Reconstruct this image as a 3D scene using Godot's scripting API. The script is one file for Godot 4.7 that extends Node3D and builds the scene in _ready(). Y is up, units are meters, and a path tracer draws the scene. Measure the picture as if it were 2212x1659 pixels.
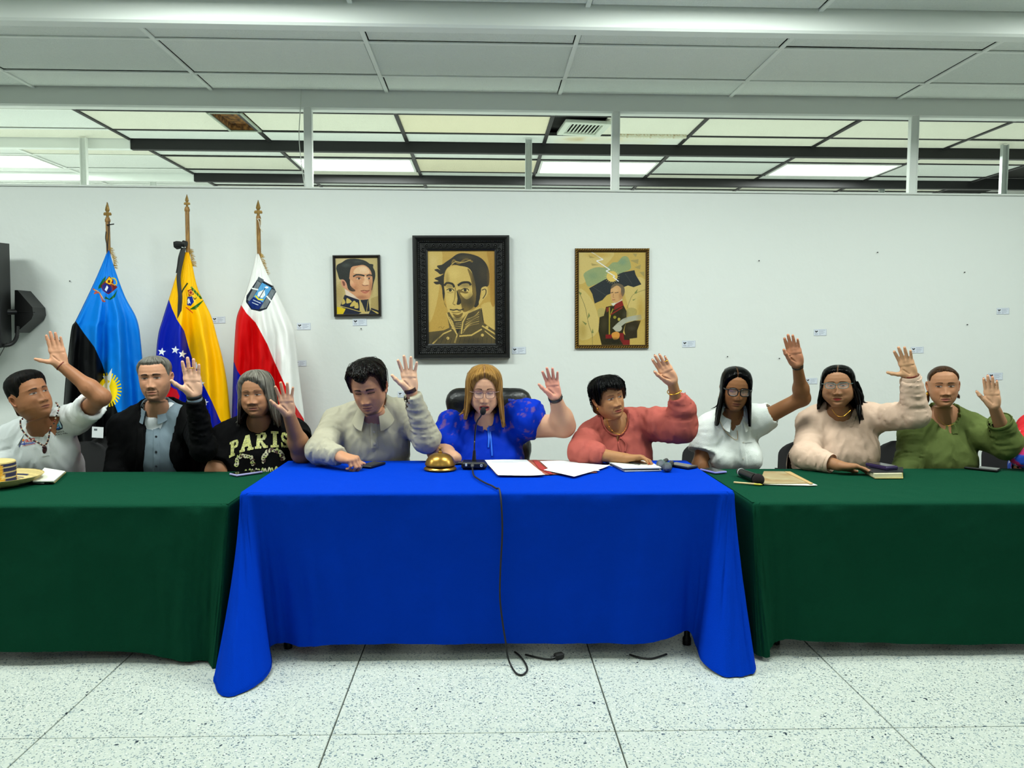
extends Node3D
const HC := 1.46
const FOCAL := 1775.0
var cam_basis := Basis()
var taken := {}
var mats := {}
var holders := []
# ---------------------------------------------------------------- mesh builder
class MB:
	var v := PackedVector3Array()
	var n := PackedVector3Array()
	var u := PackedVector2Array()
	var c := PackedColorArray()
	var ix := PackedInt32Array()
	var col := Color.WHITE
	func vert(p: Vector3, nn: Vector3, uv := Vector2.ZERO, cc := Color(-1, 0, 0)) -> int:
		v.append(p)
		n.append(nn)
		u.append(uv)
		c.append(col if cc.r < 0.0 else cc)
		return v.size() - 1
	func tri_i(a: int, b: int, d: int) -> void:
		ix.append(a)
		ix.append(d)
		ix.append(b)
	func poly(pts: Array, uvs: Array = []) -> void:
		var nn: Vector3 = (pts[1] - pts[0]).cross(pts[2] - pts[0]).normalized()
		var at := v.size()
		for i in pts.size():
			vert(pts[i], nn, uvs[i] if uvs.size() > i else Vector2(pts[i].x, pts[i].y))
		for i in range(1, pts.size() - 1):
			tri_i(at, at + i, at + i + 1)
	func quad(a: Vector3, b: Vector3, d: Vector3, e: Vector3, uvs: Array = []) -> void:
		poly([a, b, d, e], uvs)
	func box(p: Vector3, size: Vector3, bev := 0.0, bs := Basis()) -> void:
		var s := size * 0.5
		var b: float = minf(bev, minf(s.x, minf(s.y, s.z)) * 0.9)
		if b <= 0.0:
			for ax in 3:
				for sg in [-1.0, 1.0]:
					_face(p, s, 0.0, ax, sg, bs)
			return
		for ax in 3:
			for sg in [-1.0, 1.0]:
				_face(p, s, b, ax, sg, bs)
		for ax in 3:
			var a1 := (ax + 1) % 3
			var a2 := (ax + 2) % 3
			for s1 in [-1.0, 1.0]:
				for s2 in [-1.0, 1.0]:
					var q := []
					for k in 4:
						var w := Vector3()
						w[ax] = (s[ax] - b) * (1.0 if k == 1 or k == 2 else -1.0)
						if k < 2:
							w[a1] = s[a1] * s1
							w[a2] = (s[a2] - b) * s2
						else:
							w[a1] = (s[a1] - b) * s1
							w[a2] = s[a2] * s2
						q.append(p + bs * w)
					if s1 * s2 < 0.0:
						q.reverse()
					quad(q[0], q[1], q[2], q[3])
		for sx in [-1.0, 1.0]:
			for sy in [-1.0, 1.0]:
				for sz in [-1.0, 1.0]:
					var sg := Vector3(sx, sy, sz)
					var q := []
					for k in 3:
						var w := (s - Vector3(b, b, b)) * sg
						w[k] = s[k] * sg[k]
						q.append(p + bs * w)
					if sx * sy * sz < 0.0:
						q.reverse()
					poly(q)
	func _face(p: Vector3, s: Vector3, b: float, ax: int, sg: float, bs: Basis) -> void:
		var a1 := (ax + 1) % 3
		var a2 := (ax + 2) % 3
		var q := []
		var uvs := []
		for k in 4:
			var w := Vector3()
			w[ax] = s[ax] * sg
			var i1 := 1.0 if k == 1 or k == 2 else -1.0
			var i2 := 1.0 if k >= 2 else -1.0
			w[a1] = (s[a1] - b) * i1
			w[a2] = (s[a2] - b) * i2
			q.append(p + bs * w)
			uvs.append(Vector2(i1 * 0.5 + 0.5, i2 * 0.5 + 0.5))
		if sg < 0.0:
			q.reverse()
			uvs.reverse()
		quad(q[0], q[1], q[2], q[3], uvs)
	func grid(pts: PackedVector3Array, nu: int, nv: int, cols := PackedColorArray(), closed := false, uvs := PackedVector2Array(), flip := false) -> void:
		var at := v.size()
		for j in nv:
			for i in nu:
				var i0 := i - 1
				var i1 := i + 1
				if closed:
					i0 = (i - 1 + nu) % nu
					i1 = (i + 1) % nu
				else:
					i0 = maxi(i0, 0)
					i1 = mini(i1, nu - 1)
				var j0 := maxi(j - 1, 0)
				var j1 := mini(j + 1, nv - 1)
				var du := pts[j * nu + i1] - pts[j * nu + i0]
				var dv := pts[j1 * nu + i] - pts[j0 * nu + i]
				var nn := du.cross(dv)
				if nn.length_squared() < 1e-16:
					nn = Vector3.UP
				nn = nn.normalized()
				if flip:
					nn = -nn
				v.append(pts[j * nu + i])
				n.append(nn)
				u.append(uvs[j * nu + i] if uvs.size() > 0 else Vector2(float(i) / maxf(1, nu - 1), float(j) / maxf(1, nv - 1)))
				c.append(cols[j * nu + i] if cols.size() > 0 else col)
		var mu := nu if closed else nu - 1
		for j in nv - 1:
			for i in mu:
				var a := at + j * nu + i
				var b := at + j * nu + (i + 1) % nu
				var d := a + nu
				var e := b + nu
				if flip:
					ix.append_array([a, b, d, b, e, d])
				else:
					ix.append_array([a, d, b, b, d, e])
	func tube(path: Array, radii: Variant, sides := 8, caps := true, squash := Vector3.ZERO) -> void:
		var m := path.size()
		var pts := PackedVector3Array()
		var up := Vector3.UP
		var t0: Vector3 = (path[1] - path[0]).normalized()
		if absf(t0.dot(up)) > 0.9:
			up = Vector3.RIGHT
		var side := t0.cross(up).normalized()
		for j in m:
			var t: Vector3 = (path[mini(j + 1, m - 1)] - path[maxi(j - 1, 0)]).normalized()
			side = (side - t * side.dot(t)).normalized()
			var b := t.cross(side)
			var r: float = radii[j] if radii is Array or radii is PackedFloat32Array else radii
			for i in sides:
				var a := TAU * i / sides
				var w := side * cos(a) * r + b * sin(a) * r
				if squash != Vector3.ZERO:
					w -= squash * w.dot(squash)
				pts.append(path[j] + w)
		grid(pts, sides, m, PackedColorArray(), true, PackedVector2Array(), true)
		if caps:
			for e in 2:
				var j: int = 0 if e == 0 else m - 1
				var t: Vector3 = (path[0] - path[1]).normalized() if e == 0 else (path[m - 1] - path[m - 2]).normalized()
				var ctr := vert(path[j], t)
				var ring := v.size()
				for i in sides:
					vert(pts[j * sides + i], t)
				for i in sides:
					if e == 1:
						tri_i(ctr, ring + i, ring + (i + 1) % sides)
					else:
						tri_i(ctr, ring + (i + 1) % sides, ring + i)
	func lathe(prof: Array, tf := Transform3D(), sides := 24) -> void:
		var pts := PackedVector3Array()
		for q in prof:
			for i in sides:
				var a := TAU * i / sides
				pts.append(tf * Vector3(q.x * cos(a), q.y, q.x * sin(a)))
		grid(pts, sides, prof.size(), PackedColorArray(), true, PackedVector2Array(), true)
	func ball(p: Vector3, r: Vector3, bs := Basis(), nu := 16, nv := 10) -> void:
		var pts := PackedVector3Array()
		for j in nv + 1:
			var f := PI * j / nv
			for i in nu:
				var a := TAU * i / nu
				pts.append(p + bs * Vector3(r.x * sin(f) * cos(a), -r.y * cos(f), r.z * sin(f) * sin(a)))
		grid(pts, nu, nv + 1, PackedColorArray(), true, PackedVector2Array(), true)
	func append(o: MB, tf := Transform3D()) -> void:
		var at := v.size()
		for i in o.v.size():
			v.append(tf * o.v[i])
			n.append((tf.basis * o.n[i]).normalized())
		u.append_array(o.u)
		c.append_array(o.c)
		for i in o.ix.size():
			ix.append(o.ix[i] + at)
	func smooth_normals(from := 0) -> void:
		for i in range(from, v.size()):
			n[i] = Vector3.ZERO
		for k in range(0, ix.size(), 3):
			var a := ix[k]
			if a < from:
				continue
			var b := ix[k + 1]
			var d := ix[k + 2]
			var f := (v[d] - v[a]).cross(v[b] - v[a])
			n[a] += f
			n[b] += f
			n[d] += f
		for i in range(from, v.size()):
			n[i] = n[i].normalized() if n[i].length_squared() > 1e-20 else Vector3.UP
	func mesh() -> ArrayMesh:
		var a := []
		a.resize(Mesh.ARRAY_MAX)
		a[Mesh.ARRAY_VERTEX] = v
		a[Mesh.ARRAY_NORMAL] = n
		a[Mesh.ARRAY_TEX_UV] = u
		a[Mesh.ARRAY_COLOR] = c
		a[Mesh.ARRAY_INDEX] = ix
		var m := ArrayMesh.new()
		m.add_surface_from_arrays(Mesh.PRIMITIVE_TRIANGLES, a)
		return m
# ---------------------------------------------------------------- distance field, meshed with surface nets
class Field:
	var o: Vector3
	var h: float
	var nx: int
	var ny: int
	var nz: int
	var f := PackedFloat32Array()
	func _init(lo: Vector3, hi: Vector3, cell: float) -> void:
		o = lo
		h = cell
		nx = int(ceil((hi.x - lo.x) / cell)) + 1
		ny = int(ceil((hi.y - lo.y) / cell)) + 1
		nz = int(ceil((hi.z - lo.z) / cell)) + 1
		f.resize(nx * ny * nz)
		f.fill(1.0)
	func _span(lo: Vector3, hi: Vector3) -> Array:
		var a := ((lo - o) / h).floor()
		var b := ((hi - o) / h).ceil()
		return [maxi(0, int(a.x)), maxi(0, int(a.y)), maxi(0, int(a.z)), mini(nx - 1, int(b.x)), mini(ny - 1, int(b.y)), mini(nz - 1, int(b.z))]
	func bone(a: Vector3, b: Vector3, ra: float, rb: float, k := 0.03, sq := Vector3.ONE, flat := false) -> void:
		var reach := maxf(ra, rb) / minf(1.0, minf(sq.x, minf(sq.y, sq.z))) + k + 3.0 * h
		var g := Vector3.ONE * reach
		var s := _span(Vector3(minf(a.x, b.x), minf(a.y, b.y), minf(a.z, b.z)) - g, Vector3(maxf(a.x, b.x), maxf(a.y, b.y), maxf(a.z, b.z)) + g)
		var ba := (b - a) * sq
		var dd := maxf(ba.length_squared(), 1e-9)
		var dir := ba.normalized()
		var bl := ba.length()
		var s0: int = s[0]
		var s3: int = s[3]
		for kz in range(s[2], s[5] + 1):
			for ky in range(s[1], s[4] + 1):
				var row := (kz * ny + ky) * nx
				var p := Vector3((o.x + s0 * h - a.x) * sq.x, (o.y + ky * h - a.y) * sq.y, (o.z + kz * h - a.z) * sq.z)
				var stp := h * sq.x
				for kx in range(s0, s3 + 1):
					var t := clampf(p.dot(ba) / dd, 0.0, 1.0)
					var d := (p - ba * t).length() - ra - (rb - ra) * t
					if flat:
						d = maxf(d, p.dot(dir) - bl)
					p.x += stp
					var w := f[row + kx]
					var e := k - absf(w - d)
					if e > 0.0:
						f[row + kx] = minf(w, d) - e * e * 0.25 / k
					elif d < w:
						f[row + kx] = d
	func ell(ctr: Vector3, r: Vector3, k := 0.03, bs := Basis()) -> void:
		var reach := maxf(r.x, maxf(r.y, r.z)) + k + 3.0 * h
		var g := Vector3.ONE * reach
		var s := _span(ctr - g, ctr + g)
		var inv := bs.inverse()
		for kz in range(s[2], s[5] + 1):
			for ky in range(s[1], s[4] + 1):
				var row := (kz * ny + ky) * nx
				for kx in range(s[0], s[3] + 1):
					var p := inv * (Vector3(o.x + kx * h, o.y + ky * h, o.z + kz * h) - ctr)
					var q := p / r
					var k0 := q.length()
					var k1 := (q / r).length()
					var d := (k0 * (k0 - 1.0) / k1) if k1 > 1e-6 else -minf(r.x, r.y)
					var w := f[row + kx]
					var e := k - absf(w - d)
					if e > 0.0:
						f[row + kx] = minf(w, d) - e * e * 0.25 / k
					elif d < w:
						f[row + kx] = d
	func cut(p: Vector3, nn: Vector3, reach := 9.0) -> void:
		var g := Vector3.ONE * reach
		var s := _span(p - g, p + g)
		for kz in range(s[2], s[5] + 1):
			for ky in range(s[1], s[4] + 1):
				var row := (kz * ny + ky) * nx
				for kx in range(s[0], s[3] + 1):
					var q := Vector3(o.x + kx * h, o.y + ky * h, o.z + kz * h) - p
					if reach > 5.0 or q.length_squared() < reach * reach:
						f[row + kx] = maxf(f[row + kx], q.dot(nn))
	func carve(a: Vector3, b: Vector3, ra: float, rb: float, sq := Vector3.ONE) -> void:
		var g := Vector3.ONE * (maxf(ra, rb) / minf(1.0, minf(sq.x, minf(sq.y, sq.z))) + 3.0 * h)
		var s := _span(Vector3(minf(a.x, b.x), minf(a.y, b.y), minf(a.z, b.z)) - g, Vector3(maxf(a.x, b.x), maxf(a.y, b.y), maxf(a.z, b.z)) + g)
		var ba := (b - a) * sq
		var dd := maxf(ba.length_squared(), 1e-9)
		for kz in range(s[2], s[5] + 1):
			for ky in range(s[1], s[4] + 1):
				var row := (kz * ny + ky) * nx
				for kx in range(s[0], s[3] + 1):
					var p := (Vector3(o.x + kx * h, o.y + ky * h, o.z + kz * h) - a) * sq
					var t := clampf(p.dot(ba) / dd, 0.0, 1.0)
					f[row + kx] = maxf(f[row + kx], lerpf(ra, rb, t) - (p - ba * t).length())
	func carve_prism(pts: Array, z: float) -> void:
		var lo := Vector3(99, 99, z)
		var hi := Vector3(-99, -99, 99)
		var area := 0.0
		for i in pts.size():
			var p: Vector2 = pts[i]
			var q: Vector2 = pts[(i + 1) % pts.size()]
			area += p.x * q.y - q.x * p.y
			lo.x = minf(lo.x, p.x)
			lo.y = minf(lo.y, p.y)
			hi.x = maxf(hi.x, p.x)
			hi.y = maxf(hi.y, p.y)
		hi.z = o.z + nz * h
		var sg := 1.0 if area > 0.0 else -1.0
		var g := Vector3.ONE * 3.0 * h
		var s := _span(lo - g, hi + g)
		for ky in range(s[1], s[4] + 1):
			for kx in range(s[0], s[3] + 1):
				var w := Vector2(o.x + kx * h, o.y + ky * h)
				var d := -99.0
				for i in pts.size():
					var p: Vector2 = pts[i]
					var e: Vector2 = (pts[(i + 1) % pts.size()] - p).normalized()
					d = maxf(d, sg * (e.y * (w.x - p.x) - e.x * (w.y - p.y)))
				for kz in range(s[2], s[5] + 1):
					var dd := maxf(d, z - (o.z + kz * h))
					var at := (kz * ny + ky) * nx + kx
					f[at] = maxf(f[at], -dd)
	func roughen(disp: Callable) -> void:
		var lim := 3.0 * h
		for kz in nz:
			for ky in ny:
				var row := (kz * ny + ky) * nx
				var nxt := 0
				while nxt < nx:
					var kx := nxt
					nxt += 1
					var w := f[row + kx]
					if w >= lim or w <= -lim:
						nxt = kx + maxi(1, mini(3 if w > 0.9 else 40, int((absf(w) - lim) / (h * 1.4))))
					else:
						f[row + kx] = w - disp.call(Vector3(o.x + kx * h, o.y + ky * h, o.z + kz * h))
	func value(p: Vector3) -> float:
		var q := (p - o) / h
		var i := clampi(int(q.x), 0, nx - 2)
		var j := clampi(int(q.y), 0, ny - 2)
		var k := clampi(int(q.z), 0, nz - 2)
		var x := q.x - i
		var y := q.y - j
		var z := q.z - k
		var a := (k * ny + j) * nx + i
		var b := a + nx
		var d := a + nx * ny
		var e := d + nx
		return lerpf(lerpf(lerpf(f[a], f[a + 1], x), lerpf(f[b], f[b + 1], x), y), lerpf(lerpf(f[d], f[d + 1], x), lerpf(f[e], f[e + 1], x), y), z)
	func front(x: float, y: float, from := 99.0) -> float:
		var z := minf(o.z + (nz - 1.01) * h, from)
		var last := value(Vector3(x, y, z))
		while z > o.z:
			var z2 := z - h * 0.5
			var w := value(Vector3(x, y, z2))
			if w <= 0.0:
				return lerpf(z, z2, clampf(last / maxf(last - w, 1e-6), 0.0, 1.0))
			last = w
			z = z2
		return o.z
	func net(m: MB, colour: Variant = null) -> void:
		var at := m.v.size()
		var ids := {}
		var lim := 3.3 * h
		var sx := 1
		var sy := nx
		var sz := nx * ny
		for k in nz - 1:
			for j in ny - 1:
				var row := (k * ny + j) * nx
				var nxt := 0
				while nxt < nx - 1:
					var i := nxt
					nxt += 1
					var q := row + i
					var w0 := f[q]
					if w0 > lim or w0 < -lim:
						nxt = i + maxi(1, mini(3 if w0 > 0.9 else 40, int((absf(w0) - lim) / (h * 1.4))))
						continue
					var w1 := f[q + 1]
					var w2 := f[q + sy]
					var w3 := f[q + sy + 1]
					var w4 := f[q + sz]
					var w5 := f[q + sz + 1]
					var w6 := f[q + sz + sy]
					var w7 := f[q + sz + sy + 1]
					var cnt := int(w0 < 0) + int(w1 < 0) + int(w2 < 0) + int(w3 < 0) + int(w4 < 0) + int(w5 < 0) + int(w6 < 0) + int(w7 < 0)
					if cnt == 0 or cnt == 8:
						continue
					var sum := Vector3.ZERO
					var m_ := 0
					if (w0 < 0) != (w1 < 0):
						sum += Vector3(w0 / (w0 - w1), 0, 0)
						m_ += 1
					if (w2 < 0) != (w3 < 0):
						sum += Vector3(w2 / (w2 - w3), 1, 0)
						m_ += 1
					if (w4 < 0) != (w5 < 0):
						sum += Vector3(w4 / (w4 - w5), 0, 1)
						m_ += 1
					if (w6 < 0) != (w7 < 0):
						sum += Vector3(w6 / (w6 - w7), 1, 1)
						m_ += 1
					if (w0 < 0) != (w2 < 0):
						sum += Vector3(0, w0 / (w0 - w2), 0)
						m_ += 1
					if (w1 < 0) != (w3 < 0):
						sum += Vector3(1, w1 / (w1 - w3), 0)
						m_ += 1
					if (w4 < 0) != (w6 < 0):
						sum += Vector3(0, w4 / (w4 - w6), 1)
						m_ += 1
					if (w5 < 0) != (w7 < 0):
						sum += Vector3(1, w5 / (w5 - w7), 1)
						m_ += 1
					if (w0 < 0) != (w4 < 0):
						sum += Vector3(0, 0, w0 / (w0 - w4))
						m_ += 1
					if (w1 < 0) != (w5 < 0):
						sum += Vector3(1, 0, w1 / (w1 - w5))
						m_ += 1
					if (w2 < 0) != (w6 < 0):
						sum += Vector3(0, 1, w2 / (w2 - w6))
						m_ += 1
					if (w3 < 0) != (w7 < 0):
						sum += Vector3(1, 1, w3 / (w3 - w7))
						m_ += 1
					var p := o + (Vector3(i, j, k) + sum / m_) * h
					ids[q] = m.v.size()
					m.v.append(p)
					m.n.append(Vector3.UP)
					m.u.append(Vector2(p.x, p.y))
					m.c.append(m.col)
		for q: int in ids:
			var a: int = ids[q]
			var s0 := f[q] < 0
			if s0 != (f[q + 1] < 0) and ids.has(q - sy) and ids.has(q - sz) and ids.has(q - sy - sz):
				_quad(m, a, ids[q - sy], ids[q - sy - sz], ids[q - sz], s0)
			if s0 != (f[q + sy] < 0) and ids.has(q - sx) and ids.has(q - sz) and ids.has(q - sx - sz):
				_quad(m, a, ids[q - sz], ids[q - sx - sz], ids[q - sx], s0)
			if s0 != (f[q + sz] < 0) and ids.has(q - sx) and ids.has(q - sy) and ids.has(q - sx - sy):
				_quad(m, a, ids[q - sx], ids[q - sx - sy], ids[q - sy], s0)
		m.smooth_normals(at)
		if colour != null:
			for i in range(at, m.v.size()):
				m.c[i] = colour.call(m.v[i], m.n[i])
	func _quad(m: MB, a: int, b: int, d: int, e: int, s0: bool) -> void:
		if s0:
			m.ix.append_array([a, d, b, a, e, d])
		else:
			m.ix.append_array([a, b, d, a, d, e])
# ---------------------------------------------------------------- scene helpers
func numbered(called: String) -> String:
	if not taken.has(called):
		taken[called] = 0
		return called
	taken[called] += 1
	return "%s_%03d" % [called, taken[called]]
func thing(called: String, label: String, category: String, at := Vector3.ZERO, turn := 0.0, group := "") -> Node3D:
	var r := Node3D.new()
	r.name = numbered(called)
	add_child(r)
	r.position = at
	r.rotation.y = turn
	tag(r, label, category, group)
	return r
func tag(r: Node, label: String, category: String, group := "", kind := "") -> void:
	r.set_meta("label", label)
	r.set_meta("category", category)
	if group:
		r.set_meta("group", group)
	if kind:
		r.set_meta("kind", kind)
func obj(called: String, m: Variant, mat_: Material, parent: Node = null, at := Vector3.ZERO) -> MeshInstance3D:
	var r := MeshInstance3D.new()
	r.mesh = m.mesh() if m is MB else m
	r.material_override = mat_
	r.position = at
	r.cast_shadow = GeometryInstance3D.SHADOW_CASTING_SETTING_ON
	if parent == null:
		r.name = numbered(called)
		add_child(r)
	else:
		r.name = called
		parent.add_child(r, true)
		if parent in holders:
			r.position = at - parent.position
	return r
func struct_(called: String, m: Variant, mat_: Material, label: String, category: String) -> MeshInstance3D:
	var r := obj(called, m, mat_)
	tag(r, label, category, "", "structure")
	return r
func dup(r: Node3D, at: Vector3, turn: float, label: String) -> Node3D:
	var d: Node3D = r.duplicate()
	d.name = numbered(str(r.name).rstrip("0123456789").rstrip("_"))
	add_child(d)
	d.position = at
	d.rotation.y = turn
	d.set_meta("label", label)
	return d
func at(px: float, py: float, d: float) -> Vector3:
	var r := cam_basis * Vector3((px - 1106.0) / FOCAL, (829.5 - py) / FOCAL, -1.0)
	return Vector3(0, HC, 0) + r * (-d / r.z)
func aty(px: float, py: float, y: float) -> Vector3:
	var r := cam_basis * Vector3((px - 1106.0) / FOCAL, (829.5 - py) / FOCAL, -1.0)
	return Vector3(0, HC, 0) + r * ((y - HC) / r.y)
func lin(c: Color) -> Color:
	return c.srgb_to_linear()
func noise_tex(freq: float, size: int, ramp: Array, kind := FastNoiseLite.TYPE_SIMPLEX_SMOOTH, normal := false, seed_ := 1, octaves := 3, bump := 4.0) -> NoiseTexture2D:
	var nz := FastNoiseLite.new()
	nz.noise_type = kind
	nz.frequency = freq
	nz.seed = seed_
	nz.fractal_octaves = octaves
	var t := NoiseTexture2D.new()
	t.width = size
	t.height = size
	t.seamless = true
	t.noise = nz
	if normal:
		t.as_normal_map = true
		t.bump_strength = bump
	elif ramp.size():
		var g := Gradient.new()
		g.offsets = PackedFloat32Array(range(ramp.size()).map(func(i): return float(i) / (ramp.size() - 1)))
		g.colors = PackedColorArray(ramp)
		t.color_ramp = g
	return t
func mat(key: String, colour: Color, rough := 0.6, metal := 0.0, extra := {}) -> StandardMaterial3D:
	if mats.has(key):
		return mats[key]
	var m := StandardMaterial3D.new()
	m.resource_name = key
	m.albedo_color = colour
	m.roughness = rough
	m.metallic = metal
	m.cull_mode = BaseMaterial3D.CULL_DISABLED
	for k in extra:
		m.set(k, extra[k])
	mats[key] = m
	return m
func vmat(key: String, rough := 0.6, metal := 0.0, extra := {}) -> StandardMaterial3D:
	var m := mat(key, Color.WHITE, rough, metal, extra)
	m.vertex_color_use_as_albedo = true
	return m
func sstep(a: float, b: float, x: float) -> float:
	var t := clampf((x - a) / (b - a), 0.0, 1.0)
	return t * t * (3.0 - 2.0 * t)
func gauss(x: float, s: float) -> float:
	var q := x / s
	return exp(-q * q) if absf(q) < 3.0 else 0.0
func tab(pts: Array, x: float) -> float:
	if x <= pts[0][0]:
		return pts[0][1]
	for i in range(1, pts.size()):
		if x <= pts[i][0]:
			var t: float = (x - pts[i - 1][0]) / (pts[i][0] - pts[i - 1][0])
			return lerpf(pts[i - 1][1], pts[i][1], t)
	return pts[pts.size() - 1][1]
func crom(pts: Array, per: int, closed := false) -> Array:
	var r := []
	var m := pts.size()
	for i in (m if closed else m - 1):
		var p0: Variant = pts[(i - 1 + m) % m] if closed else pts[maxi(i - 1, 0)]
		var p1: Variant = pts[i]
		var p2: Variant = pts[(i + 1) % m]
		var p3: Variant = pts[(i + 2) % m] if closed else pts[mini(i + 2, m - 1)]
		for k in per:
			var t := float(k) / per
			r.append(((p1 * 2.0) + (p2 - p0) * t + (p0 * 2.0 - p1 * 5.0 + p2 * 4.0 - p3) * t * t + (p1 * 3.0 - p0 - p2 * 3.0 + p3) * t * t * t) * 0.5)
	if not closed:
		r.append(pts[m - 1])
	return r
# ---------------------------------------------------------------- flat print: polygons painted into an image
class Paint:
	var im: Image
	var w: int
	var h: int
	var sc := Vector2.ONE
	var of := Vector2.ZERO
	func _init(w_: int, h_: int, bg: Color, sc_ := Vector2.ONE) -> void:
		w = w_
		h = h_
		sc = sc_
		im = Image.create_empty(w, h, false, Image.FORMAT_RGBA8)
		im.fill(bg)
	func poly(pts: Array, col: Color) -> void:
		var m := pts.size()
		var y0 := 1e9
		var y1 := -1e9
		for p: Vector2 in pts:
			y0 = minf(y0, (p.y + of.y) * sc.y)
			y1 = maxf(y1, (p.y + of.y) * sc.y)
		for y in range(maxi(0, int(floor(y0))), mini(h - 1, int(ceil(y1))) + 1):
			var yy := y + 0.5
			var xs := PackedFloat32Array()
			for i in m:
				var a: Vector2 = (pts[i] + of) * sc
				var b: Vector2 = (pts[(i + 1) % m] + of) * sc
				if (a.y <= yy) != (b.y <= yy):
					xs.append(a.x + (b.x - a.x) * (yy - a.y) / (b.y - a.y))
			xs.sort()
			for k in range(0, xs.size() - 1, 2):
				var xa := maxi(0, int(round(xs[k])))
				var xb := mini(w, int(round(xs[k + 1])))
				if xb > xa:
					if col.a >= 1.0:
						im.fill_rect(Rect2i(xa, y, xb - xa, 1), col)
					else:
						for x in range(xa, xb):
							im.set_pixel(x, y, im.get_pixel(x, y).lerp(Color(col.r, col.g, col.b, 1), col.a))
	func rect(x: float, y: float, ww: float, hh: float, col: Color) -> void:
		poly([Vector2(x, y), Vector2(x + ww, y), Vector2(x + ww, y + hh), Vector2(x, y + hh)], col)
	func disc(p: Vector2, rx: float, ry: float, col: Color, turn := 0.0) -> void:
		var q := []
		for i in 28:
			var a := TAU * i / 28
			q.append(p + Vector2(rx * cos(a), ry * sin(a)).rotated(turn))
		poly(q, col)
	func line(pts: Array, wd: float, col: Color) -> void:
		for i in pts.size() - 1:
			var a: Vector2 = pts[i]
			var b: Vector2 = pts[i + 1]
			var t := (b - a).normalized()
			var nn := Vector2(-t.y, t.x) * wd * 0.5
			a -= t * wd * 0.25
			b += t * wd * 0.25
			poly([a + nn, b + nn, b - nn, a - nn], col)
	func star(p: Vector2, r: float, col: Color, turn := 0.0) -> void:
		var q := []
		for i in 10:
			var a := turn - PI / 2 + TAU * i / 10
			q.append(p + Vector2(cos(a), sin(a)) * (r if i % 2 == 0 else r * 0.42))
		poly(q, col)
	func soft(p: Vector2, rx: float, ry: float, col: Color, a: float) -> void:
		var c := (p + of) * sc
		var x := rx * sc.x
		var y := ry * sc.y
		for yy in range(maxi(0, int(c.y - y)), mini(h, int(c.y + y) + 1)):
			for xx in range(maxi(0, int(c.x - x)), mini(w, int(c.x + x) + 1)):
				var q := pow((xx - c.x) / x, 2.0) + pow((yy - c.y) / y, 2.0)
				if q < 1.0:
					im.set_pixel(xx, yy, im.get_pixel(xx, yy).lerp(col, a * (1.0 - q) * (1.0 - q)))
	func smooth(f: float) -> void:
		im.resize(int(w * f), int(h * f), Image.INTERPOLATE_BILINEAR)
		im.resize(w, h, Image.INTERPOLATE_CUBIC)
	func speckle(amount: float, cell: int, seed_: int) -> void:
		var rg := RandomNumberGenerator.new()
		rg.seed = seed_
		for y in range(0, h, cell):
			for x in range(0, w, cell):
				var d := rg.randf_range(-amount, amount)
				for yy in range(y, mini(h, y + cell)):
					for xx in range(x, mini(w, x + cell)):
						var c := im.get_pixel(xx, yy)
						im.set_pixel(xx, yy, Color(clampf(c.r + d, 0, 1), clampf(c.g + d, 0, 1), clampf(c.b + d, 0, 1), c.a))
	func tex() -> ImageTexture:
		return ImageTexture.create_from_image(im)
const STROKES := {
	"A": [[0, 1, .5, 0, 1, 1], [.2, .65, .8, .65]], "B": [[0, 1, 0, 0, .7, 0, .9, .15, .9, .35, .7, .48, 0, .48], [.7, .48, 1, .65, 1, .85, .7, 1, 0, 1]], "C": [[1, .15, .7, 0, .3, 0, 0, .25, 0, .75, .3, 1, .7, 1, 1, .85]],
	"D": [[0, 0, 0, 1, .6, 1, 1, .7, 1, .3, .6, 0, 0, 0]], "E": [[1, 0, 0, 0, 0, 1, 1, 1], [0, .5, .8, .5]], "G": [[1, .15, .7, 0, .3, 0, 0, .25, 0, .75, .3, 1, .7, 1, 1, .85, 1, .55, .6, .55]],
	"H": [[0, 0, 0, 1], [1, 0, 1, 1], [0, .5, 1, .5]], "I": [[.5, 0, .5, 1]], "J": [[.8, 0, .8, .8, .5, 1, .2, .85]], "L": [[0, 0, 0, 1, 1, 1]], "M": [[0, 1, 0, 0, .5, .6, 1, 0, 1, 1]],
	"N": [[0, 1, 0, 0, 1, 1, 1, 0]], "O": [[.3, 0, .7, 0, 1, .25, 1, .75, .7, 1, .3, 1, 0, .75, 0, .25, .3, 0]], "P": [[0, 1, 0, 0, .7, 0, 1, .15, 1, .38, .7, .52, 0, .52]],
	"R": [[0, 1, 0, 0, .7, 0, 1, .15, 1, .38, .7, .52, 0, .52], [.5, .52, 1, 1]], "S": [[1, .12, .7, 0, .3, 0, 0, .15, 0, .36, .3, .48, .7, .52, 1, .66, 1, .86, .7, 1, .3, 1, 0, .88]],
	"T": [[0, 0, 1, 0], [.5, 0, .5, 1]], "U": [[0, 0, 0, .75, .3, 1, .7, 1, 1, .75, 1, 0]], "V": [[0, 0, .5, 1, 1, 0]], "Z": [[0, 0, 1, 0, 0, 1, 1, 1]],
}
func letters(p: Paint, text: String, x: float, y: float, w: float, h: float, gap: float, wd: float, col: Color) -> void:
	for ch in text:
		if STROKES.has(ch):
			for s: Array in STROKES[ch]:
				var q := []
				for i in range(0, s.size(), 2):
					q.append(Vector2(x + s[i] * w, y + s[i + 1] * h))
				p.line(q, wd, col)
		x += w + gap
func pv(a: Array) -> Array:
	var q := []
	for i in range(0, a.size(), 2):
		q.append(Vector2(a[i], a[i + 1]))
	return q
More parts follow.
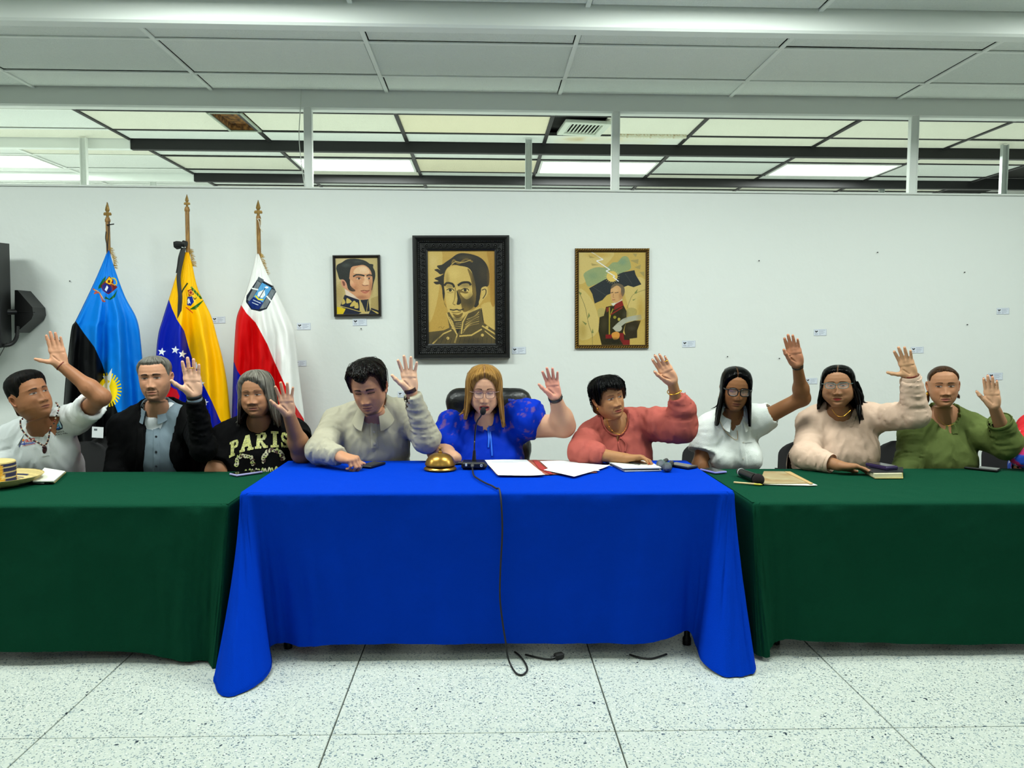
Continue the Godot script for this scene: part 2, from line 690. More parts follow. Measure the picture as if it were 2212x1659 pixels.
# ================================================================ the room
func camera_and_light() -> void:
	var cam := Camera3D.new()
	cam.name = "camera"
	cam.rotation_order = EULER_ORDER_YXZ
	cam.position = Vector3(0, HC, 0)
	cam.rotation = Vector3(-0.0645, -0.0339, 0.004)
	cam.fov = rad_to_deg(2.0 * atan(829.5 / FOCAL))
	cam.near = 0.05
	cam.far = 60.0
	add_child(cam)
	cam_basis = Basis.from_euler(cam.rotation, EULER_ORDER_YXZ)
	var we := WorldEnvironment.new()
	we.name = "environment"
	var e := Environment.new()
	e.background_mode = Environment.BG_COLOR
	e.background_color = Color(0.02, 0.02, 0.02)
	e.tonemap_mode = Environment.TONE_MAPPER_LINEAR
	e.tonemap_exposure = 1.15
	e.sdfgi_enabled = true
	e.ssao_enabled = true
	e.ssil_enabled = true
	we.environment = e
	add_child(we)
const CEIL := 3.14
const GX := -0.692
const GW := 1.225
const LIGHT_TINT := Color(0.965, 1.0, 0.975)
func ceiling_light(x: float, z0: float, z1: float, energy: float, label: String, proto := true) -> void:
	var w := GW - 0.05
	var d := z1 - z0 - 0.05
	var t := thing("ceiling_light", label, "ceiling light", Vector3(x + GW / 2, CEIL, -(z0 + z1) / 2), 0.0, "ceiling light panels")
	var m := MB.new()
	for s in [-1.0, 1.0]:
		m.box(Vector3(s * (w / 2 - 0.012), 0.004, 0), Vector3(0.024, 0.03, d), 0.003)
		m.box(Vector3(0, 0.004, s * (d / 2 - 0.012)), Vector3(w - 0.048, 0.03, 0.024), 0.003)
	obj("frame", m, mat("lamp_frame", Color(0.85, 0.86, 0.84), 0.5), t)
	m = MB.new()
	m.box(Vector3(0, 0.008, 0), Vector3(w - 0.05, 0.008, d - 0.05), 0.0)
	obj("diffuser", m, mat("lamp_glow", Color(0.95, 0.95, 0.95), 0.5, 0.0, {"emission_enabled": true, "emission": LIGHT_TINT, "emission_energy_multiplier": 2.2}), t)
	var l := AreaLight3D.new()
	l.name = "panel_lamp"
	l.area_size = Vector2(w - 0.08, d - 0.08)
	l.light_energy = energy
	l.light_color = LIGHT_TINT
	l.area_range = 14.0
	l.shadow_enabled = true
	l.position = Vector3(0, -0.012, 0)
	l.rotation = Vector3(-PI / 2, 0, 0)
	t.add_child(l)
func room() -> void:
	var m: MB
	var base := MB.new()
	base.box(Vector3(0, -0.112, -4.5), Vector3(13.0, 0.2, 20.0))
	var fl := struct_("floor", base, mat("joint", Color(0.20, 0.21, 0.18), 0.8), "pale terrazzo floor laid in large square slabs with thin dark joints", "floor")
	var terr := [terrazzo(11), terrazzo(23)]
	var rg := RandomNumberGenerator.new()
	rg.seed = 5
	var fx := -0.552
	for iz in range(-3, 6):
		for ixx in range(-6, 6):
			var x0 := fx + ixx * 1.035
			var z1 := -2.905 + 1.035 - iz * 1.035
			m = MB.new()
			var s := Vector3(1.035 - 0.0055, 0.03, 1.035 - 0.0045)
			m.box(Vector3.ZERO, s, 0.0015)
			for i in m.u.size():
				m.u[i] = Vector2(m.v[i].x + 0.5, m.v[i].z + 0.5) + Vector2(ixx * 0.37, iz * 0.23)
			var o := obj("floor_tile", m, terr[(ixx + iz + 20) % 2], fl, Vector3(x0 + 0.5175, -0.015 + rg.randf_range(-0.0006, 0.0), z1 - 0.5175))
	var white := mat("wall_paint", Color(0.865, 0.885, 0.870), 0.62, 0.0, {"normal_enabled": true, "normal_texture": noise_tex(0.02, 512, [], FastNoiseLite.TYPE_SIMPLEX_SMOOTH, true, 3, 4, 2.0), "normal_scale": 0.25, "uv1_triplanar": true, "uv1_world_triplanar": true, "uv1_scale": Vector3(0.8, 0.8, 0.8)})
	m = MB.new()
	m.box(Vector3(0, 1.225, -5.95), Vector3(12.4, 2.45, 0.10), 0.003)
	struct_("wall_back", m, white, "long white partition wall with pictures, stopping well short of the ceiling", "wall")
	m = MB.new()
	m.box(Vector3(0, 2.456, -5.95), Vector3(12.4, 0.012, 0.13), 0.003)
	struct_("trim_1", m, mat("white_metal", Color(0.86, 0.88, 0.86), 0.5), "thin white capping strip along the top of the partition wall", "trim")
	var plain := mat("far_paint", Color(0.84, 0.85, 0.83), 0.8)
	for q in [["wall_left", Vector3(-6.3, 1.6, -4.5), Vector3(0.2, 3.6, 20.0), "plain white side wall beyond the left end of the tables"], ["wall_right", Vector3(6.3, 1.6, -4.5), Vector3(0.2, 3.6, 20.0), "plain white side wall beyond the right end of the tables"],
			["wall_far", Vector3(0, 1.6, -14.4), Vector3(12.8, 3.6, 0.2), "plain white wall at the far end behind the partition"], ["wall_front", Vector3(0, 1.6, 5.4), Vector3(12.8, 3.6, 0.2), "plain white wall behind the place of the viewer"]]:
		m = MB.new()
		m.box(q[1], q[2])
		struct_(q[0], m, plain, q[3], "wall")
	ceiling()
func terrazzo(seed_: int) -> StandardMaterial3D:
	var n := 1024
	var rg := RandomNumberGenerator.new()
	rg.seed = seed_
	var im := Image.create_empty(n, n, false, Image.FORMAT_RGB8)
	im.fill(Color(0.76, 0.785, 0.75))
	var soft := FastNoiseLite.new()
	soft.seed = seed_
	soft.frequency = 0.012
	for k in 11000:
		var x0 := rg.randi_range(0, n - 1)
		var y0 := rg.randi_range(0, n - 1)
		var pale := k < 3000
		var big := 1.0
		if not pale and rg.randf() < 0.03:
			big = 1.9
		var a := rg.randf_range(1.8, 4.6) * big
		var b := rg.randf_range(1.2, 2.9) * big
		var th := rg.randf_range(0, PI)
		var c := Color(0.86, 0.88, 0.84) if rg.randf() < 0.6 else Color(0.74, 0.76, 0.70)
		if not pale:
			var g := rg.randf()
			c = Color(0.30, 0.37, 0.42).lerp(Color(0.62, 0.68, 0.68), sqrt(g))
			if rg.randf() < 0.10:
				c = Color(0.14, 0.19, 0.24)
		var ca := cos(th)
		var sa := sin(th)
		var r := int(ceil(maxf(a, b)))
		for yy in range(-r, r + 1):
			for xx in range(-r, r + 1):
				var p := (xx * ca + yy * sa) / a
				var q := (-xx * sa + yy * ca) / b
				if p * p + q * q < 1.0:
					im.set_pixel((x0 + xx + n) % n, (y0 + yy + n) % n, c)
	var m := StandardMaterial3D.new()
	m.resource_name = "terrazzo"
	m.albedo_texture = ImageTexture.create_from_image(im)
	m.roughness = 0.38
	m.texture_filter = BaseMaterial3D.TEXTURE_FILTER_LINEAR_WITH_MIPMAPS_ANISOTROPIC
	return m
func ceiling() -> void:
	var m := MB.new()
	m.box(Vector3(0, CEIL + 0.16, -4.5), Vector3(12.8, 0.2, 20.0))
	var cl := struct_("ceiling", m, mat("plenum", Color(0.10, 0.10, 0.09), 0.9), "suspended ceiling of white mineral fibre panels in a grid, dark framed behind the partition", "ceiling")
	var bump := noise_tex(0.09, 512, [], FastNoiseLite.TYPE_SIMPLEX_SMOOTH, true, 8, 4, 6.0)
	var tex := {"normal_enabled": true, "normal_texture": bump, "normal_scale": 0.45, "uv1_triplanar": true, "uv1_world_triplanar": true, "uv1_scale": Vector3(1.3, 1.3, 1.3)}
	var tones := [mat("panel_a", Color(0.845, 0.865, 0.845), 0.85, 0.0, tex), mat("panel_b", Color(0.825, 0.85, 0.83), 0.85, 0.0, tex), mat("panel_c", Color(0.86, 0.86, 0.80), 0.85, 0.0, tex), mat("panel_cream", Color(0.88, 0.85, 0.74), 0.85, 0.0, tex)]
	var stained := mat("panel_stained", Color(1, 1, 1), 0.85, 0.0, {"albedo_texture": noise_tex(0.006, 256, [Color(0.85, 0.86, 0.83), Color(0.85, 0.86, 0.83), Color(0.85, 0.84, 0.77), Color(0.76, 0.68, 0.50)], FastNoiseLite.TYPE_SIMPLEX_SMOOTH, false, 14, 4), "uv1_triplanar": true, "uv1_scale": Vector3(0.8, 0.8, 0.8)})
	var bar_w := mat("bar_white", Color(0.86, 0.88, 0.86), 0.5)
	var bar_k := mat("bar_black", Color(0.045, 0.05, 0.055), 0.55)
	var rg := RandomNumberGenerator.new()
	rg.seed = 77
	var rows := [[-1.9, -1.28], [-1.28, -0.66], [-0.62, 0.0], [0.0, 0.62], [0.62, 1.1], [1.2, 1.82], [1.82, 2.44], [2.44, 2.74], [2.84, 3.34], [3.34, 3.97], [3.97, 4.36], [4.46, 4.945], [4.945, 5.585], [5.585, 5.95], [6.05, 6.54], [6.54, 7.16], [7.16, 7.52], [7.58, 8.2], [8.2, 8.87], [8.87, 9.12], [9.18, 9.8], [9.8, 10.42], [10.42, 10.7], [10.76, 11.4], [11.4, 12.0], [12.0, 12.4]]
	var lit := {}
	var xs := []
	for i in range(-4, 6):
		xs.append(GX + i * GW)
	var k := 0
	for r: Array in rows:
		for i in xs.size() - 1:
			var x0: float = xs[i]
			if x0 < -6.2 or x0 + GW > 6.2:
				continue
			var zc: float = -(r[0] + r[1]) / 2.0
			var lamp: bool = (absf(r[0] - 8.2) < 0.01 and (i in [0, 3, 5, 7])) or (absf(r[0] - 11.4) < 0.01 and i % 2 == 1) or (absf(r[0] - 3.34) < 0.01 and i % 2 == 1) or (absf(r[0] - 0.0) < 0.01 and i % 2 == 1) or (absf(r[0] + 1.9) < 0.01 and i % 2 == 1) or (absf(r[0] - 9.8) < 0.01 and i == 0)
			if lamp:
				lit["%d %.2f" % [i, r[0]]] = [x0, r[0], r[1]]
				continue
			var black: bool = r[0] > 6.0 and x0 > -3.2
			var x1 := x0 + GW
			if absf(r[0] - 6.54) < 0.01 and i == 2:
				x1 -= 0.24
			if absf(r[0] - 6.54) < 0.01 and i == 3:
				x0 += 0.02
			if absf(r[0] - 6.54) < 0.01 and i == 5:
				x0 += 0.43
			m = MB.new()
			var gap := 0.012
			var dx0 := 0.010 + (0.008 if rg.randf() < 0.3 else 0.0)
			var dz := 0.012 + (0.010 if rg.randf() < 0.35 else 0.0)
			m.box(Vector3.ZERO, Vector3(x1 - x0 - 2 * dx0, 0.016, r[1] - r[0] - 2 * dz), 0.003)
			var tone: Material = tones[rg.randi_range(0, 1)]
			if r[0] > 6.0:
				tone = tones[2] if rg.randf() < 0.45 else tones[0]
			if absf(r[0] - 6.54) < 0.01 and i == 4 or absf(r[0] - 8.2) < 0.01 and i == 4:
				tone = tones[3]
			if rg.randf() < 0.10 and r[0] > 6.0:
				tone = stained
			var tilt := rg.randf_range(-0.004, 0.004)
			var o := obj("ceiling_panel", m, tone, cl, Vector3((x0 + x1) / 2, CEIL + 0.012 + rg.randf_range(0, 0.003), zc))
			o.rotation = Vector3(tilt, 0, rg.randf_range(-0.002, 0.002))
			k += 1
	for r: Array in rows:
		for i in xs.size():
			var x: float = xs[i]
			if absf(x) > 6.2:
				continue
			var black: bool = r[0] > 6.0 and x > -3.2
			m = MB.new()
			m.box(Vector3.ZERO, Vector3(0.032 if black else 0.026, 0.012, r[1] - r[0] + 0.01), 0.002)
			obj("grid_bar", m, bar_k if black else bar_w, cl, Vector3(x, CEIL, -(r[0] + r[1]) / 2))
	for z in [-1.28, 0.0, 0.62, 1.82, 2.44, 3.34, 3.97, 4.945, 5.585, 6.54, 7.16, 8.2, 8.87, 9.8, 10.42, 11.4, 12.0]:
		for part in 2:
			var xa: float = -6.2 if part == 0 else GX - 2 * GW
			var xb: float = GX - 2 * GW if part == 0 else 6.2
			var black: bool = z > 6.0 and part == 1
			m = MB.new()
			m.box(Vector3.ZERO, Vector3(xb - xa, 0.010, 0.024), 0.002)
			obj("grid_bar", m, bar_k if black else bar_w, cl, Vector3((xa + xb) / 2, CEIL + 0.001, -z))
	var nb := 2
	for b in [[1.1, 1.2, 0.115, 0], [2.74, 2.84, 0.115, 0], [4.36, 4.46, 0.115, 0], [5.95, 6.05, 0.125, 0], [7.52, 7.58, 0.085, 1], [9.12, 9.18, 0.08, 1], [10.7, 10.76, 0.08, 1], [12.4, 12.46, 0.08, 1]]:
		var xa: float = -6.2
		var lab := ""
		if b[3] == 1:
			m = MB.new()
			m.box(Vector3((-6.2 + GX - 2 * GW) / 2, CEIL - b[2] / 2 + 0.02, -(b[0] + b[1]) / 2), Vector3(6.2 + GX - 2 * GW, b[2] + 0.04, b[1] - b[0]), 0.006)
			struct_("trim_%d" % nb, m, bar_w, "white ceiling beam left of the black one, %.1f m into the back room" % (b[0] - 6.0), "beam")
			nb += 1
			xa = GX - 2 * GW
		m = MB.new()
		m.box(Vector3((xa + 6.2) / 2, CEIL - b[2] / 2 + 0.02, -(b[0] + b[1]) / 2), Vector3(6.2 - xa, b[2] + 0.04, b[1] - b[0]), 0.012 if b[3] == 0 else 0.004)
		match nb:
			2: lab = "white ceiling beam above and behind the viewer"
			3: lab = "white ceiling beam just in front of the viewer"
			4: lab = "broad white ceiling beam along the top edge of the picture"
			5: lab = "white ceiling beam carried on posts above the partition wall"
			7: lab = "first and nearest black ceiling beam behind the partition"
			9: lab = "second black ceiling beam behind the partition, just above the wall top"
			11: lab = "third black ceiling beam behind the partition"
			13: lab = "farthest black ceiling beam behind the partition"
		struct_("trim_%d" % nb, m, bar_w if b[3] == 0 else bar_k, lab, "beam")
		nb += 1
	var names := {"-1.90": "behind the viewer", "0.00": "above the viewer", "3.34": "above the tables", "8.20": "in the room behind the partition", "9.80": "far left behind the partition", "11.40": "at the back of the far room"}
	var cols := ["far left", "left", "left of centre", "centre left", "middle", "centre right", "right of centre", "right", "far right"]
	for key: String in lit:
		var q: Array = lit[key]
		var zs: String = key.split(" ")[1]
		var i := int(key.split(" ")[0])
		var en := 1.0
		ceiling_light(q[0], q[1], q[2], LAMPS[zs], "white fluorescent ceiling panel %s, %s column" % [names[zs], cols[i]])
	posts_and_vents()
const LAMPS := {"-1.90": 0.9, "0.00": 0.8, "3.34": 6.0, "8.20": 13.0, "9.80": 8.0, "11.40": 12.0}
func posts_and_vents() -> void:
	var w := mat("post_white", Color(0.87, 0.89, 0.87), 0.45)
	var gz := mat("stud_metal", Color(0.70, 0.73, 0.72), 0.45, 0.3)
	for q in [[664.0, "white post on the partition, above the small portrait"], [1331.0, "white post on the partition, above the gold framed picture"], [1978.0, "white post on the partition, above the right end of the row"]]:
		var p := at(q[0], 320, 5.94)
		var m := MB.new()
		m.box(Vector3(0, 0.285, 0), Vector3(0.058, 0.57, 0.05), 0.004)
		m.box(Vector3(0.0, 0.004, 0), Vector3(0.075, 0.008, 0.06), 0.002)
		m.box(Vector3(0.024, 0.285, 0.026), Vector3(0.008, 0.56, 0.006), 0.001)
		var t := obj("post", m, w, null, Vector3(p.x, 2.461, -5.98))
		tag(t, q[1], "post", "posts between wall and ceiling", "structure")
	for q in [[1142.0, 296.0, 7.3, "grey metal stud behind the partition, left of the white vent"], [180.0, 308.0, 7.45, "pale stud behind the partition, above the left flag"], [2171.0, 306.0, 7.3, "grey metal stud behind the partition at the right edge"], [1905.0, 388.0, 9.3, "short grey stud far behind the partition, left of the right post"], [330.0, 380.0, 9.3, "short pale stud far behind the partition, above the middle flag"]]:
		var p := at(q[0], q[1], q[2])
		var m := MB.new()
		for s in [-1.0, 1.0]:
			m.box(Vector3(s * 0.026, CEIL / 2, 0.0), Vector3(0.006, CEIL - 0.01, 0.04), 0.001)
		m.box(Vector3(0, CEIL / 2, -0.012), Vector3(0.05, CEIL - 0.01, 0.004), 0.001)
		for yy in 14:
			m.box(Vector3(0, 2.45 + yy * 0.05, -0.0085), Vector3(0.008, 0.012, 0.003), 0.0)
		var t := obj("post", m, gz if q[0] > 400.0 else w, null, Vector3(p.x, 0.0, -q[2]))
		tag(t, q[3], "post", "studs behind the partition", "structure")
	var hole := thing("ceiling_vent", "open ceiling vent hole, rusty brown inside with a thin metal rim", "vent", Vector3(-2.02, CEIL, -6.85))
	var m := MB.new()
	for s in [-1.0, 1.0]:
		m.box(Vector3(s * 0.125, -0.002, 0), Vector3(0.02, 0.016, 0.60), 0.002)
		m.box(Vector3(0, -0.002, s * 0.29), Vector3(0.25, 0.016, 0.02), 0.002)
	obj("rim", m, mat("vent_rim", Color(0.62, 0.66, 0.60), 0.5, 0.4), hole)
	m = MB.new()
	m.quad(Vector3(-0.115, 0, -0.28), Vector3(-0.115, 0.055, -0.28), Vector3(0.115, 0.055, -0.28), Vector3(0.115, 0, -0.28))
	m.quad(Vector3(-0.115, 0, 0.28), Vector3(-0.115, 0.055, 0.28), Vector3(0.115, 0.055, 0.28), Vector3(0.115, 0, 0.28))
	m.quad(Vector3(-0.115, 0, -0.28), Vector3(-0.115, 0.055, -0.28), Vector3(-0.115, 0.055, 0.28), Vector3(-0.115, 0, 0.28))
	m.quad(Vector3(0.115, 0, -0.28), Vector3(0.115, 0.055, -0.28), Vector3(0.115, 0.055, 0.28), Vector3(0.115, 0, 0.28))
	m.quad(Vector3(-0.115, 0.055, -0.28), Vector3(0.115, 0.055, -0.28), Vector3(0.115, 0.055, 0.28), Vector3(-0.115, 0.055, 0.28))
	obj("duct", m, mat("rust", Color(1, 1, 1), 0.9, 0.0, {"albedo_texture": noise_tex(0.02, 128, [Color(0.16, 0.10, 0.05), Color(0.45, 0.30, 0.13), Color(0.60, 0.44, 0.22)]), "uv1_triplanar": true, "uv1_scale": Vector3(6, 6, 6)}), hole)
	var g := thing("ceiling_vent", "white slatted air grille hanging slightly loose beside a post", "vent", Vector3(0.81, CEIL - 0.012, -6.84))
	g.rotation = Vector3(0.03, 0.06, -0.02)
	m = MB.new()
	for s in [-1.0, 1.0]:
		m.box(Vector3(s * 0.16, -0.006, 0), Vector3(0.05, 0.03, 0.48), 0.005)
		m.box(Vector3(0, -0.006, s * 0.215), Vector3(0.28, 0.03, 0.05), 0.005)
	var gm := mat("grille_white", Color(0.76, 0.79, 0.74), 0.5)
	obj("frame", m, gm, g)
	m = MB.new()
	m.box(Vector3(0, 0.014, 0), Vector3(0.28, 0.004, 0.39), 0.0)
	obj("backing", m, mat("vent_dark", Color(0.07, 0.07, 0.06), 0.9), g)
	for i in 9:
		m = MB.new()
		m.box(Vector3.ZERO, Vector3(0.022, 0.004, 0.39), 0.001, Basis(Vector3(0, 0, 1), 0.5))
		obj("slat", m, gm, g, Vector3(-0.12 + i * 0.03, -0.004, 0))
	m = MB.new()
	m.box(Vector3.ZERO, Vector3(0.62, 0.03, 0.03), 0.003)
	var st := obj("trim_20", m, mat("rusty_strip", Color(1, 1, 1), 0.7, 0.0, {"albedo_texture": noise_tex(0.05, 128, [Color(0.80, 0.80, 0.72), Color(0.82, 0.82, 0.75), Color(0.80, 0.78, 0.68), Color(0.45, 0.30, 0.15)]), "uv1_triplanar": true, "uv1_scale": Vector3(5, 5, 5)}), null, Vector3(1.42, CEIL - 0.01, -7.12))
	tag(st, "short rusty white ceiling strip to the right of the slatted grille", "trim", "", "structure")
	var c := at(652, 250, 5.9)
	m = MB.new()
	m.tube(crom([Vector3(0, 0.30, 0), Vector3(-0.012, 0.1, 0.004), Vector3(-0.025, -0.12, 0.008), Vector3(-0.006, -0.35, 0.004), Vector3(0.01, -0.47, 0)], 6), 0.003, 6)
	var cb := obj("cable", m, mat("cable_white", Color(0.75, 0.77, 0.74), 0.5), null, Vector3(c.x, 2.93, -5.925))
	tag(cb, "thin loose white cable hanging beside the left white post", "cable")
# ================================================================ tables and their cloths
func cloth(called: String, label: String, m_: Material, top: float, x0: float, x1: float, zb: float, zf: float, ctl: Array, seed_: int, ripple := 0.006) -> void:
	var nt := 44
	var per := 10
	var nz := FastNoiseLite.new()
	nz.seed = seed_
	nz.frequency = 1.0
	var heads := []
	var hems := []
	var lows := []
	var bends := []
	for q: Array in ctl:
		heads.append(q[0])
		hems.append(q[1])
		lows.append(Vector2(q[2], 0))
		bends.append(Vector2(q[3], 0))
	heads = crom(heads, per)
	hems = crom(hems, per)
	lows = crom(lows, per)
	bends = crom(bends, per)
	var nu := heads.size()
	var pts := PackedVector3Array()
	var mid := Vector2((x0 + x1) / 2, (zb + zf) / 2)
	for j in nt + 1:
		var t := float(j) / nt
		for i in nu:
			var a: Vector2 = heads[i]
			var b: Vector2 = hems[i]
			var e: float = pow(t, bends[i].x)
			var p := a.lerp(b, e)
			var y := lerpf(top, lows[i].x, t)
			var r := 0.016
			if j < 5:
				var ang := PI / 2 * j / 4.0
				var inn := (mid - a)
				inn = Vector2(clampf(inn.x, -1, 1) * (1.0 if absf(a.x - x0) < 0.03 or absf(a.x - x1) < 0.03 else 0.0), 1.0 if inn.y > 0 else -1.0)
				inn = inn.normalized()
				p = a + inn * r * (1.0 - sin(ang))
				y = top - r * (1.0 - cos(ang))
			else:
				t = float(j - 4) / (nt - 4)
				e = pow(t, bends[i].x)
				p = a.lerp(b, e)
				y = lerpf(top - r, lows[i].x, t)
				var s := i * 0.11
				var w := nz.get_noise_2d(s * 1.4 + 7.0, t * 0.5) * ripple * 2.2 * smoothstep(0.0, 0.7, t) + nz.get_noise_2d(s * 0.5, t * 1.2 + 40.0) * ripple * 1.5
				w += maxf(0.0, nz.get_noise_2d(s * 3.1 - t * 2.0, t * 2.0 + 9.0)) * ripple * 0.8
				p.y += w
			pts.append(Vector3(p.x, y, p.y))
	var m := MB.new()
	var uvs := PackedVector2Array()
	for j in nt + 1:
		for i in nu:
			uvs.append(Vector2(i * 0.05, j * 0.05))
	m.grid(pts, nu, nt + 1, PackedColorArray(), false, uvs, true)
	var back := PackedVector3Array()
	for j in 2:
		for i in nu:
			var p := pts[nt * nu + i]
			var q := pts[(nt - 1) * nu + i]
			back.append(p if j == 0 else p + Vector3(0, 0.012, -0.006))
	m.grid(back, nu, 2, PackedColorArray(), false, PackedVector2Array(), true)
	var gx := 90
	var gz := 26
	var tp := PackedVector3Array()
	for j in gz + 1:
		for i in gx + 1:
			var x := lerpf(x0 + 0.004, x1 - 0.004, float(i) / gx)
			var z := lerpf(zb, zf - 0.014, float(j) / gz)
			var ed := minf(minf(x - x0, x1 - x), minf(z - zb, zf - z))
			var w: float = nz.get_noise_2d(x * 2.2 + z * 3.0, z * 1.2) * 0.0014
			var cr := nz.get_noise_2d(x * 1.3 - z * 1.1 + 30.0, z * 0.4)
			w += 0.0018 * exp(-cr * cr * 900.0)
			tp.append(Vector3(x, top + w * smoothstep(0.0, 0.08, ed), z))
	m.grid(tp, gx + 1, gz + 1, PackedColorArray(), false, PackedVector2Array(), true)
	var o := obj(called, m, m_)
	tag(o, label, "tablecloth")
func folding_table(label: String, top: float, x0: float, x1: float, zb: float, zf: float) -> void:
	var t := thing("folding_table", label, "table", Vector3((x0 + x1) / 2, 0, (zb + zf) / 2), 0.0, "tables under the cloths")
	var sx := (x1 - x0) / 2 - 0.03
	var sz := (zf - zb) / 2 - 0.03
	var m := MB.new()
	m.box(Vector3(0, top - 0.024, 0), Vector3(sx * 2, 0.036, sz * 2), 0.006)
	obj("table_top", m, mat("table_board", Color(0.55, 0.50, 0.42), 0.6), t)
	for s in [[-1, -1], [-1, 1], [1, -1], [1, 1]]:
		m = MB.new()
		var x: float = s[0] * (sx - 0.12)
		var z: float = s[1] * (sz - 0.10)
		m.tube([Vector3(x, 0.0, z), Vector3(x, 0.03, z), Vector3(x, 0.04, z), Vector3(x, top - 0.044, z)], [0.02, 0.02, 0.014, 0.014], 10)
		obj("leg", m, mat("black_metal", Color(0.03, 0.03, 0.035), 0.4, 0.5), t)
func tables() -> void:
	var weave := noise_tex(0.35, 512, [], FastNoiseLite.TYPE_SIMPLEX_SMOOTH, true, 21, 2, 5.0)
	var fab := {"metallic_specular": 0.12, "normal_enabled": true, "normal_texture": weave, "normal_scale": 0.5, "uv1_triplanar": true, "uv1_world_triplanar": true, "uv1_scale": Vector3(2.2, 2.2, 2.2)}
	var green := mat("green_cloth", Color(0.055, 0.25, 0.175), 0.85, 0.0, fab)
	var blue := mat("blue_cloth", Color(0.0, 0.21, 0.70), 0.85, 0.0, fab)
	var v2 := func(x: float, z: float) -> Vector2: return Vector2(x, z)
	folding_table("long folding table under the left green cloth", 0.694, -4.3, -1.14, -4.42, -3.60)
	folding_table("long folding table under the blue cloth", 0.744, -1.05, 1.10, -4.46, -3.60)
	folding_table("long folding table under the right green cloth", 0.694, 1.22, 4.4, -4.48, -3.60)
	cloth("tablecloth", "dark green tablecloth on the left table, under the woven hat", green, 0.70, -4.35, -1.115, -4.42, -3.58, [
		[v2.call(-4.35, -3.58), v2.call(-4.36, -3.57), 0.05, 1.0], [v2.call(-3.6, -3.58), v2.call(-3.6, -3.575), 0.05, 1.0], [v2.call(-2.9, -3.58), v2.call(-2.9, -3.56), 0.055, 1.0], [v2.call(-2.3, -3.58), v2.call(-2.32, -3.575), 0.06, 1.0],
		[v2.call(-1.95, -3.58), v2.call(-1.96, -3.55), 0.06, 1.0], [v2.call(-1.75, -3.58), v2.call(-1.76, -3.575), 0.055, 1.0], [v2.call(-1.5, -3.58), v2.call(-1.50, -3.57), 0.045, 1.0], [v2.call(-1.36, -3.58), v2.call(-1.36, -3.55), 0.02, 1.0], [v2.call(-1.26, -3.582), v2.call(-1.28, -3.545), 0.015, 1.0],
		[v2.call(-1.18, -3.582), v2.call(-1.215, -3.56), 0.01, 1.1], [v2.call(-1.13, -3.585), v2.call(-1.175, -3.50), 0.004, 1.2], [v2.call(-1.116, -3.60), v2.call(-1.15, -3.52), 0.004, 1.2], [v2.call(-1.115, -3.66), v2.call(-1.125, -3.66), 0.02, 1.0], [v2.call(-1.115, -4.0), v2.call(-1.12, -4.0), 0.06, 1.0], [v2.call(-1.115, -4.42), v2.call(-1.12, -4.42), 0.06, 1.0]], 3)
	cloth("tablecloth", "royal blue tablecloth on the middle table, hanging to the floor at both corners", blue, 0.75, -1.068, 1.118, -4.47, -3.578, [
		[v2.call(-1.068, -4.47), v2.call(-1.07, -4.47), 0.06, 1.0], [v2.call(-1.068, -4.0), v2.call(-1.085, -4.0), 0.06, 1.0], [v2.call(-1.068, -3.72), v2.call(-1.095, -3.70), 0.03, 1.0],
		[v2.call(-1.068, -3.615), v2.call(-1.125, -3.44), 0.012, 1.35], [v2.call(-1.066, -3.59), v2.call(-1.11, -3.34), 0.006, 1.5], [v2.call(-1.06, -3.580), v2.call(-1.02, -3.215), 0.004, 1.6], [v2.call(-1.045, -3.578), v2.call(-0.93, -3.31), 0.008, 1.5], [v2.call(-1.03, -3.578), v2.call(-0.905, -3.45), 0.02, 1.3], [v2.call(-1.00, -3.580), v2.call(-0.95, -3.60), 0.05, 0.9],
		[v2.call(-0.95, -3.578), v2.call(-0.90, -3.635), 0.06, 0.9], [v2.call(-0.85, -3.578), v2.call(-0.80, -3.58), 0.062, 1.0], [v2.call(-0.7, -3.578), v2.call(-0.66, -3.565), 0.075, 1.0], [v2.call(-0.45, -3.578), v2.call(-0.44, -3.575), 0.075, 1.0], [v2.call(-0.2, -3.578), v2.call(-0.2, -3.57), 0.072, 1.0], [v2.call(0.05, -3.578), v2.call(0.05, -3.575), 0.07, 1.0],
		[v2.call(0.3, -3.578), v2.call(0.3, -3.57), 0.07, 1.0], [v2.call(0.55, -3.578), v2.call(0.54, -3.575), 0.068, 1.0], [v2.call(0.72, -3.578), v2.call(0.70, -3.56), 0.07, 1.0], [v2.call(0.86, -3.578), v2.call(0.83, -3.585), 0.085, 1.0], [v2.call(0.96, -3.578), v2.call(0.93, -3.63), 0.10, 0.9],
		[v2.call(1.03, -3.578), v2.call(0.965, -3.62), 0.03, 0.9], [v2.call(1.06, -3.578), v2.call(0.955, -3.47), 0.02, 1.2], [v2.call(1.085, -3.578), v2.call(1.01, -3.36), 0.006, 1.4], [v2.call(1.105, -3.580), v2.call(1.10, -3.355), 0.006, 1.5], [v2.call(1.114, -3.585), v2.call(1.165, -3.40), 0.01, 1.35], [v2.call(1.118, -3.60), v2.call(1.185, -3.50), 0.012, 1.2], [v2.call(1.118, -3.64), v2.call(1.165, -3.60), 0.02, 1.0],
		[v2.call(1.118, -3.75), v2.call(1.13, -3.72), 0.05, 1.0], [v2.call(1.118, -4.0), v2.call(1.13, -4.0), 0.06, 1.0], [v2.call(1.118, -4.47), v2.call(1.125, -4.47), 0.06, 1.0]], 8, 0.0045)
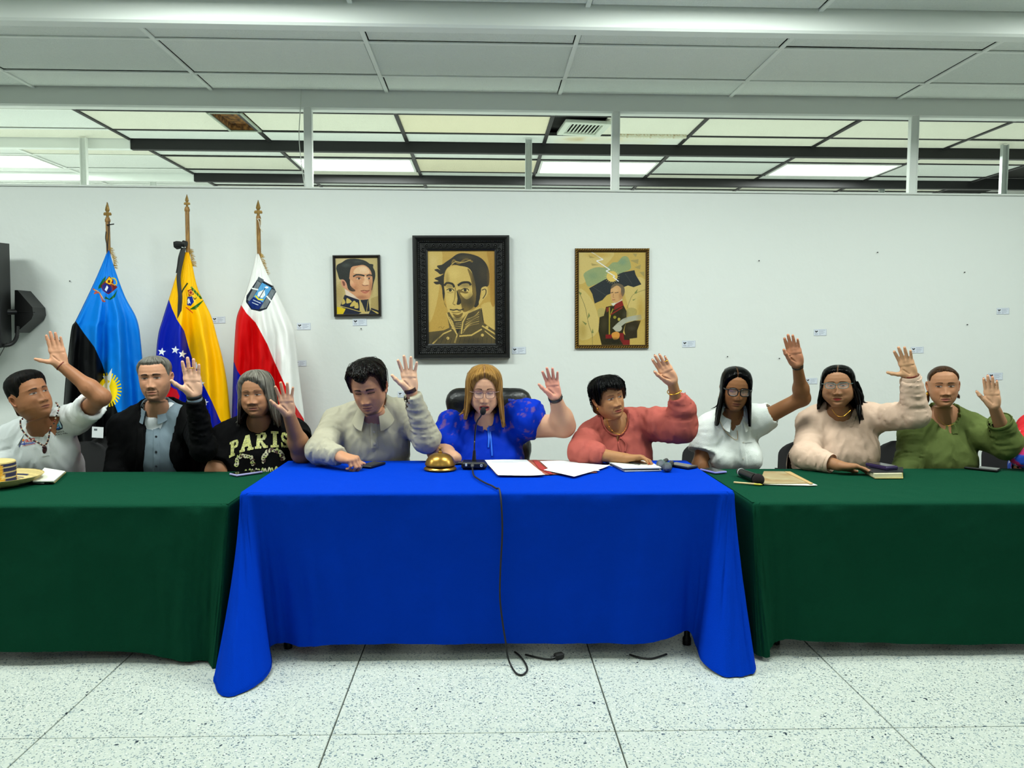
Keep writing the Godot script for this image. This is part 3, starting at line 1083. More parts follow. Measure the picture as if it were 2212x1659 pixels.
	cloth("tablecloth", "dark green tablecloth on the right table, under the envelope and books", green, 0.70, 1.195, 4.45, -4.48, -3.58, [
		[v2.call(1.195, -4.48), v2.call(1.20, -4.48), 0.06, 1.0], [v2.call(1.195, -4.0), v2.call(1.205, -4.0), 0.06, 1.0], [v2.call(1.195, -3.68), v2.call(1.21, -3.66), 0.03, 1.0], [v2.call(1.196, -3.62), v2.call(1.215, -3.56), 0.02, 1.1], [v2.call(1.20, -3.59), v2.call(1.235, -3.53), 0.02, 1.15], [v2.call(1.215, -3.582), v2.call(1.265, -3.52), 0.02, 1.2], [v2.call(1.24, -3.58), v2.call(1.29, -3.565), 0.05, 1.0],
		[v2.call(1.33, -3.58), v2.call(1.36, -3.58), 0.075, 1.0], [v2.call(1.5, -3.58), v2.call(1.52, -3.57), 0.07, 1.0], [v2.call(1.8, -3.58), v2.call(1.8, -3.575), 0.06, 1.0], [v2.call(2.2, -3.58), v2.call(2.2, -3.565), 0.05, 1.0], [v2.call(2.7, -3.58), v2.call(2.7, -3.57), 0.05, 1.0], [v2.call(3.4, -3.58), v2.call(3.4, -3.575), 0.055, 1.0], [v2.call(4.45, -3.58), v2.call(4.45, -3.575), 0.055, 1.0]], 5)
# ================================================================ people
const SKULL := [[0.118, 0.002, 0.002, -0.004], [0.1165, 0.022, 0.022, -0.03], [0.112, 0.038, 0.040, -0.053], [0.104, 0.052, 0.057, -0.073], [0.090, 0.065, 0.073, -0.090], [0.070, 0.0735, 0.085, -0.101], [0.045, 0.0775, 0.0915, -0.106], [0.020, 0.0785, 0.094, -0.105], [0.0, 0.0775, 0.0885, -0.101],
	[-0.025, 0.0745, 0.089, -0.094], [-0.045, 0.0710, 0.0895, -0.085], [-0.065, 0.0655, 0.089, -0.076], [-0.082, 0.0580, 0.088, -0.070], [-0.097, 0.0480, 0.0875, -0.066], [-0.108, 0.0395, 0.084, -0.064], [-0.115, 0.0340, 0.0765, -0.063], [-0.119, 0.0380, 0.064, -0.063], [-0.121, 0.0450, 0.050, -0.063]]
func skull(y: float) -> Array:
	if y >= SKULL[0][0]:
		return SKULL[0]
	for i in range(1, SKULL.size()):
		if y >= SKULL[i][0]:
			var t: float = (y - SKULL[i][0]) / (SKULL[i - 1][0] - SKULL[i][0])
			var a: Array = SKULL[i]
			var b: Array = SKULL[i - 1]
			return [y, lerpf(a[1], b[1], t), lerpf(a[2], b[2], t), lerpf(a[3], b[3], t)]
	return SKULL[SKULL.size() - 1]
func head_frame(P: Dictionary) -> Transform3D:
	var s: float = P.hs
	var e: Array = P.eyes
	var az := rad_to_deg(atan((e[0] - 1106.0) / FOCAL)) + 1.94
	var b := Basis(Vector3(0, 0, 1), deg_to_rad(P.roll)) * Basis(Vector3(0, 1, 0), deg_to_rad(P.yaw - az)) * Basis(Vector3(1, 0, 0), deg_to_rad(P.pitch))
	var p := at(e[0], e[1], e[2])
	b = b.scaled(Vector3.ONE * s)
	return Transform3D(b, p - b * Vector3(0, 0, 0.087))
func shaped(p: Vector3, P: Dictionary) -> Vector3:
	if p.y > 0.03:
		var q := (p.y - 0.03) / 0.088
		p.x *= 1.0 - P.get("narrow", 0.05) * q * q
	if p.y > 0.02:
		p.y = 0.02 + (p.y - 0.02) * P.get("crown", 0.94)
	elif p.y < -0.035:
		p.y = -0.035 + (p.y + 0.035) * P.get("jaw", 1.06)
	return p
func skull_point(y: float, a: float, fat: float) -> Vector3:
	var r := skull(y)
	var w: float = r[1]
	w += fat * 0.010 * exp(-pow((y + 0.06) / 0.045, 2.0))
	var ca := cos(a)
	var sa := sin(a)
	var z: float = (r[2] * pow(ca, 0.86)) if ca > 0.0 else r[3] * pow(-ca, 0.95)
	return Vector3(w * signf(sa) * pow(absf(sa), 0.92), y, z)
func make_head(m: MB, T: Transform3D, P: Dictionary, base: Vector3) -> void:
	var nu := 150
	var ys := []
	for i in 16:
		var q := float(i) / 16
		ys.append(0.118 - 0.038 * q * q)
	var y := 0.080
	while y > -0.1205:
		ys.append(y)
		y -= 0.0026 if y > 0.034 else (0.00085 if y > -0.010 else (0.0011 if y < -0.058 and y > -0.088 else 0.0017))
	ys.append(-0.121)
	var nh := ys.size()
	var nk := 12
	var fat: float = P.get("fat", 0.0)
	var skin := lin(P.skin)
	var lipc := lin(P.get("lips", Color(0.62, 0.36, 0.32)))
	var browc := lin(P.get("brow", Color(0.10, 0.07, 0.05)))
	var open: float = P.get("open", 1.0)
	var mo: float = P.get("mouth", 0.0)
	var gaze: float = P.get("gaze", 0.0)
	var nw: float = P.get("nose", 1.0) * 1.08
	var beard: int = P.get("beard", 0)
	var browy: float = P.get("browy", 0.0)
	var age: float = P.get("age", 0.5)
	var fem: float = P.get("fem", 0.0)
	var angs := PackedFloat32Array()
	for i in nu:
		var q := float(i) / nu * 2.0 - 1.0
		angs.append(PI * (0.52 * q + 0.48 * q * q * q))
	var pts := PackedVector3Array()
	var cols := PackedColorArray()
	var nz := FastNoiseLite.new()
	nz.seed = int(P.eyes[0])
	nz.frequency = 60.0
	var hi := FastNoiseLite.new()
	hi.seed = 9
	hi.frequency = 420.0
	var rgs := RandomNumberGenerator.new()
	rgs.seed = 4
	for j in nh:
		y = ys[j]
		for i in nu:
			var a := angs[i]
			var p := skull_point(y, a, fat)
			var c := skin
			var x := p.x
			var ax := absf(x)
			if p.z > 0.015 and y < 0.085:
				var fr := smoothstep(0.015, 0.045, p.z)
				var d := 0.0
				var xn := x / nw
				var axn := absf(xn)
				var ridge := 0.0
				if y < 0.02 and y > -0.062:
					ridge = tab([[-0.060, 0.0], [-0.0535, 0.005], [-0.049, 0.0165], [-0.043, 0.0215], [-0.036, 0.0195], [-0.02, 0.0125], [-0.006, 0.0065], [0.006, 0.0035], [0.02, 0.0]], y)
					d += ridge * gauss(xn, 0.0085 + 0.004 * smoothstep(-0.02, -0.045, y))
					d += 0.0095 * gauss(axn - 0.0125, 0.0060) * gauss(y + 0.0465, 0.0075)
				var ex := ax - 0.0315
				d -= (0.0085 - 0.003 * fem) * gauss(ax - 0.029, 0.016) * gauss(y - 0.003, 0.0115)
				d += 0.0062 * gauss(ex, 0.0120) * gauss(y + 0.0005, 0.0080)
				d += 0.0040 * (1.0 - 0.8 * fem) * gauss(ax - 0.028, 0.022) * gauss(y - 0.020, 0.0075)
				d -= 0.0014 * gauss(ex, 0.013) * gauss(y + 0.0125, 0.0022) * age
				d += (0.0045 + 0.003 * fat) * gauss(ax - 0.043, 0.019) * gauss(y + 0.032, 0.019)
				d += 0.004 * fat * gauss(ax - 0.045, 0.02) * gauss(y + 0.07, 0.02)
				d -= 0.003 * gauss(ax - 0.068, 0.016) * gauss(y - 0.035, 0.022)
				if y < -0.04 and y > -0.09:
					var lx := 0.0165 + (-0.042 - y) * 0.42
					d -= 0.0022 * age * gauss(ax - lx, 0.0032) * gauss(y + 0.060, 0.018)
				d += 0.0050 * gauss(x, 0.024) * gauss(y + 0.071, 0.017)
				var my := -0.0735
				d += 0.0034 * gauss(x, 0.017) * gauss(y - my - 0.0058 - mo * 0.004, 0.0036)
				d += 0.0044 * gauss(x, 0.0155) * gauss(y - my + 0.0062 + mo * 0.010, 0.0042)
				d -= 0.0030 * gauss(x, 0.020) * gauss(y - my, 0.0016)
				if mo > 0.0:
					d -= 0.007 * mo * gauss(x, 0.0135) * gauss(y - my + 0.004, 0.0065)
				d -= 0.0030 * gauss(x, 0.017) * gauss(y - my + 0.0150 + mo * 0.008, 0.0042)
				d += 0.0055 * gauss(x, 0.018) * gauss(y + 0.103, 0.0095)
				if y > 0.035 and y < 0.07:
					d += 0.00012 * age * sin(y * 700.0) * gauss(x, 0.035)
				p.z += d * fr
				# ---- colour
				var rosy := 0.35 * gauss(ax - 0.042, 0.02) * gauss(y + 0.028, 0.02) + 0.30 * gauss(x, 0.012) * gauss(y + 0.042, 0.012)
				c = c.lerp(Color(c.r * 1.06, c.g * 0.84, c.b * 0.80), rosy * P.get("rosy", 0.6))
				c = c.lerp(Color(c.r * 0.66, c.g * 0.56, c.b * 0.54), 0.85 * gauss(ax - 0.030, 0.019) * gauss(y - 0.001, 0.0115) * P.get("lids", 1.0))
				var u := x / (0.0265 + 0.001 * mo)
				if absf(u) < 1.0:
					var cup := 1.0 - u * u
					var up: float = my + mo * 0.004 + (0.0082 * cup - 0.0018 * gauss(x, 0.0035)) * P.get("lipw", 1.0)
					var dn: float = my - mo * 0.017 - 0.0098 * cup * sqrt(maxf(cup, 0.0)) * P.get("lipw", 1.0)
					if y < up and y > dn:
						var ed := minf(up - y, y - dn)
						c = c.lerp(lipc, smoothstep(-0.0004, 0.0016, ed) * P.get("lipa", 0.75))
					if mo > 0.0:
						var mt := my + 0.0035 * mo * cup
						var mb := my - 0.0125 * mo * cup
						if y < mt and y > mb:
							c = Color(0.035, 0.012, 0.012)
							if y > mt - 0.0026 and absf(u) < 0.45:
								c = Color(0.34, 0.28, 0.24)
							elif y < mb + 0.003 and absf(u) < 0.55:
								c = Color(0.33, 0.12, 0.11)
					elif absf(y - my) < 0.0013:
						c = c.lerp(lipc * 0.28, 0.85 * smoothstep(0.0, 0.25, 1.0 - absf(u)))
				c = c.lerp(Color(0.05, 0.025, 0.02), 0.85 * gauss(axn - 0.0078, 0.0036) * gauss(y + 0.0525, 0.0024))
				var bu := (ax - 0.0115) / 0.038
				if bu > 0.0 and bu < 1.0:
					var by: float = 0.0178 + browy + 0.0046 * sin(bu * 2.7) - 0.0035 * bu * bu
					var bt: float = (0.0042 * (1.0 - bu * 0.65)) * P.get("browt", 1.0)
					c = c.lerp(browc, P.get("browa", 0.85) * smoothstep(bt * 1.25, bt * 0.5, absf(y - by)) * smoothstep(0.0, 0.08, bu))
				var eu := ex / 0.0162
				if absf(eu) < 1.06:
					var arch := maxf(0.0, 1.0 - eu * eu)
					var lo := -0.0030 - 0.0026 * arch * maxf(open, 0.3)
					var top := lo + (0.0042 + 0.0052 * arch) * open
					if open > 0.3 and y > lo and y < top and absf(eu) < 1.0:
						c = Color(0.27, 0.235, 0.215)
						var gx := x - signf(x) * 0.0315 - gaze
						var rr := sqrt(gx * gx + pow(y - (lo + top) * 0.5 - 0.0005, 2.0))
						if rr < 0.0070:
							c = Color(0.030, 0.016, 0.009)
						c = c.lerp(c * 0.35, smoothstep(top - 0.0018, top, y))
					var lt: float = 0.0017 * P.get("lash", 1.0)
					if y >= top - 0.0003 and y < top + lt:
						c = c.lerp(Color(0.020, 0.013, 0.010), 0.92)
					elif y < lo and y > lo - 0.0010:
						c = c.lerp(Color(0.09, 0.045, 0.035), 0.5 * P.get("lash", 1.0))
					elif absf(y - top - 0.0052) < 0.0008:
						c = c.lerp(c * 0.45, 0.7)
				if beard > 0 and y < -0.03:
					var k := 0.0
					if beard == 1:
						k = maxf(0.88 * gauss(ax - 0.014, 0.017) * smoothstep(-0.066, -0.0625, y) * smoothstep(-0.053, -0.0575, y), 0.85 * gauss(ax - 0.030, 0.0065) * smoothstep(-0.100, -0.09, y) * smoothstep(-0.06, -0.066, y))
						k = maxf(k, 0.85 * smoothstep(0.036, 0.024, ax) * smoothstep(-0.094, -0.103, y))
						k = maxf(k, 0.45 * gauss(x, 0.009) * gauss(y + 0.091, 0.005))
						k = maxf(k, 0.42 * smoothstep(0.0, 0.02, -y - 0.052 + (ax - 0.04) * 0.9))
					else:
						k = maxf(0.85 * smoothstep(0.042, 0.028, ax) * smoothstep(-0.090, -0.104, y), 0.30 * gauss(ax - 0.016, 0.018) * smoothstep(-0.066, -0.0625, y) * smoothstep(-0.053, -0.0575, y))
						k = maxf(k, 0.62 * smoothstep(0.046, 0.062, ax) * smoothstep(-0.05, -0.085, y) * 0.7)
						k = maxf(k, 0.55 * gauss(x, 0.008) * gauss(y + 0.0905, 0.006))
					k *= 0.75 + 0.5 * hi.get_noise_3d(p.x, p.y, p.z)
					c = c.lerp(browc * 1.2, clampf(k, 0.0, 0.92))
			var q := 1.0 + 0.07 * nz.get_noise_3d(p.x, p.y, p.z)
			pts.append(T * shaped(p, P))
			cols.append(Color(c.r * q, c.g * q, c.b * q))
	var hc := T * shaped(Vector3(0, -0.113, -0.012), P)
	var s: float = P.hs
	var nr: float = P.get("neck", 0.056) * s
	for j in nk:
		var t := (j + 1.0) / nk
		var ctr := hc.lerp(base, t)
		var bs := Basis(T.basis.get_rotation_quaternion().slerp(Quaternion(), smoothstep(0.0, 0.7, t)))
		for i in nu:
			var a := angs[i]
			var w := lerpf(0.048 * s, nr, smoothstep(0.0, 0.35, t)) + 0.006 * smoothstep(0.55, 1.0, t)
			var f := lerpf(0.055 * s, nr * 0.95, smoothstep(0.0, 0.4, t))
			var b := lerpf(0.052 * s, nr * 1.0, t)
			var tend := 0.004 * gauss(absf(sin(a)) * 1.0 - 0.45, 0.2) * smoothstep(0.2, 0.6, t) * maxf(0.0, cos(a))
			var pp := Vector3(w * sin(a), 0, (f + tend) * cos(a) if cos(a) > 0 else b * cos(a))
			pts.append(ctr + bs * pp)
			cols.append(skin)
	m.grid(pts, nu, nh + nk, cols, true, PackedVector2Array(), true)
	for sd in [-1.0, 1.0]:
		if P.get("ears", 3) & (1 if sd < 0.0 else 2):
			ear(m, T, sd, skin, fat)
func ear(m: MB, T: Transform3D, sd: float, skin: Color, fat: float) -> void:
	var e := skull_point(-0.008, PI / 2 * 1.06, fat)
	var o := Vector3(sd * (e.x - 0.005), -0.010, -0.016)
	var bs := Basis(Vector3(0, 1, 0), sd * -0.42) * Basis(Vector3(1, 0, 0), -0.12)
	var pts := PackedVector3Array()
	var cols := PackedColorArray()
	var nu := 26
	var nv := 12
	for j in nv + 1:
		var t := float(j) / nv
		for i in nu:
			var a := TAU * i / nu
			var r := 0.0
			var out := 0.0
			if t < 0.5:
				r = 1.0 - pow(1.0 - t * 2.0, 2.0) if false else sin(t * PI)
				out = 0.004 + 0.003 * t
			else:
				r = 1.0 - (t - 0.5) * 2.0
				out = 0.011 + 0.003 * sin((t - 0.5) * 14.0) - 0.009 * smoothstep(0.62, 0.9, t)
			var yy := sin(a)
			var lobe := 0.78 if yy < 0.0 else 1.0
			pts.append(T * (o + bs * Vector3(sd * out, r * yy * 0.0315, r * cos(a) * 0.0185 * lobe - r * yy * 0.004)))
			var k := 1.0 - 0.45 * smoothstep(0.68, 0.95, t)
			cols.append(Color(skin.r * 1.02 * k, skin.g * 0.90 * k, skin.b * 0.88 * k))
	m.grid(pts, nu, nv + 1, cols, true, PackedVector2Array(), sd < 0.0)
func make_hair(person: Node3D, T: Transform3D, P: Dictionary) -> void:
	var H: Dictionary = P.hair
	var nu := 170
	var nv := 64
	var c0 := lin(H.c)
	var c1 := lin(H.get("c2", H.c))
	var fat: float = P.get("fat", 0.0)
	var rid := FastNoiseLite.new()
	rid.seed = 3 + int(P.eyes[0])
	rid.frequency = 1.0
	var freq: float = H.get("freq", 16.0)
	var amp: float = H.get("amp", 0.0022)
	var outer := PackedVector3Array()
	var inner := PackedVector3Array()
	var cols := PackedColorArray()
	var curl: float = H.get("curl", 0.0)
	for j in nv + 1:
		var t := float(j) / nv
		for i in nu:
			var a := TAU * i / nu - PI
			var deg := rad_to_deg(a)
			var yb := tab(H.line, deg)
			yb += (0.005 * rid.get_noise_2d(a * 9.0, 77.0) + 0.004 * rid.get_noise_2d(a * 40.0, 7.0)) * H.get("rag", 1.0)
			var y := 0.118 - (0.118 - yb) * (t * t if t < 0.35 else lerpf(0.1225, 1.0, (t - 0.35) / 0.65))
			var low := H.get("low", -0.025) as float
			var p := skull_point(maxf(y, low), a, fat)
			var nn := Vector3(p.x, (p.y - 0.02) * 0.9, p.z + 0.005).normalized()
			var th: float = lerpf(H.side, H.top, smoothstep(0.015, 0.095, y))
			if H.has("lift"):
				for L: Array in H.lift:
					th += L[4] * gauss(deg - L[0], L[2]) * gauss(y - L[1], L[3])
			var edge := 1.0
			if not (H.get("hang", false) and yb < -0.03):
				edge = smoothstep(1.0, H.get("taper", 0.62), t)
			var rn := rid.get_noise_2d(a * freq + curl * 3.0 * rid.get_noise_2d(a * 3.0, t * 9.0), t * (1.6 + curl * 8.0))
			var r2 := rid.get_noise_2d(a * freq * 3.1 + 40.0, t * (2.5 + curl * 14.0))
			th += (rn * amp + r2 * amp * 0.6) * minf(1.0, t * 3.0)
			var q := p + nn * (th * edge - 0.003 * (1.0 - edge))
			if y < low:
				var dn := low - y
				q.y = y
				var fl: float = H.get("flare", 0.0) * dn + H.get("inward", 0.0) * dn * dn * 4.0
				var hz := Vector3(q.x, 0, q.z)
				q += hz.normalized() * fl
				q.z -= H.get("sweep", 0.0) * dn
				q.x += H.get("swing", 0.0) * dn
			if H.has("part"):
				var pp: float = H.part
				if q.z > -0.03:
					q.y -= 0.0045 * gauss(q.x - pp, 0.004) * smoothstep(0.05, 0.09, y)
			outer.append(T * shaped(q, P))
			inner.append(T * shaped(p + nn * (-0.004) if y >= low else q - Vector3(q.x, 0, q.z).normalized() * 0.014, P))
			var k := 0.5 + 0.5 * rn * 1.4 + 0.35 * r2
			if H.has("roots"):
				k = lerpf(-0.2, k, smoothstep(0.0, 0.55, t))
			if H.has("tips"):
				k *= smoothstep(-0.17, 0.03, y)
			var cc := c0.lerp(c1, clampf(k, 0.0, 1.0))
			if H.has("part") and q.z > -0.02 and y > 0.06:
				cc = cc.lerp(lin(P.skin) * 0.7, 0.55 * gauss(q.x - H.part, 0.0022))
			if edge < 0.999:
				cc = cc.lerp(lin(P.skin) * 0.6, 0.40 * smoothstep(0.90, 1.0, t))
			cols.append(cc)
	var m := MB.new()
	m.grid(outer, nu, nv + 1, cols, true, PackedVector2Array(), true)
	m.grid(inner, nu, nv + 1, cols, true, PackedVector2Array(), false)
	var lip := PackedVector3Array()
	var lc := PackedColorArray()
	for src in [outer, inner]:
		for i in nu:
			lip.append(src[nv * nu + i])
			lc.append(cols[nv * nu + i])
	m.grid(lip, nu, 2, lc, true, PackedVector2Array(), true)
	var rg := RandomNumberGenerator.new()
	rg.seed = int(P.eyes[1]) + 5
	for k in H.get("strands", 0):
		var i := rg.randi_range(0, nu - 1)
		var deg := rad_to_deg(TAU * i / nu - PI)
		var j0 := rg.randi_range(int(nv * 0.15), int(nv * 0.7))
		if tab(H.line, deg) > 0.0 and not H.has("tuft"):
			continue
		var path := []
		var rr := []
		var steps := 7
		for q in steps:
			var jj := mini(nv, j0 + int(q * (nv - j0) / (steps - 1.0)))
			var w := outer[jj * nu + i]
			var out := (w - T * Vector3(0, 0.02, 0)).normalized()
			path.append(w + out * (0.001 + H.get("fly", 0.003) * rg.randf()) + (Vector3(0, -0.012 * q / steps, 0) if q == steps - 1 and H.get("hang", false) else Vector3.ZERO))
			rr.append(0.0019 * sin(PI * (0.06 + 0.9 * q / (steps - 1.0))))
		m.col = c0.lerp(c1, rg.randf())
		if path[0].distance_to(path[steps - 1]) > 0.01:
			m.tube(path, rr, 5, false)
	for L: Array in H.get("locks", []):
		var path := []
		for q in crom(L[0], 5):
			path.append(T * q)
		for s in 5:
			var off: Vector3 = Vector3(rg.randf_range(-1, 1), 0, rg.randf_range(-1, 1)) * L[1] * 0.55
			var pp := []
			var rr := []
			for q in path.size():
				var t := float(q) / (path.size() - 1)
				pp.append(path[q] + off * (1.0 - 0.5 * t) + Vector3(sin(t * 7.0 + s) * 0.003, 0, 0))
				rr.append(L[1] * (0.75 + 0.35 * sin(t * 5.0 + s)) * (1.0 - smoothstep(0.6, 1.0, t) * 0.9))
			m.col = c0.lerp(c1, rg.randf())
			m.tube(pp, rr, 7, true)
	var o := obj("hair", m, vmat("hair_%s" % H.get("gloss", "mid"), H.get("rough", 0.42), 0.0, {"metallic_specular": 0.2}), person)
	if H.has("label"):
		o.set_meta("label", H.label)
func make_hand(m: MB, wr: Vector3, up: Vector3, pal: Vector3, s: float, sd: float, curl: Array, spread: float, skin: Color, palm: Color, rw: float, back: Vector3, thumb := [0.0, 0.0], nail := Color(0, 0, 0, 0), cell := 0.0030) -> Array:
	up = up.normalized()
	pal = (pal - up * pal.dot(up)).normalized()
	var sx := up.cross(pal).normalized() * sd
	var B := Basis(sx, up, pal)
	var J := func(x: float, y: float, z: float) -> Vector3: return wr + B * (Vector3(x, y, z) * s)
	var ext := (up.abs() * 0.148 + sx.abs() * 0.108 + pal.abs() * 0.10 + Vector3.ONE * 0.012) * s
	var mid := wr + up * 0.068 * s
	var F := Field.new(mid - ext, mid + ext, cell)
	var k := 0.010 * s
	F.bone(wr + back * 0.075, wr, rw * 1.06, rw * 0.98, 0.012)
	var kn := [Vector3(-0.029, 0.088, 0), Vector3(-0.0095, 0.094, 0.0015), Vector3(0.0105, 0.090, 0.001), Vector3(0.0285, 0.081, -0.001)]
	var len_ := [[0.036, 0.024, 0.019], [0.041, 0.027, 0.020], [0.038, 0.025, 0.020], [0.029, 0.019, 0.017]]
	var rad := [0.0099, 0.0102, 0.0097, 0.0085]
	var sq := Vector3.ONE
	for q in 4:
		F.bone(J.call(kn[q].x * 0.55, 0.006, 0), J.call(kn[q].x, kn[q].y, kn[q].z - 0.002), 0.0165 * s, 0.0115 * s, 0.016 * s)
	F.ell(J.call(-0.024, 0.036, 0.009), Vector3(0.019, 0.032, 0.014) * s, 0.014 * s, B)
	F.ell(J.call(0.026, 0.036, 0.006), Vector3(0.014, 0.032, 0.013) * s, 0.014 * s, B)
	F.bone(J.call(-0.030, 0.080, 0.005), J.call(0.028, 0.073, 0.004), 0.0095 * s, 0.0085 * s, 0.010 * s)
	var tips := []
	for q in 4:
		var side: float = (q - 1.4) * spread
		var d := Vector3(sin(side), cos(side), 0)
		var p: Vector3 = kn[q]
		var ang := 0.0
		var cu: Array = curl[q] if curl[q] is Array else [curl[q], curl[q] * 1.1, curl[q] * 0.7]
		var r: float = rad[q]
		for g in 3:
			ang += cu[g]
			var w := Vector3(d.x, d.y * cos(ang), sin(ang))
			if absf(d.x) < 0.999:
				w = (Vector3(d.x * maxf(cos(ang), 0.25), d.y * cos(ang), sin(ang))).normalized()
			var e: Vector3 = p + w * len_[q][g]
			var r2 := r * (0.94 if g < 2 else 0.86)
			F.bone(J.call(p.x, p.y, p.z), J.call(e.x, e.y, e.z), r * s, r2 * s, 0.0018 * s if g > 0 else 0.008 * s)
			p = e
			r = r2
		tips.append([J.call(p.x, p.y, p.z), B * Vector3(0, -sin(ang), cos(ang)) * -1.0, B * Vector3(d.x, d.y * cos(ang), sin(ang)), r * s])
	var ta: float = 0.86 + thumb[0]
	var tz: float = 0.018 + thumb[1]
	var t0 := Vector3(-0.020, 0.020, 0.006)
	var t1 := t0 + Vector3(-sin(ta) * 0.040, cos(ta) * 0.040, tz * 0.5)
	var tb := ta - 0.16
	var t2 := t1 + Vector3(-sin(tb) * 0.033, cos(tb) * 0.033, tz * 0.35)
	var t3 := t2 + Vector3(-sin(tb - 0.1) * 0.024, cos(tb - 0.1) * 0.024, tz * 0.1)
	F.bone(J.call(t0.x, t0.y, t0.z), J.call(t1.x, t1.y, t1.z), 0.0165 * s, 0.0118 * s, 0.014 * s)
	F.bone(J.call(t1.x, t1.y, t1.z), J.call(t2.x, t2.y, t2.z), 0.0112 * s, 0.0104 * s, 0.006 * s)
	F.bone(J.call(t2.x, t2.y, t2.z), J.call(t3.x, t3.y, t3.z), 0.0104 * s, 0.0080 * s, 0.005 * s)
	tips.append([J.call(t3.x, t3.y, t3.z), -pal, (B * (t3 - t2)).normalized(), 0.0085 * s])
	F.carve(J.call(-0.034, 0.066, 0.022), J.call(0.010, 0.064, 0.0245), 0.0046 * s, 0.0046 * s)
	F.carve(J.call(0.034, 0.062, 0.018), J.call(-0.004, 0.074, 0.0225), 0.0046 * s, 0.0046 * s)
	F.carve(J.call(-0.034, 0.064, 0.022), J.call(-0.002, 0.022, 0.0265), 0.0050 * s, 0.0050 * s)
	var ls := lin(skin)
	var lp := lin(palm)
	F.net(m, func(p: Vector3, nn: Vector3) -> Color:
		var q := B.inverse() * (p - wr) / s
		var c := ls.lerp(lp, smoothstep(-0.25, 0.45, nn.dot(pal)) * smoothstep(-0.03, 0.02, q.y))
		var red := smoothstep(0.10, 0.17, q.y) * 0.35
		return Color(c.r, c.g * (1.0 - red * 0.16), c.b * (1.0 - red * 0.16)))
	if nail.a > 0.0:
		for t: Array in tips:
			m.col = lin(nail)
			var bz: Vector3 = t[1]
			var by: Vector3 = t[2].normalized()
			var bx := by.cross(bz).normalized()
			m.ball(t[0] + bz * t[3] * 0.70 + by * t[3] * 0.12, Vector3(0.0056, 0.0075, 0.0022) * s, Basis(bx, by, bz), 10, 8)
		m.col = Color.WHITE
	return tips
func folds(P: Dictionary, amp: float, seed_: int) -> Folds:
	return Folds.new(P, amp, seed_)
class Folds:
	var bones := []
	var amp := 0.004
	var nz := FastNoiseLite.new()
	var base := Vector3.ZERO
	func _init(P: Dictionary, amp_: float, seed_: int) -> void:
		amp = amp_
		nz.seed = seed_
		nz.frequency = 1.0
		nz.fractal_octaves = 2
		base = P.N
		for sd in 2:
			bones.append([P.S[sd], P.E[sd]])
			bones.append([P.E[sd], P.W[sd]])
	class Pad:
		var nz := FastNoiseLite.new()
		func _init() -> void:
			nz.frequency = 1.0
			nz.seed = 6
		func at(p: Vector3) -> float:
			return (1.0 - absf(nz.get_noise_3d(p.x * 12.0, p.y * 9.0, p.z * 9.0)) * 2.5) * 0.0035
	func at(p: Vector3) -> float:
		var best := 9.0
		var bt := 0.0
		var bi := 0
		for i in 4:
			var a: Vector3 = bones[i][0]
			var b: Vector3 = bones[i][1]
			var ba := b - a
			var t := clampf((p - a).dot(ba) / ba.length_squared(), 0.0, 1.0)
			var d := (p - a - ba * t).length()
			if d < best:
				best = d
				bt = t * ba.length() + 0.3 * (i % 2)
				bi = i
		var w := smoothstep(0.10, 0.065, best)
		var q := p - base
		var tr := nz.get_noise_3d(q.x * 15.0 + q.y * 5.0 * signf(q.x), q.y * 5.5, q.z * 8.0)
		tr = (1.0 - absf(tr) * 2.2) * 0.75 + nz.get_noise_3d(q.x * 6.0, q.y * 7.0 + 9.0, q.z * 6.0) * 0.8
		var rg := nz.get_noise_3d(bt * 26.0 + q.x * 6.0, q.y * 7.0 + bi * 5.0, q.z * 9.0)
		rg = (1.0 - absf(rg) * 2.4) * 0.9
		return amp * lerpf(tr, rg, w)
func decal(person: Node3D, called: String, F: Field, c: Vector2, size: Vector2, turn: float, tex: Texture2D, rough := 0.8, lift := 0.0022, n := 26, extra := {}) -> MeshInstance3D:
	var pts := PackedVector3Array()
	var uvs := PackedVector2Array()
	for j in n + 1:
		for i in n + 1:
			var q := Vector2((float(i) / n - 0.5) * size.x, (0.5 - float(j) / n) * size.y).rotated(turn) + c
			pts.append(Vector3(q.x, q.y, F.front(q.x, q.y) + lift))
			uvs.append(Vector2(float(i) / n, float(j) / n))
	var m := MB.new()
	m.grid(pts, n + 1, n + 1, PackedColorArray(), false, uvs, false)
	var mm := StandardMaterial3D.new()
	mm.resource_name = called
	mm.albedo_texture = tex
	mm.roughness = rough
	mm.cull_mode = BaseMaterial3D.CULL_DISABLED
	mm.transparency = BaseMaterial3D.TRANSPARENCY_ALPHA_SCISSOR
	mm.alpha_scissor_threshold = 0.5
	for k in extra:
		mm.set(k, extra[k])
	return obj(called, m, mm, person)
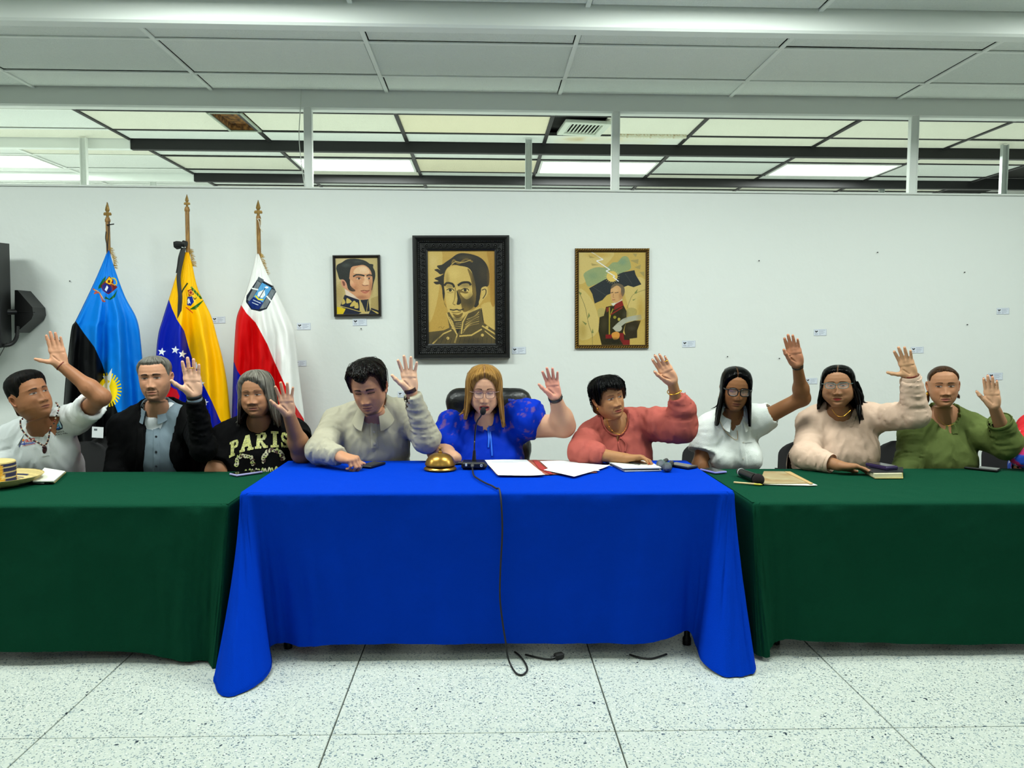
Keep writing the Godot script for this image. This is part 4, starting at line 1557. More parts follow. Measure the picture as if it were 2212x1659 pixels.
func strip_on(m: MB, F: Variant, line: Array, thick: float, per := 8, lift := 0.001) -> void:
	var c := crom(line, per)
	var pts := PackedVector3Array()
	var fields: Array = F if F is Array else [F]
	var zs := PackedFloat32Array()
	var us := [-1.0, -0.96, -0.5, 0.0, 0.5, 0.96, 1.0]
	for j in c.size():
		var t: Vector3 = (c[mini(j + 1, c.size() - 1)] - c[maxi(j - 1, 0)])
		var nn := Vector2(-t.y, t.x).normalized()
		for i in 7:
			var x: float = c[j].x + nn.x * us[i] * c[j].z
			var y: float = c[j].y + nn.y * us[i] * c[j].z
			var z := -99.0
			for G: Field in fields:
				var w := G.front(x, y)
				if w > G.o.z + 0.16:
					z = maxf(z, w)
			pts.append(Vector3(x, y, z))
	var at0 := -99.0
	for p in pts:
		at0 = maxf(at0, p.z)
	for q in 7:
		var last := -99.0
		for j in c.size():
			var z := pts[j * 7 + 3].z
			if z > -90.0 and (last < -90.0 or absf(z - last) < 0.04):
				last = z
		var run := -99.0
		for j in c.size():
			if pts[j * 7 + q].z > -90.0:
				run = pts[j * 7 + q].z
				break
		for j in c.size():
			var p := pts[j * 7 + q]
			if p.z < -90.0 or (run > -90.0 and p.z < run - 0.03):
				p.z = run if run > -90.0 else at0 - 0.03
			run = p.z
			p.z += lift + (thick if absf(us[q]) < 0.99 else -0.002)
			pts[j * 7 + q] = p
	m.grid(pts, 7, c.size(), PackedColorArray(), false, PackedVector2Array(), false)
func collar(m: MB, base: Vector3, rx: float, rz: float, open: float, stand: float, fall: float, point: float, tilt := 0.10, lean := 0.0, spread := 0.022) -> void:
	var nu := 44
	var sec := [[0.002, 0.0, 0.0], [0.0, 1.0, 0.0], [0.003, 1.08, 0.0], [0.007, 1.0, 0.0], [0.0, 0.5, 0.5], [0.0, 0.0, 1.0], [-0.002, -0.02, 1.0], [-0.004, 0.3, 0.6]]
	var pts := PackedVector3Array()
	for s: Array in sec:
		for i in nu:
			var q := float(i) / (nu - 1) * 2.0 - 1.0
			var a := q * (PI - open)
			var fr := smoothstep(0.45, 1.0, absf(q))
			var out: float = s[0] + s[2] * (spread + point * 0.40 * fr)
			var dn: float = s[2] * (fall + point * 0.55 * fr * fr)
			var y: float = s[1] * stand * (1.0 - 0.35 * fr) - (dn - s[1] * 0.0) * (1.0 if s[2] > 0.0 else 0.0)
			if s[2] > 0.0 and s[2] < 1.0:
				y = stand * (1.0 - 0.35 * fr) * (1.0 - s[2]) - dn * 0.6
			var x := -(rx + out) * sin(a)
			var z := -(rz + out) * cos(a)
			y -= tilt * (z + rz) * (1.0)
			pts.append(base + Vector3(x + lean * y, y, z))
	m.grid(pts, nu, sec.size(), PackedColorArray(), false, PackedVector2Array(), true)
func button(m: MB, p: Vector3, r: float) -> void:
	m.lathe([Vector2(0.0001, 0.0018), Vector2(r * 0.55, 0.0014), Vector2(r * 0.8, 0.0024), Vector2(r, 0.0016), Vector2(r, 0.0), Vector2(0.0001, 0.0)], Transform3D(Basis(Vector3(1, 0, 0), PI / 2), p), 14)
func ring_band(m: MB, a: Vector3, axis: Vector3, r: float, w: float, th: float, sq := 1.0, wide := Vector3.ZERO) -> void:
	axis = axis.normalized()
	var sx := axis.cross(Vector3(0, 0, 1)).normalized()
	var sz := axis.cross(sx)
	var tf := Transform3D(Basis(sx * sq, axis, sz), a)
	m.lathe([Vector2(r, -w / 2), Vector2(r + th, -w / 2), Vector2(r + th * 1.2, 0), Vector2(r + th, w / 2), Vector2(r, w / 2), Vector2(r, -w / 2)], tf, 28)
func glasses(person: Node3D, T: Transform3D, col: Color, w: float, h: float, y0: float, th: float, shape: int, temples: Color) -> void:
	var fw := MB.new()
	var rings := []
	for sd in [-1.0, 1.0]:
		var ring := []
		for i in 28:
			var a := TAU * i / 28
			var ca := cos(a)
			var sa := sin(a)
			var x := signf(ca) * pow(absf(ca), 0.62) * w
			var y := signf(sa) * pow(absf(sa), 0.62) * h
			if shape == 1:
				y += maxf(0.0, ca * sd) * 0.0045 * (1.0 if sa > 0.0 else 0.2)
			if shape == 2:
				x *= 1.0 - 0.12 * maxf(0.0, -sa)
			var xx: float = sd * (w + 0.0065) + x
			ring.append(T * Vector3(xx, y0 + y, 0.1135 - 3.2 * xx * xx))
		fw.tube(ring + [ring[0], ring[1]], th, 6, false)
		rings.append(ring)
	fw.tube([T * Vector3(-0.008, y0 + h * 0.35, 0.1135), T * Vector3(0, y0 + h * 0.5, 0.1155), T * Vector3(0.008, y0 + h * 0.35, 0.1135)], th * 0.9, 6)
	var gn := obj("glasses", fw, mat("specs_%s" % col.to_html(), col, 0.3), person)
	for k in 2:
		var sd: float = [-1.0, 1.0][k]
		var ctr := T * Vector3(sd * (w + 0.0065), y0, 0.1133 - 3.2 * pow(w + 0.0065, 2))
		var lens := MB.new()
		for i in 28:
			lens.poly([ctr, rings[k][i], rings[k][(i + 1) % 28]])
		obj("lens", lens, mat("lens_glass", Color(0.9, 0.93, 0.95, 0.08), 0.02, 0.0, {"transparency": BaseMaterial3D.TRANSPARENCY_ALPHA}), gn)
		var g := MB.new()
		g.tube([T * Vector3(sd * (2.0 * w + 0.0065), y0 + h * 0.6, 0.1135 - 3.2 * pow(2 * w, 2)), T * Vector3(sd * 0.078, y0 + h * 0.55, 0.075), T * Vector3(sd * 0.083, y0 + h * 0.5, 0.0), T * Vector3(sd * 0.081, y0 - 0.004, -0.025)], [th * 1.1, th * 1.1, th, th * 0.8], 6)
		obj("temple", g, mat("specs_%s" % temples.to_html(), temples, 0.35), gn)
func wear(person: Node3D, called: String, m: MB, mm: Material, label := "") -> MeshInstance3D:
	var o := obj(called, m, mm, person)
	if label:
		o.set_meta("label", label)
	return o
func joints(P: Dictionary) -> void:
	for k in ["S", "E", "W"]:
		var q := []
		for a: Array in P[k]:
			q.append(at(a[0], a[1], a[2] + (0.045 if k == "S" else 0.0)))
		P[k] = q
	P.N = at(P.N[0], P.N[1], P.N[2] + 0.035)
	P.hip = Vector3(P.get("hipx", P.N.x), 0.56, -4.80)
func cloth_mat(key: String, col: Color, rough := 0.85, scale := 6.0, bump := 0.5) -> StandardMaterial3D:
	if not mats.has("weave"):
		mats["weave"] = StandardMaterial3D.new()
		mats["weave"].albedo_texture = null
		weave_tex = noise_tex(0.30, 256, [], FastNoiseLite.TYPE_SIMPLEX_SMOOTH, true, 33, 2, 6.0)
	return mat(key, col, rough, 0.0, {"metallic_specular": 0.2, "normal_enabled": true, "normal_texture": weave_tex, "normal_scale": bump, "uv1_triplanar": true, "uv1_world_triplanar": true, "uv1_scale": Vector3.ONE * scale})
var weave_tex: Texture2D
func garment(P: Dictionary, grow: float, sleeves: Array, cell := 0.0095) -> Field:
	var lo: Vector3 = P.N
	var hi: Vector3 = P.N
	for q: Vector3 in P.S + P.E + P.W:
		lo = lo.min(q)
		hi = hi.max(q)
	lo = lo.min(P.hip - Vector3(0.24, 0.06, 0.2))
	hi = hi.max(P.hip + Vector3(0.24, 0, 0.25))
	lo.y = maxf(lo.y - 0.1, 0.50)
	var F := Field.new(lo - Vector3(0.12, 0.0, 0.14), hi + Vector3(0.13, 0.10, 0.14), cell)
	trunk(F, P, grow)
	for sd in 2:
		var s: Array = sleeves[sd]
		var S: Vector3 = P.S[sd]
		var E: Vector3 = P.E[sd]
		var W: Vector3 = P.W[sd]
		var e1: Vector3 = S.lerp(E, s[0])
		F.bone(S, e1, s[2], lerpf(s[2], s[3], s[0]) if s.size() < 6 else s[5], 0.040, Vector3.ONE, s[0] < 0.99)
		if s[1] > 0.0:
			F.bone(E, E.lerp(W, s[1]), s[3], s[4], 0.03, Vector3.ONE, s[1] < 0.99)
	return F
func trunk(F: Field, P: Dictionary, grow: float) -> void:
	var N: Vector3 = P.N
	var mid: Vector3 = (P.S[0] + P.S[1]) / 2.0
	var ch: float = P.get("chest", 0.165) + grow
	var wa: float = P.get("waist", 0.16) + grow
	var flat := Vector3(1, 1, P.get("flat", 1.30))
	var hip: Vector3 = P.hip
	var up := mid + Vector3(0, -0.13, -0.01)
	var low := hip + Vector3(0, 0.12, 0.04)
	F.bone(up, low, ch, wa, 0.05, flat)
	F.bone(low, hip, wa, P.get("hips", 0.17) + grow, 0.06, Vector3(1, 1.6, 1.15))
	F.bone(P.S[0] + Vector3(0.03, 0.0, 0), P.S[1] - Vector3(0.03, 0.0, 0), 0.058 + grow, 0.058 + grow, 0.06)
	F.bone(P.S[0], N + Vector3(-0.03, 0.01, -0.02), 0.052 + grow, 0.045 + grow, 0.07)
	F.bone(P.S[1], N + Vector3(0.03, 0.01, -0.02), 0.052 + grow, 0.045 + grow, 0.07)
	if P.has("bust"):
		for sd in [-1.0, 1.0]:
			F.ell(up + Vector3(sd * 0.082, P.get("busty", -0.06), 0.075), Vector3.ONE * (P.bust + grow), 0.06)
	if P.has("belly"):
		F.ell(low + Vector3(0, 0.03, 0.05), Vector3(P.belly * 1.15, P.belly * 0.9, P.belly * 0.8) + Vector3.ONE * grow, 0.06)
func make_body(person: Node3D, P: Dictionary) -> Transform3D:
	var m := MB.new()
	m.col = lin(P.skin)
	var F := garment(P, -0.003, [[1.0, 1.0, P.arm[0], P.arm[1], P.arm[2]], [1.0, 1.0, P.arm[0], P.arm[1], P.arm[2]]], 0.0095)
	for sd in 2:
		var E: Vector3 = P.E[sd]
		var W: Vector3 = P.W[sd]
		F.ell(E.lerp(W, 0.28), Vector3.ONE * P.arm[1] * 1.03, 0.03)
	var up: Vector3 = (P.S[0] + P.S[1]) / 2.0
	F.bone(P.N + Vector3(0, -0.03, -0.005), Vector3(P.N.x, up.y - 0.09, up.z + 0.022), 0.050, 0.056, 0.05)
	F.net(m)
	var T := head_frame(P)
	make_head(m, T, P, P.N + Vector3(0, -0.085, -0.012))
	for q: Dictionary in P.hands:
		var sd: int = q.side
		var W: Vector3 = P.W[sd]
		var back: Vector3 = (P.E[sd] - W).normalized()
		var tip := at(q.tip[0], q.tip[1], q.tip[2])
		var pal: Vector3 = q.get("palm", -(W - Vector3(0, HC, 0)).normalized())
		make_hand(m, W, tip - W, pal, q.get("s", 1.0), q.get("sd", 1.0), q.get("curl", [0.05, 0.03, 0.05, 0.07]), q.get("spread", 0.08), P.skin, P.get("palm", P.skin), P.arm[2], back, q.get("thumb", [0.0, 0.0]), q.get("nail", Color(0, 0, 0, 0)))
	var o := obj("body", m, vmat("skin", 0.52, 0.0, {"metallic_specular": 0.35, "subsurf_scatter_enabled": true, "subsurf_scatter_strength": 0.04}), person)
	return T
func legs(person: Node3D, P: Dictionary, col: Color) -> void:
	var hip: Vector3 = P.hip
	var F := Field.new(hip + Vector3(-0.32, -0.56, -0.24), hip + Vector3(0.32, 0.14, 0.66), 0.022)
	for sd in [-1.0, 1.0]:
		var a := hip + Vector3(sd * 0.09, -0.02, 0.0)
		var k := hip + Vector3(sd * 0.12, -0.035, 0.43)
		var f := Vector3(k.x, 0.09, k.z + 0.02)
		F.bone(a, k, 0.088, 0.062, 0.03)
		F.bone(k, f, 0.062, 0.048, 0.02)
	F.bone(hip + Vector3(-0.07, 0.0, 0), hip + Vector3(0.07, 0.0, 0), 0.105, 0.105, 0.04)
	var m := MB.new()
	F.net(m)
	wear(person, "trousers", m, mat("trousers_%s" % col.to_html(), col, 0.9))
	for sd in [-1.0, 1.0]:
		m = MB.new()
		var p := Vector3(hip.x + sd * 0.12, 0.036, hip.z + 0.50)
		m.ball(p, Vector3(0.045, 0.036, 0.13), Basis(), 14, 10)
		m.ball(p + Vector3(0, 0.03, -0.06), Vector3(0.042, 0.05, 0.06), Basis(), 12, 8)
		wear(person, "shoe", m, mat("shoe_black", Color(0.05, 0.045, 0.04), 0.4))
func new_person(label: String, P: Dictionary) -> Node3D:
	joints(P)
	var r := thing("person", label, "person", Vector3(P.hip.x, 0, P.hip.z), 0.0, "people seated along the tables with a hand raised")
	holders.append(r)
	return r
func flat_at(a: Array, d: float) -> Array:
	var q := []
	for i in range(0, a.size(), 2):
		var p := at(a[i], a[i + 1], d)
		q.append(Vector2(p.x, p.y))
	return q
func on(F: Field, px: float, py: float) -> Vector3:
	var p := at(px, py, 4.5)
	for k in 4:
		var z := F.front(p.x, p.y)
		if z < F.o.z + 0.14:
			break
		p = at(px, py, -z)
	return p
func line_on(F: Field, a: Array, hw: float) -> Array:
	var q := []
	for i in range(0, a.size(), 2):
		var p := on(F, a[i], a[i + 1])
		q.append(Vector3(p.x, p.y, hw))
	return q
func line_at(a: Array, d: float, hw: float) -> Array:
	var q := []
	for p: Vector2 in flat_at(a, d):
		q.append(Vector3(p.x, p.y, hw))
	return q
const SHORT := [[-180, -0.085], [-125, -0.07], [-108, -0.01], [-98, 0.012], [-90, 0.0], [-80, -0.028], [-70, -0.015], [-62, 0.035], [-48, 0.058], [0, 0.066], [48, 0.058], [62, 0.035], [70, -0.015], [80, -0.028], [90, 0.0], [98, 0.012], [108, -0.01], [125, -0.07], [180, -0.085]]
func people() -> void:
	man_polo()
	man_suit()
	woman_tee()
	man_sweater()
	woman_blue()
	woman_pink()
	woman_white()
	woman_cream()
	woman_olive()
	person_edge()
func man_polo() -> void:
	var P := {"skin": Color(0.60, 0.41, 0.29), "palm": Color(0.76, 0.56, 0.44), "N": [92, 920, 4.58], "S": [[24, 945, 4.62], [165, 905, 4.58]], "E": [[8, 1035, 4.55], [219, 858, 4.36]], "W": [[60, 1062, 4.60], [131, 788, 4.33]],
		"hipx": -2.50, "chest": 0.165, "waist": 0.165, "arm": [0.050, 0.043, 0.029], "eyes": [86, 846, 4.46], "hs": 1.08, "yaw": 33.0, "pitch": 2.0, "roll": 20.0, "fat": 0.9, "neck": 0.060, "nose": 1.25, "ears": 3, "gaze": 0.003, "rosy": 0.4, "lips": Color(0.50, 0.29, 0.25), "open": 0.8, "browt": 1.35,
		"hair": {"c": Color(0.035, 0.032, 0.032), "c2": Color(0.10, 0.095, 0.09), "side": 0.006, "top": 0.020, "gloss": "matt", "rough": 0.6, "line": SHORT, "freq": 26.0, "amp": 0.0015},
		"hands": [{"side": 1, "tip": [113, 716, 4.31], "s": 0.95, "curl": [0.03, 0.02, 0.03, 0.05], "spread": 0.03, "thumb": [0.45, 0.0]}]}
	var p := new_person("man in a white polo shirt with bead necklace, his head turned towards his neighbours", P)
	var T := make_body(p, P)
	make_hair(p, T, P)
	var F := garment(P, 0.012, [[0.92, 0.0, 0.066, 0.072, 0.06, 0.078], [0.62, 0.0, 0.068, 0.072, 0.06, 0.077]])
	F.roughen(Folds.new(P, 0.0075, 11).at)
	sleeve_end(F, P, 1, 0.62)
	F.carve(P.N + Vector3(0.0, 0.10, 0.02), P.N + Vector3(0.0, -0.01, 0.02), 0.062, 0.062)
	F.carve_prism(flat_at([64, 905, 110, 905, 94, 950], 4.45), -4.60)
	var wht := cloth_mat("polo_white", Color(0.86, 0.88, 0.88), 0.9, 7.0, 0.6)
	var m := MB.new()
	F.net(m)
	wear(p, "shirt", m, wht)
	m = MB.new()
	collar(m, P.N + Vector3(-0.005, 0.012, 0.0), 0.072, 0.070, 0.55, 0.028, 0.030, 0.035, 0.35, 0.25)
	wear(p, "collar", m, wht)
	m = MB.new()
	strip_on(m, F, line_on(F, [96, 950, 97, 965, 98, 985], 0.018), 0.003)
	wear(p, "placket", m, wht)
	var a := Paint.new(192, 256, Color(1, 1, 1, 0), Vector2(1.92, 2.56))
	a.poly(pv([8, 4, 80, 2, 92, 40, 84, 60, 50, 66, 14, 60, 4, 36]), Color(0.08, 0.16, 0.22))
	a.poly(pv([14, 9, 28, 8, 30, 54, 18, 54]), Color(0.55, 0.66, 0.70))
	a.poly(pv([66, 8, 78, 8, 82, 52, 70, 54]), Color(0.55, 0.66, 0.70))
	a.poly(pv([31, 10, 64, 9, 66, 40, 33, 41]), Color(0.25, 0.62, 0.74))
	a.poly(pv([40, 16, 56, 14, 58, 32, 44, 34]), Color(0.10, 0.30, 0.42))
	a.poly(pv([34, 42, 66, 42, 62, 58, 38, 59]), Color(0.15, 0.36, 0.68))
	a.line(pv([36, 47, 62, 46]), 2.5, Color(0.85, 0.9, 0.92))
	letters(a, "CONCEJO", 20, 72, 6, 7, 3.4, 1.8, Color(0.06, 0.08, 0.12))
	letters(a, "MUNICIPAL", 8, 85, 6.4, 7, 3.4, 1.8, Color(0.06, 0.08, 0.12))
	var c := on(F, 125, 924)
	decal(p, "crest_print", F, Vector2(c.x, c.y), Vector2(0.070, 0.098), 0.18, a.tex())
	a = Paint.new(256, 128, Color(1, 1, 1, 0), Vector2(2.56, 2.56))
	a.line(pv([4, 40, 22, 12, 34, 10, 40, 34]), 4.0, Color(0.20, 0.25, 0.62))
	a.line(pv([8, 28, 42, 24]), 3.0, Color(0.20, 0.25, 0.62))
	a.disc(Vector2(31, 7), 6.5, 6.5, Color(0.90, 0.50, 0.12))
	letters(a, "GLER", 44, 5, 9, 13, 3.5, 3.0, Color(0.82, 0.20, 0.18))
	letters(a, "HERNANDEZ", 27, 24, 5.6, 8, 2.3, 1.9, Color(0.20, 0.28, 0.66))
	a.line(pv([26, 38, 97, 33]), 2.0, Color(0.82, 0.20, 0.18))
	c = on(F, 58, 957)
	decal(p, "name_print", F, Vector2(c.x, c.y), Vector2(0.100, 0.050), 0.14, a.tex())
	var line := crom([at(44, 905, 4.52), at(46, 925, 4.44), at(62, 945, 4.43), at(82, 956, 4.43), at(96, 962, 4.43), at(104, 950, 4.43), at(109, 925, 4.43), at(124, 880, 4.47), at(121, 870, 4.55)], 9)
	m = MB.new()
	for i in line.size():
		var q: Vector3 = line[i]
		var fz := F.front(q.x, q.y)
		if fz > q.z - 0.1:
			q.z = maxf(q.z - 0.02, fz + 0.004)
		m.col = lin([Color(0.10, 0.05, 0.05), Color(0.45, 0.12, 0.12), Color(0.80, 0.74, 0.62), Color(0.20, 0.10, 0.08)][i % 4])
		m.ball(q, Vector3.ONE * 0.0048, Basis(), 8, 6)
	wear(p, "bead_necklace", m, vmat("beads", 0.35))
	m = MB.new()
	var pd := on(F, 98, 971)
	pd.z = F.front(pd.x, pd.y) + 0.008
	m.ball(pd, Vector3(0.012, 0.022, 0.008), Basis(Vector3(0, 0, 1), -0.15), 14, 10)
	m.ball(pd + Vector3(0.0, 0.014, 0.002), Vector3(0.013, 0.008, 0.008), Basis(), 12, 8)
	wear(p, "pendant", m, mat("pendant_red", Color(0.22, 0.06, 0.09), 0.3))
	m = MB.new()
	var wq: Vector3 = P.W[1].lerp(P.E[1], 0.02)
	ring_band(m, wq, P.E[1] - P.W[1], 0.0295, 0.005, 0.002)
	wear(p, "wristband", m, mat("thread_red", Color(0.42, 0.16, 0.12), 0.8), "thin red thread bracelet")
	legs(p, P, Color(0.10, 0.11, 0.16))
func sleeve_end(F: Field, P: Dictionary, sd: int, t: float, hollow := 0.0) -> void:
	var S: Vector3 = P.S[sd]
	var E: Vector3 = P.E[sd]
	var p := S.lerp(E, t)
	var r: float = P.arm[0] + 0.006 + hollow
	F.carve(p - (E - S).normalized() * 0.015, p + (E - S).normalized() * 0.02, r - 0.004, r + 0.002)
func man_suit() -> void:
	var P := {"skin": Color(0.72, 0.53, 0.42), "palm": Color(0.84, 0.66, 0.55), "N": [338, 884, 4.60], "S": [[268, 928, 4.63], [418, 915, 4.61]], "E": [[254, 1020, 4.62], [440, 968, 4.40]], "W": [[300, 1062, 4.62], [419, 853, 4.30]],
		"chest": 0.180, "waist": 0.175, "hips": 0.18, "arm": [0.050, 0.042, 0.030], "eyes": [325, 817, 4.47], "crown": 0.82, "narrow": 0.08, "jaw": 1.12, "hs": 1.02, "yaw": -15.0, "pitch": 2.0, "roll": 3.0, "fat": 0.35, "neck": 0.060, "beard": 1, "brow": Color(0.11, 0.085, 0.07), "browt": 1.6, "browa": 0.95, "open": 0.75, "nose": 1.1, "age": 0.8, "lips": Color(0.60, 0.36, 0.31),
		"hair": {"c": Color(0.20, 0.19, 0.17), "c2": Color(0.50, 0.49, 0.46), "side": 0.006, "top": 0.016, "line": [[-180, -0.085], [-125, -0.07], [-108, -0.01], [-98, 0.012], [-90, 0.0], [-80, -0.028], [-70, -0.01], [-62, 0.045], [-50, 0.078], [-20, 0.076], [0, 0.074], [20, 0.076], [50, 0.078], [62, 0.045], [70, -0.01], [80, -0.028], [90, 0.0], [98, 0.012], [108, -0.01], [125, -0.07], [180, -0.085]], "freq": 34.0, "amp": 0.0014},
		"hands": [{"side": 1, "tip": [410, 764, 4.27], "s": 1.07, "curl": [0.05, 0.02, 0.03, 0.06], "spread": 0.07, "thumb": [0.12, 0.0]}]}
	var p := new_person("bearded man in a black suit jacket over an open grey shirt", P)
	var T := make_body(p, P)
	make_hair(p, T, P)
	var F := garment(P, 0.010, [[0.3, 0.0, 0.055, 0.05, 0.04], [0.3, 0.0, 0.055, 0.05, 0.04]])
	F.roughen(Folds.new(P, 0.0050, 21).at)
	F.carve(P.N + Vector3(0.0, 0.10, 0.01), P.N + Vector3(0.0, 0.0, 0.01), 0.061, 0.061)
	F.carve_prism(flat_at([316, 872, 358, 872, 337, 905], 4.50), -4.64)
	var m := MB.new()
	F.net(m)
	var grey := cloth_mat("shirt_grey", Color(0.44, 0.50, 0.54), 0.85, 6.0, 0.4)
	wear(p, "shirt", m, grey)
	m = MB.new()
	collar(m, P.N + Vector3(0, 0.016, 0.0), 0.072, 0.072, 0.42, 0.032, 0.024, 0.030, 0.30, 0.0, 0.016)
	wear(p, "collar", m, grey)
	m = MB.new()
	strip_on(m, F, line_on(F, [337, 905, 338, 950, 338, 990, 338, 1030], 0.017), 0.002)
	wear(p, "placket", m, grey)
	for y in [914, 943, 976, 1007]:
		m = MB.new()
		var b := on(F, 338.0, y)
		b.z = F.front(b.x, b.y) + 0.004
		button(m, b, 0.0062)
		wear(p, "button", m, mat("button_dark", Color(0.10, 0.12, 0.15), 0.4))
	var U := garment(P, 0.005, [[0.2, 0.0, 0.05, 0.05, 0.04], [0.2, 0.0, 0.05, 0.05, 0.04]])
	U.bone(P.N + Vector3(0, -0.03, 0.0), P.N + Vector3(0, -0.065, 0.022), 0.062, 0.056, 0.03)
	U.carve(P.N + Vector3(0.0, 0.12, 0.0), P.N + Vector3(0.0, 0.0, 0.01), 0.064, 0.066)
	m = MB.new()
	U.net(m)
	wear(p, "undershirt", m, cloth_mat("undershirt_white", Color(0.84, 0.86, 0.88), 0.9, 7.0, 0.3))
	var J := garment(P, 0.023, [[1.0, 1.0, 0.074, 0.066, 0.046], [1.0, 0.90, 0.074, 0.064, 0.043]])
	J.bone(P.S[0] + Vector3(-0.015, 0.01, 0), P.S[0] + Vector3(0.06, 0.02, 0), 0.062, 0.06, 0.03)
	J.bone(P.S[1] + Vector3(0.015, 0.01, 0), P.S[1] + Vector3(-0.06, 0.02, 0), 0.062, 0.06, 0.03)
	J.roughen(Folds.new(P, 0.0081, 22).at)
	J.carve(P.N + Vector3(0.0, 0.10, 0.0), P.N + Vector3(0.0, 0.0, 0.0), 0.082, 0.082)
	J.carve_prism(flat_at([298, 865, 376, 865, 354, 975, 306, 975], 4.48), -4.66)
	J.carve_prism(flat_at([306, 965, 354, 965, 370, 1060, 292, 1060], 4.48), -4.66)
	m = MB.new()
	J.net(m)
	var black := cloth_mat("suit_black", Color(0.022, 0.024, 0.030), 0.75, 6.0, 0.5)
	wear(p, "jacket", m, black)
	for q in [[[298, 876, 292, 906, 297, 950, 299, 985, 291, 1020], 0.020], [[381, 874, 389, 905, 377, 950, 368, 985, 379, 1020], 0.024]]:
		m = MB.new()
		strip_on(m, [J, F], line_at(q[0], 4.50, q[1]), 0.004, 8, 0.0015)
		wear(p, "lapel", m, cloth_mat("lapel_black", Color(0.018, 0.019, 0.024), 0.7, 6.0, 0.4))
	m = MB.new()
	var pn := on(J, 376.5, 892)
	pn.z = J.front(pn.x, pn.y) + 0.008
	m.box(pn + Vector3(-0.004, 0, 0), Vector3(0.008, 0.020, 0.003), 0.001, Basis(Vector3(0, 0, 1), -0.25))
	m.box(pn + Vector3(0.0055, 0, 0), Vector3(0.008, 0.020, 0.003), 0.001, Basis(Vector3(0, 0, 1), -0.25))
	wear(p, "lapel_pin", m, mat("gold_pin", Color(0.85, 0.60, 0.10), 0.35, 0.6), "small gold lapel pin")
	m = MB.new()
	var ax: Vector3 = P.W[1] - P.E[1]
	ring_band(m, P.W[1] - ax * 0.02, ax, 0.0335, 0.016, 0.005)
	wear(p, "wristband", m, mat("band_black", Color(0.02, 0.02, 0.022), 0.5), "black wristband")
	m = MB.new()
	ring_band(m, P.W[1] - ax * 0.085, ax, 0.034, 0.018, 0.004)
	wear(p, "shirt_cuff", m, grey)
	m = MB.new()
	var rf := at(414.8, 795, 4.268)
	ring_band(m, rf, Vector3(0.02, 1, 0), 0.0104, 0.005, 0.0018)
	wear(p, "ring", m, mat("gold", Color(0.85, 0.62, 0.22), 0.25, 0.9))
	legs(p, P, Color(0.05, 0.05, 0.07))
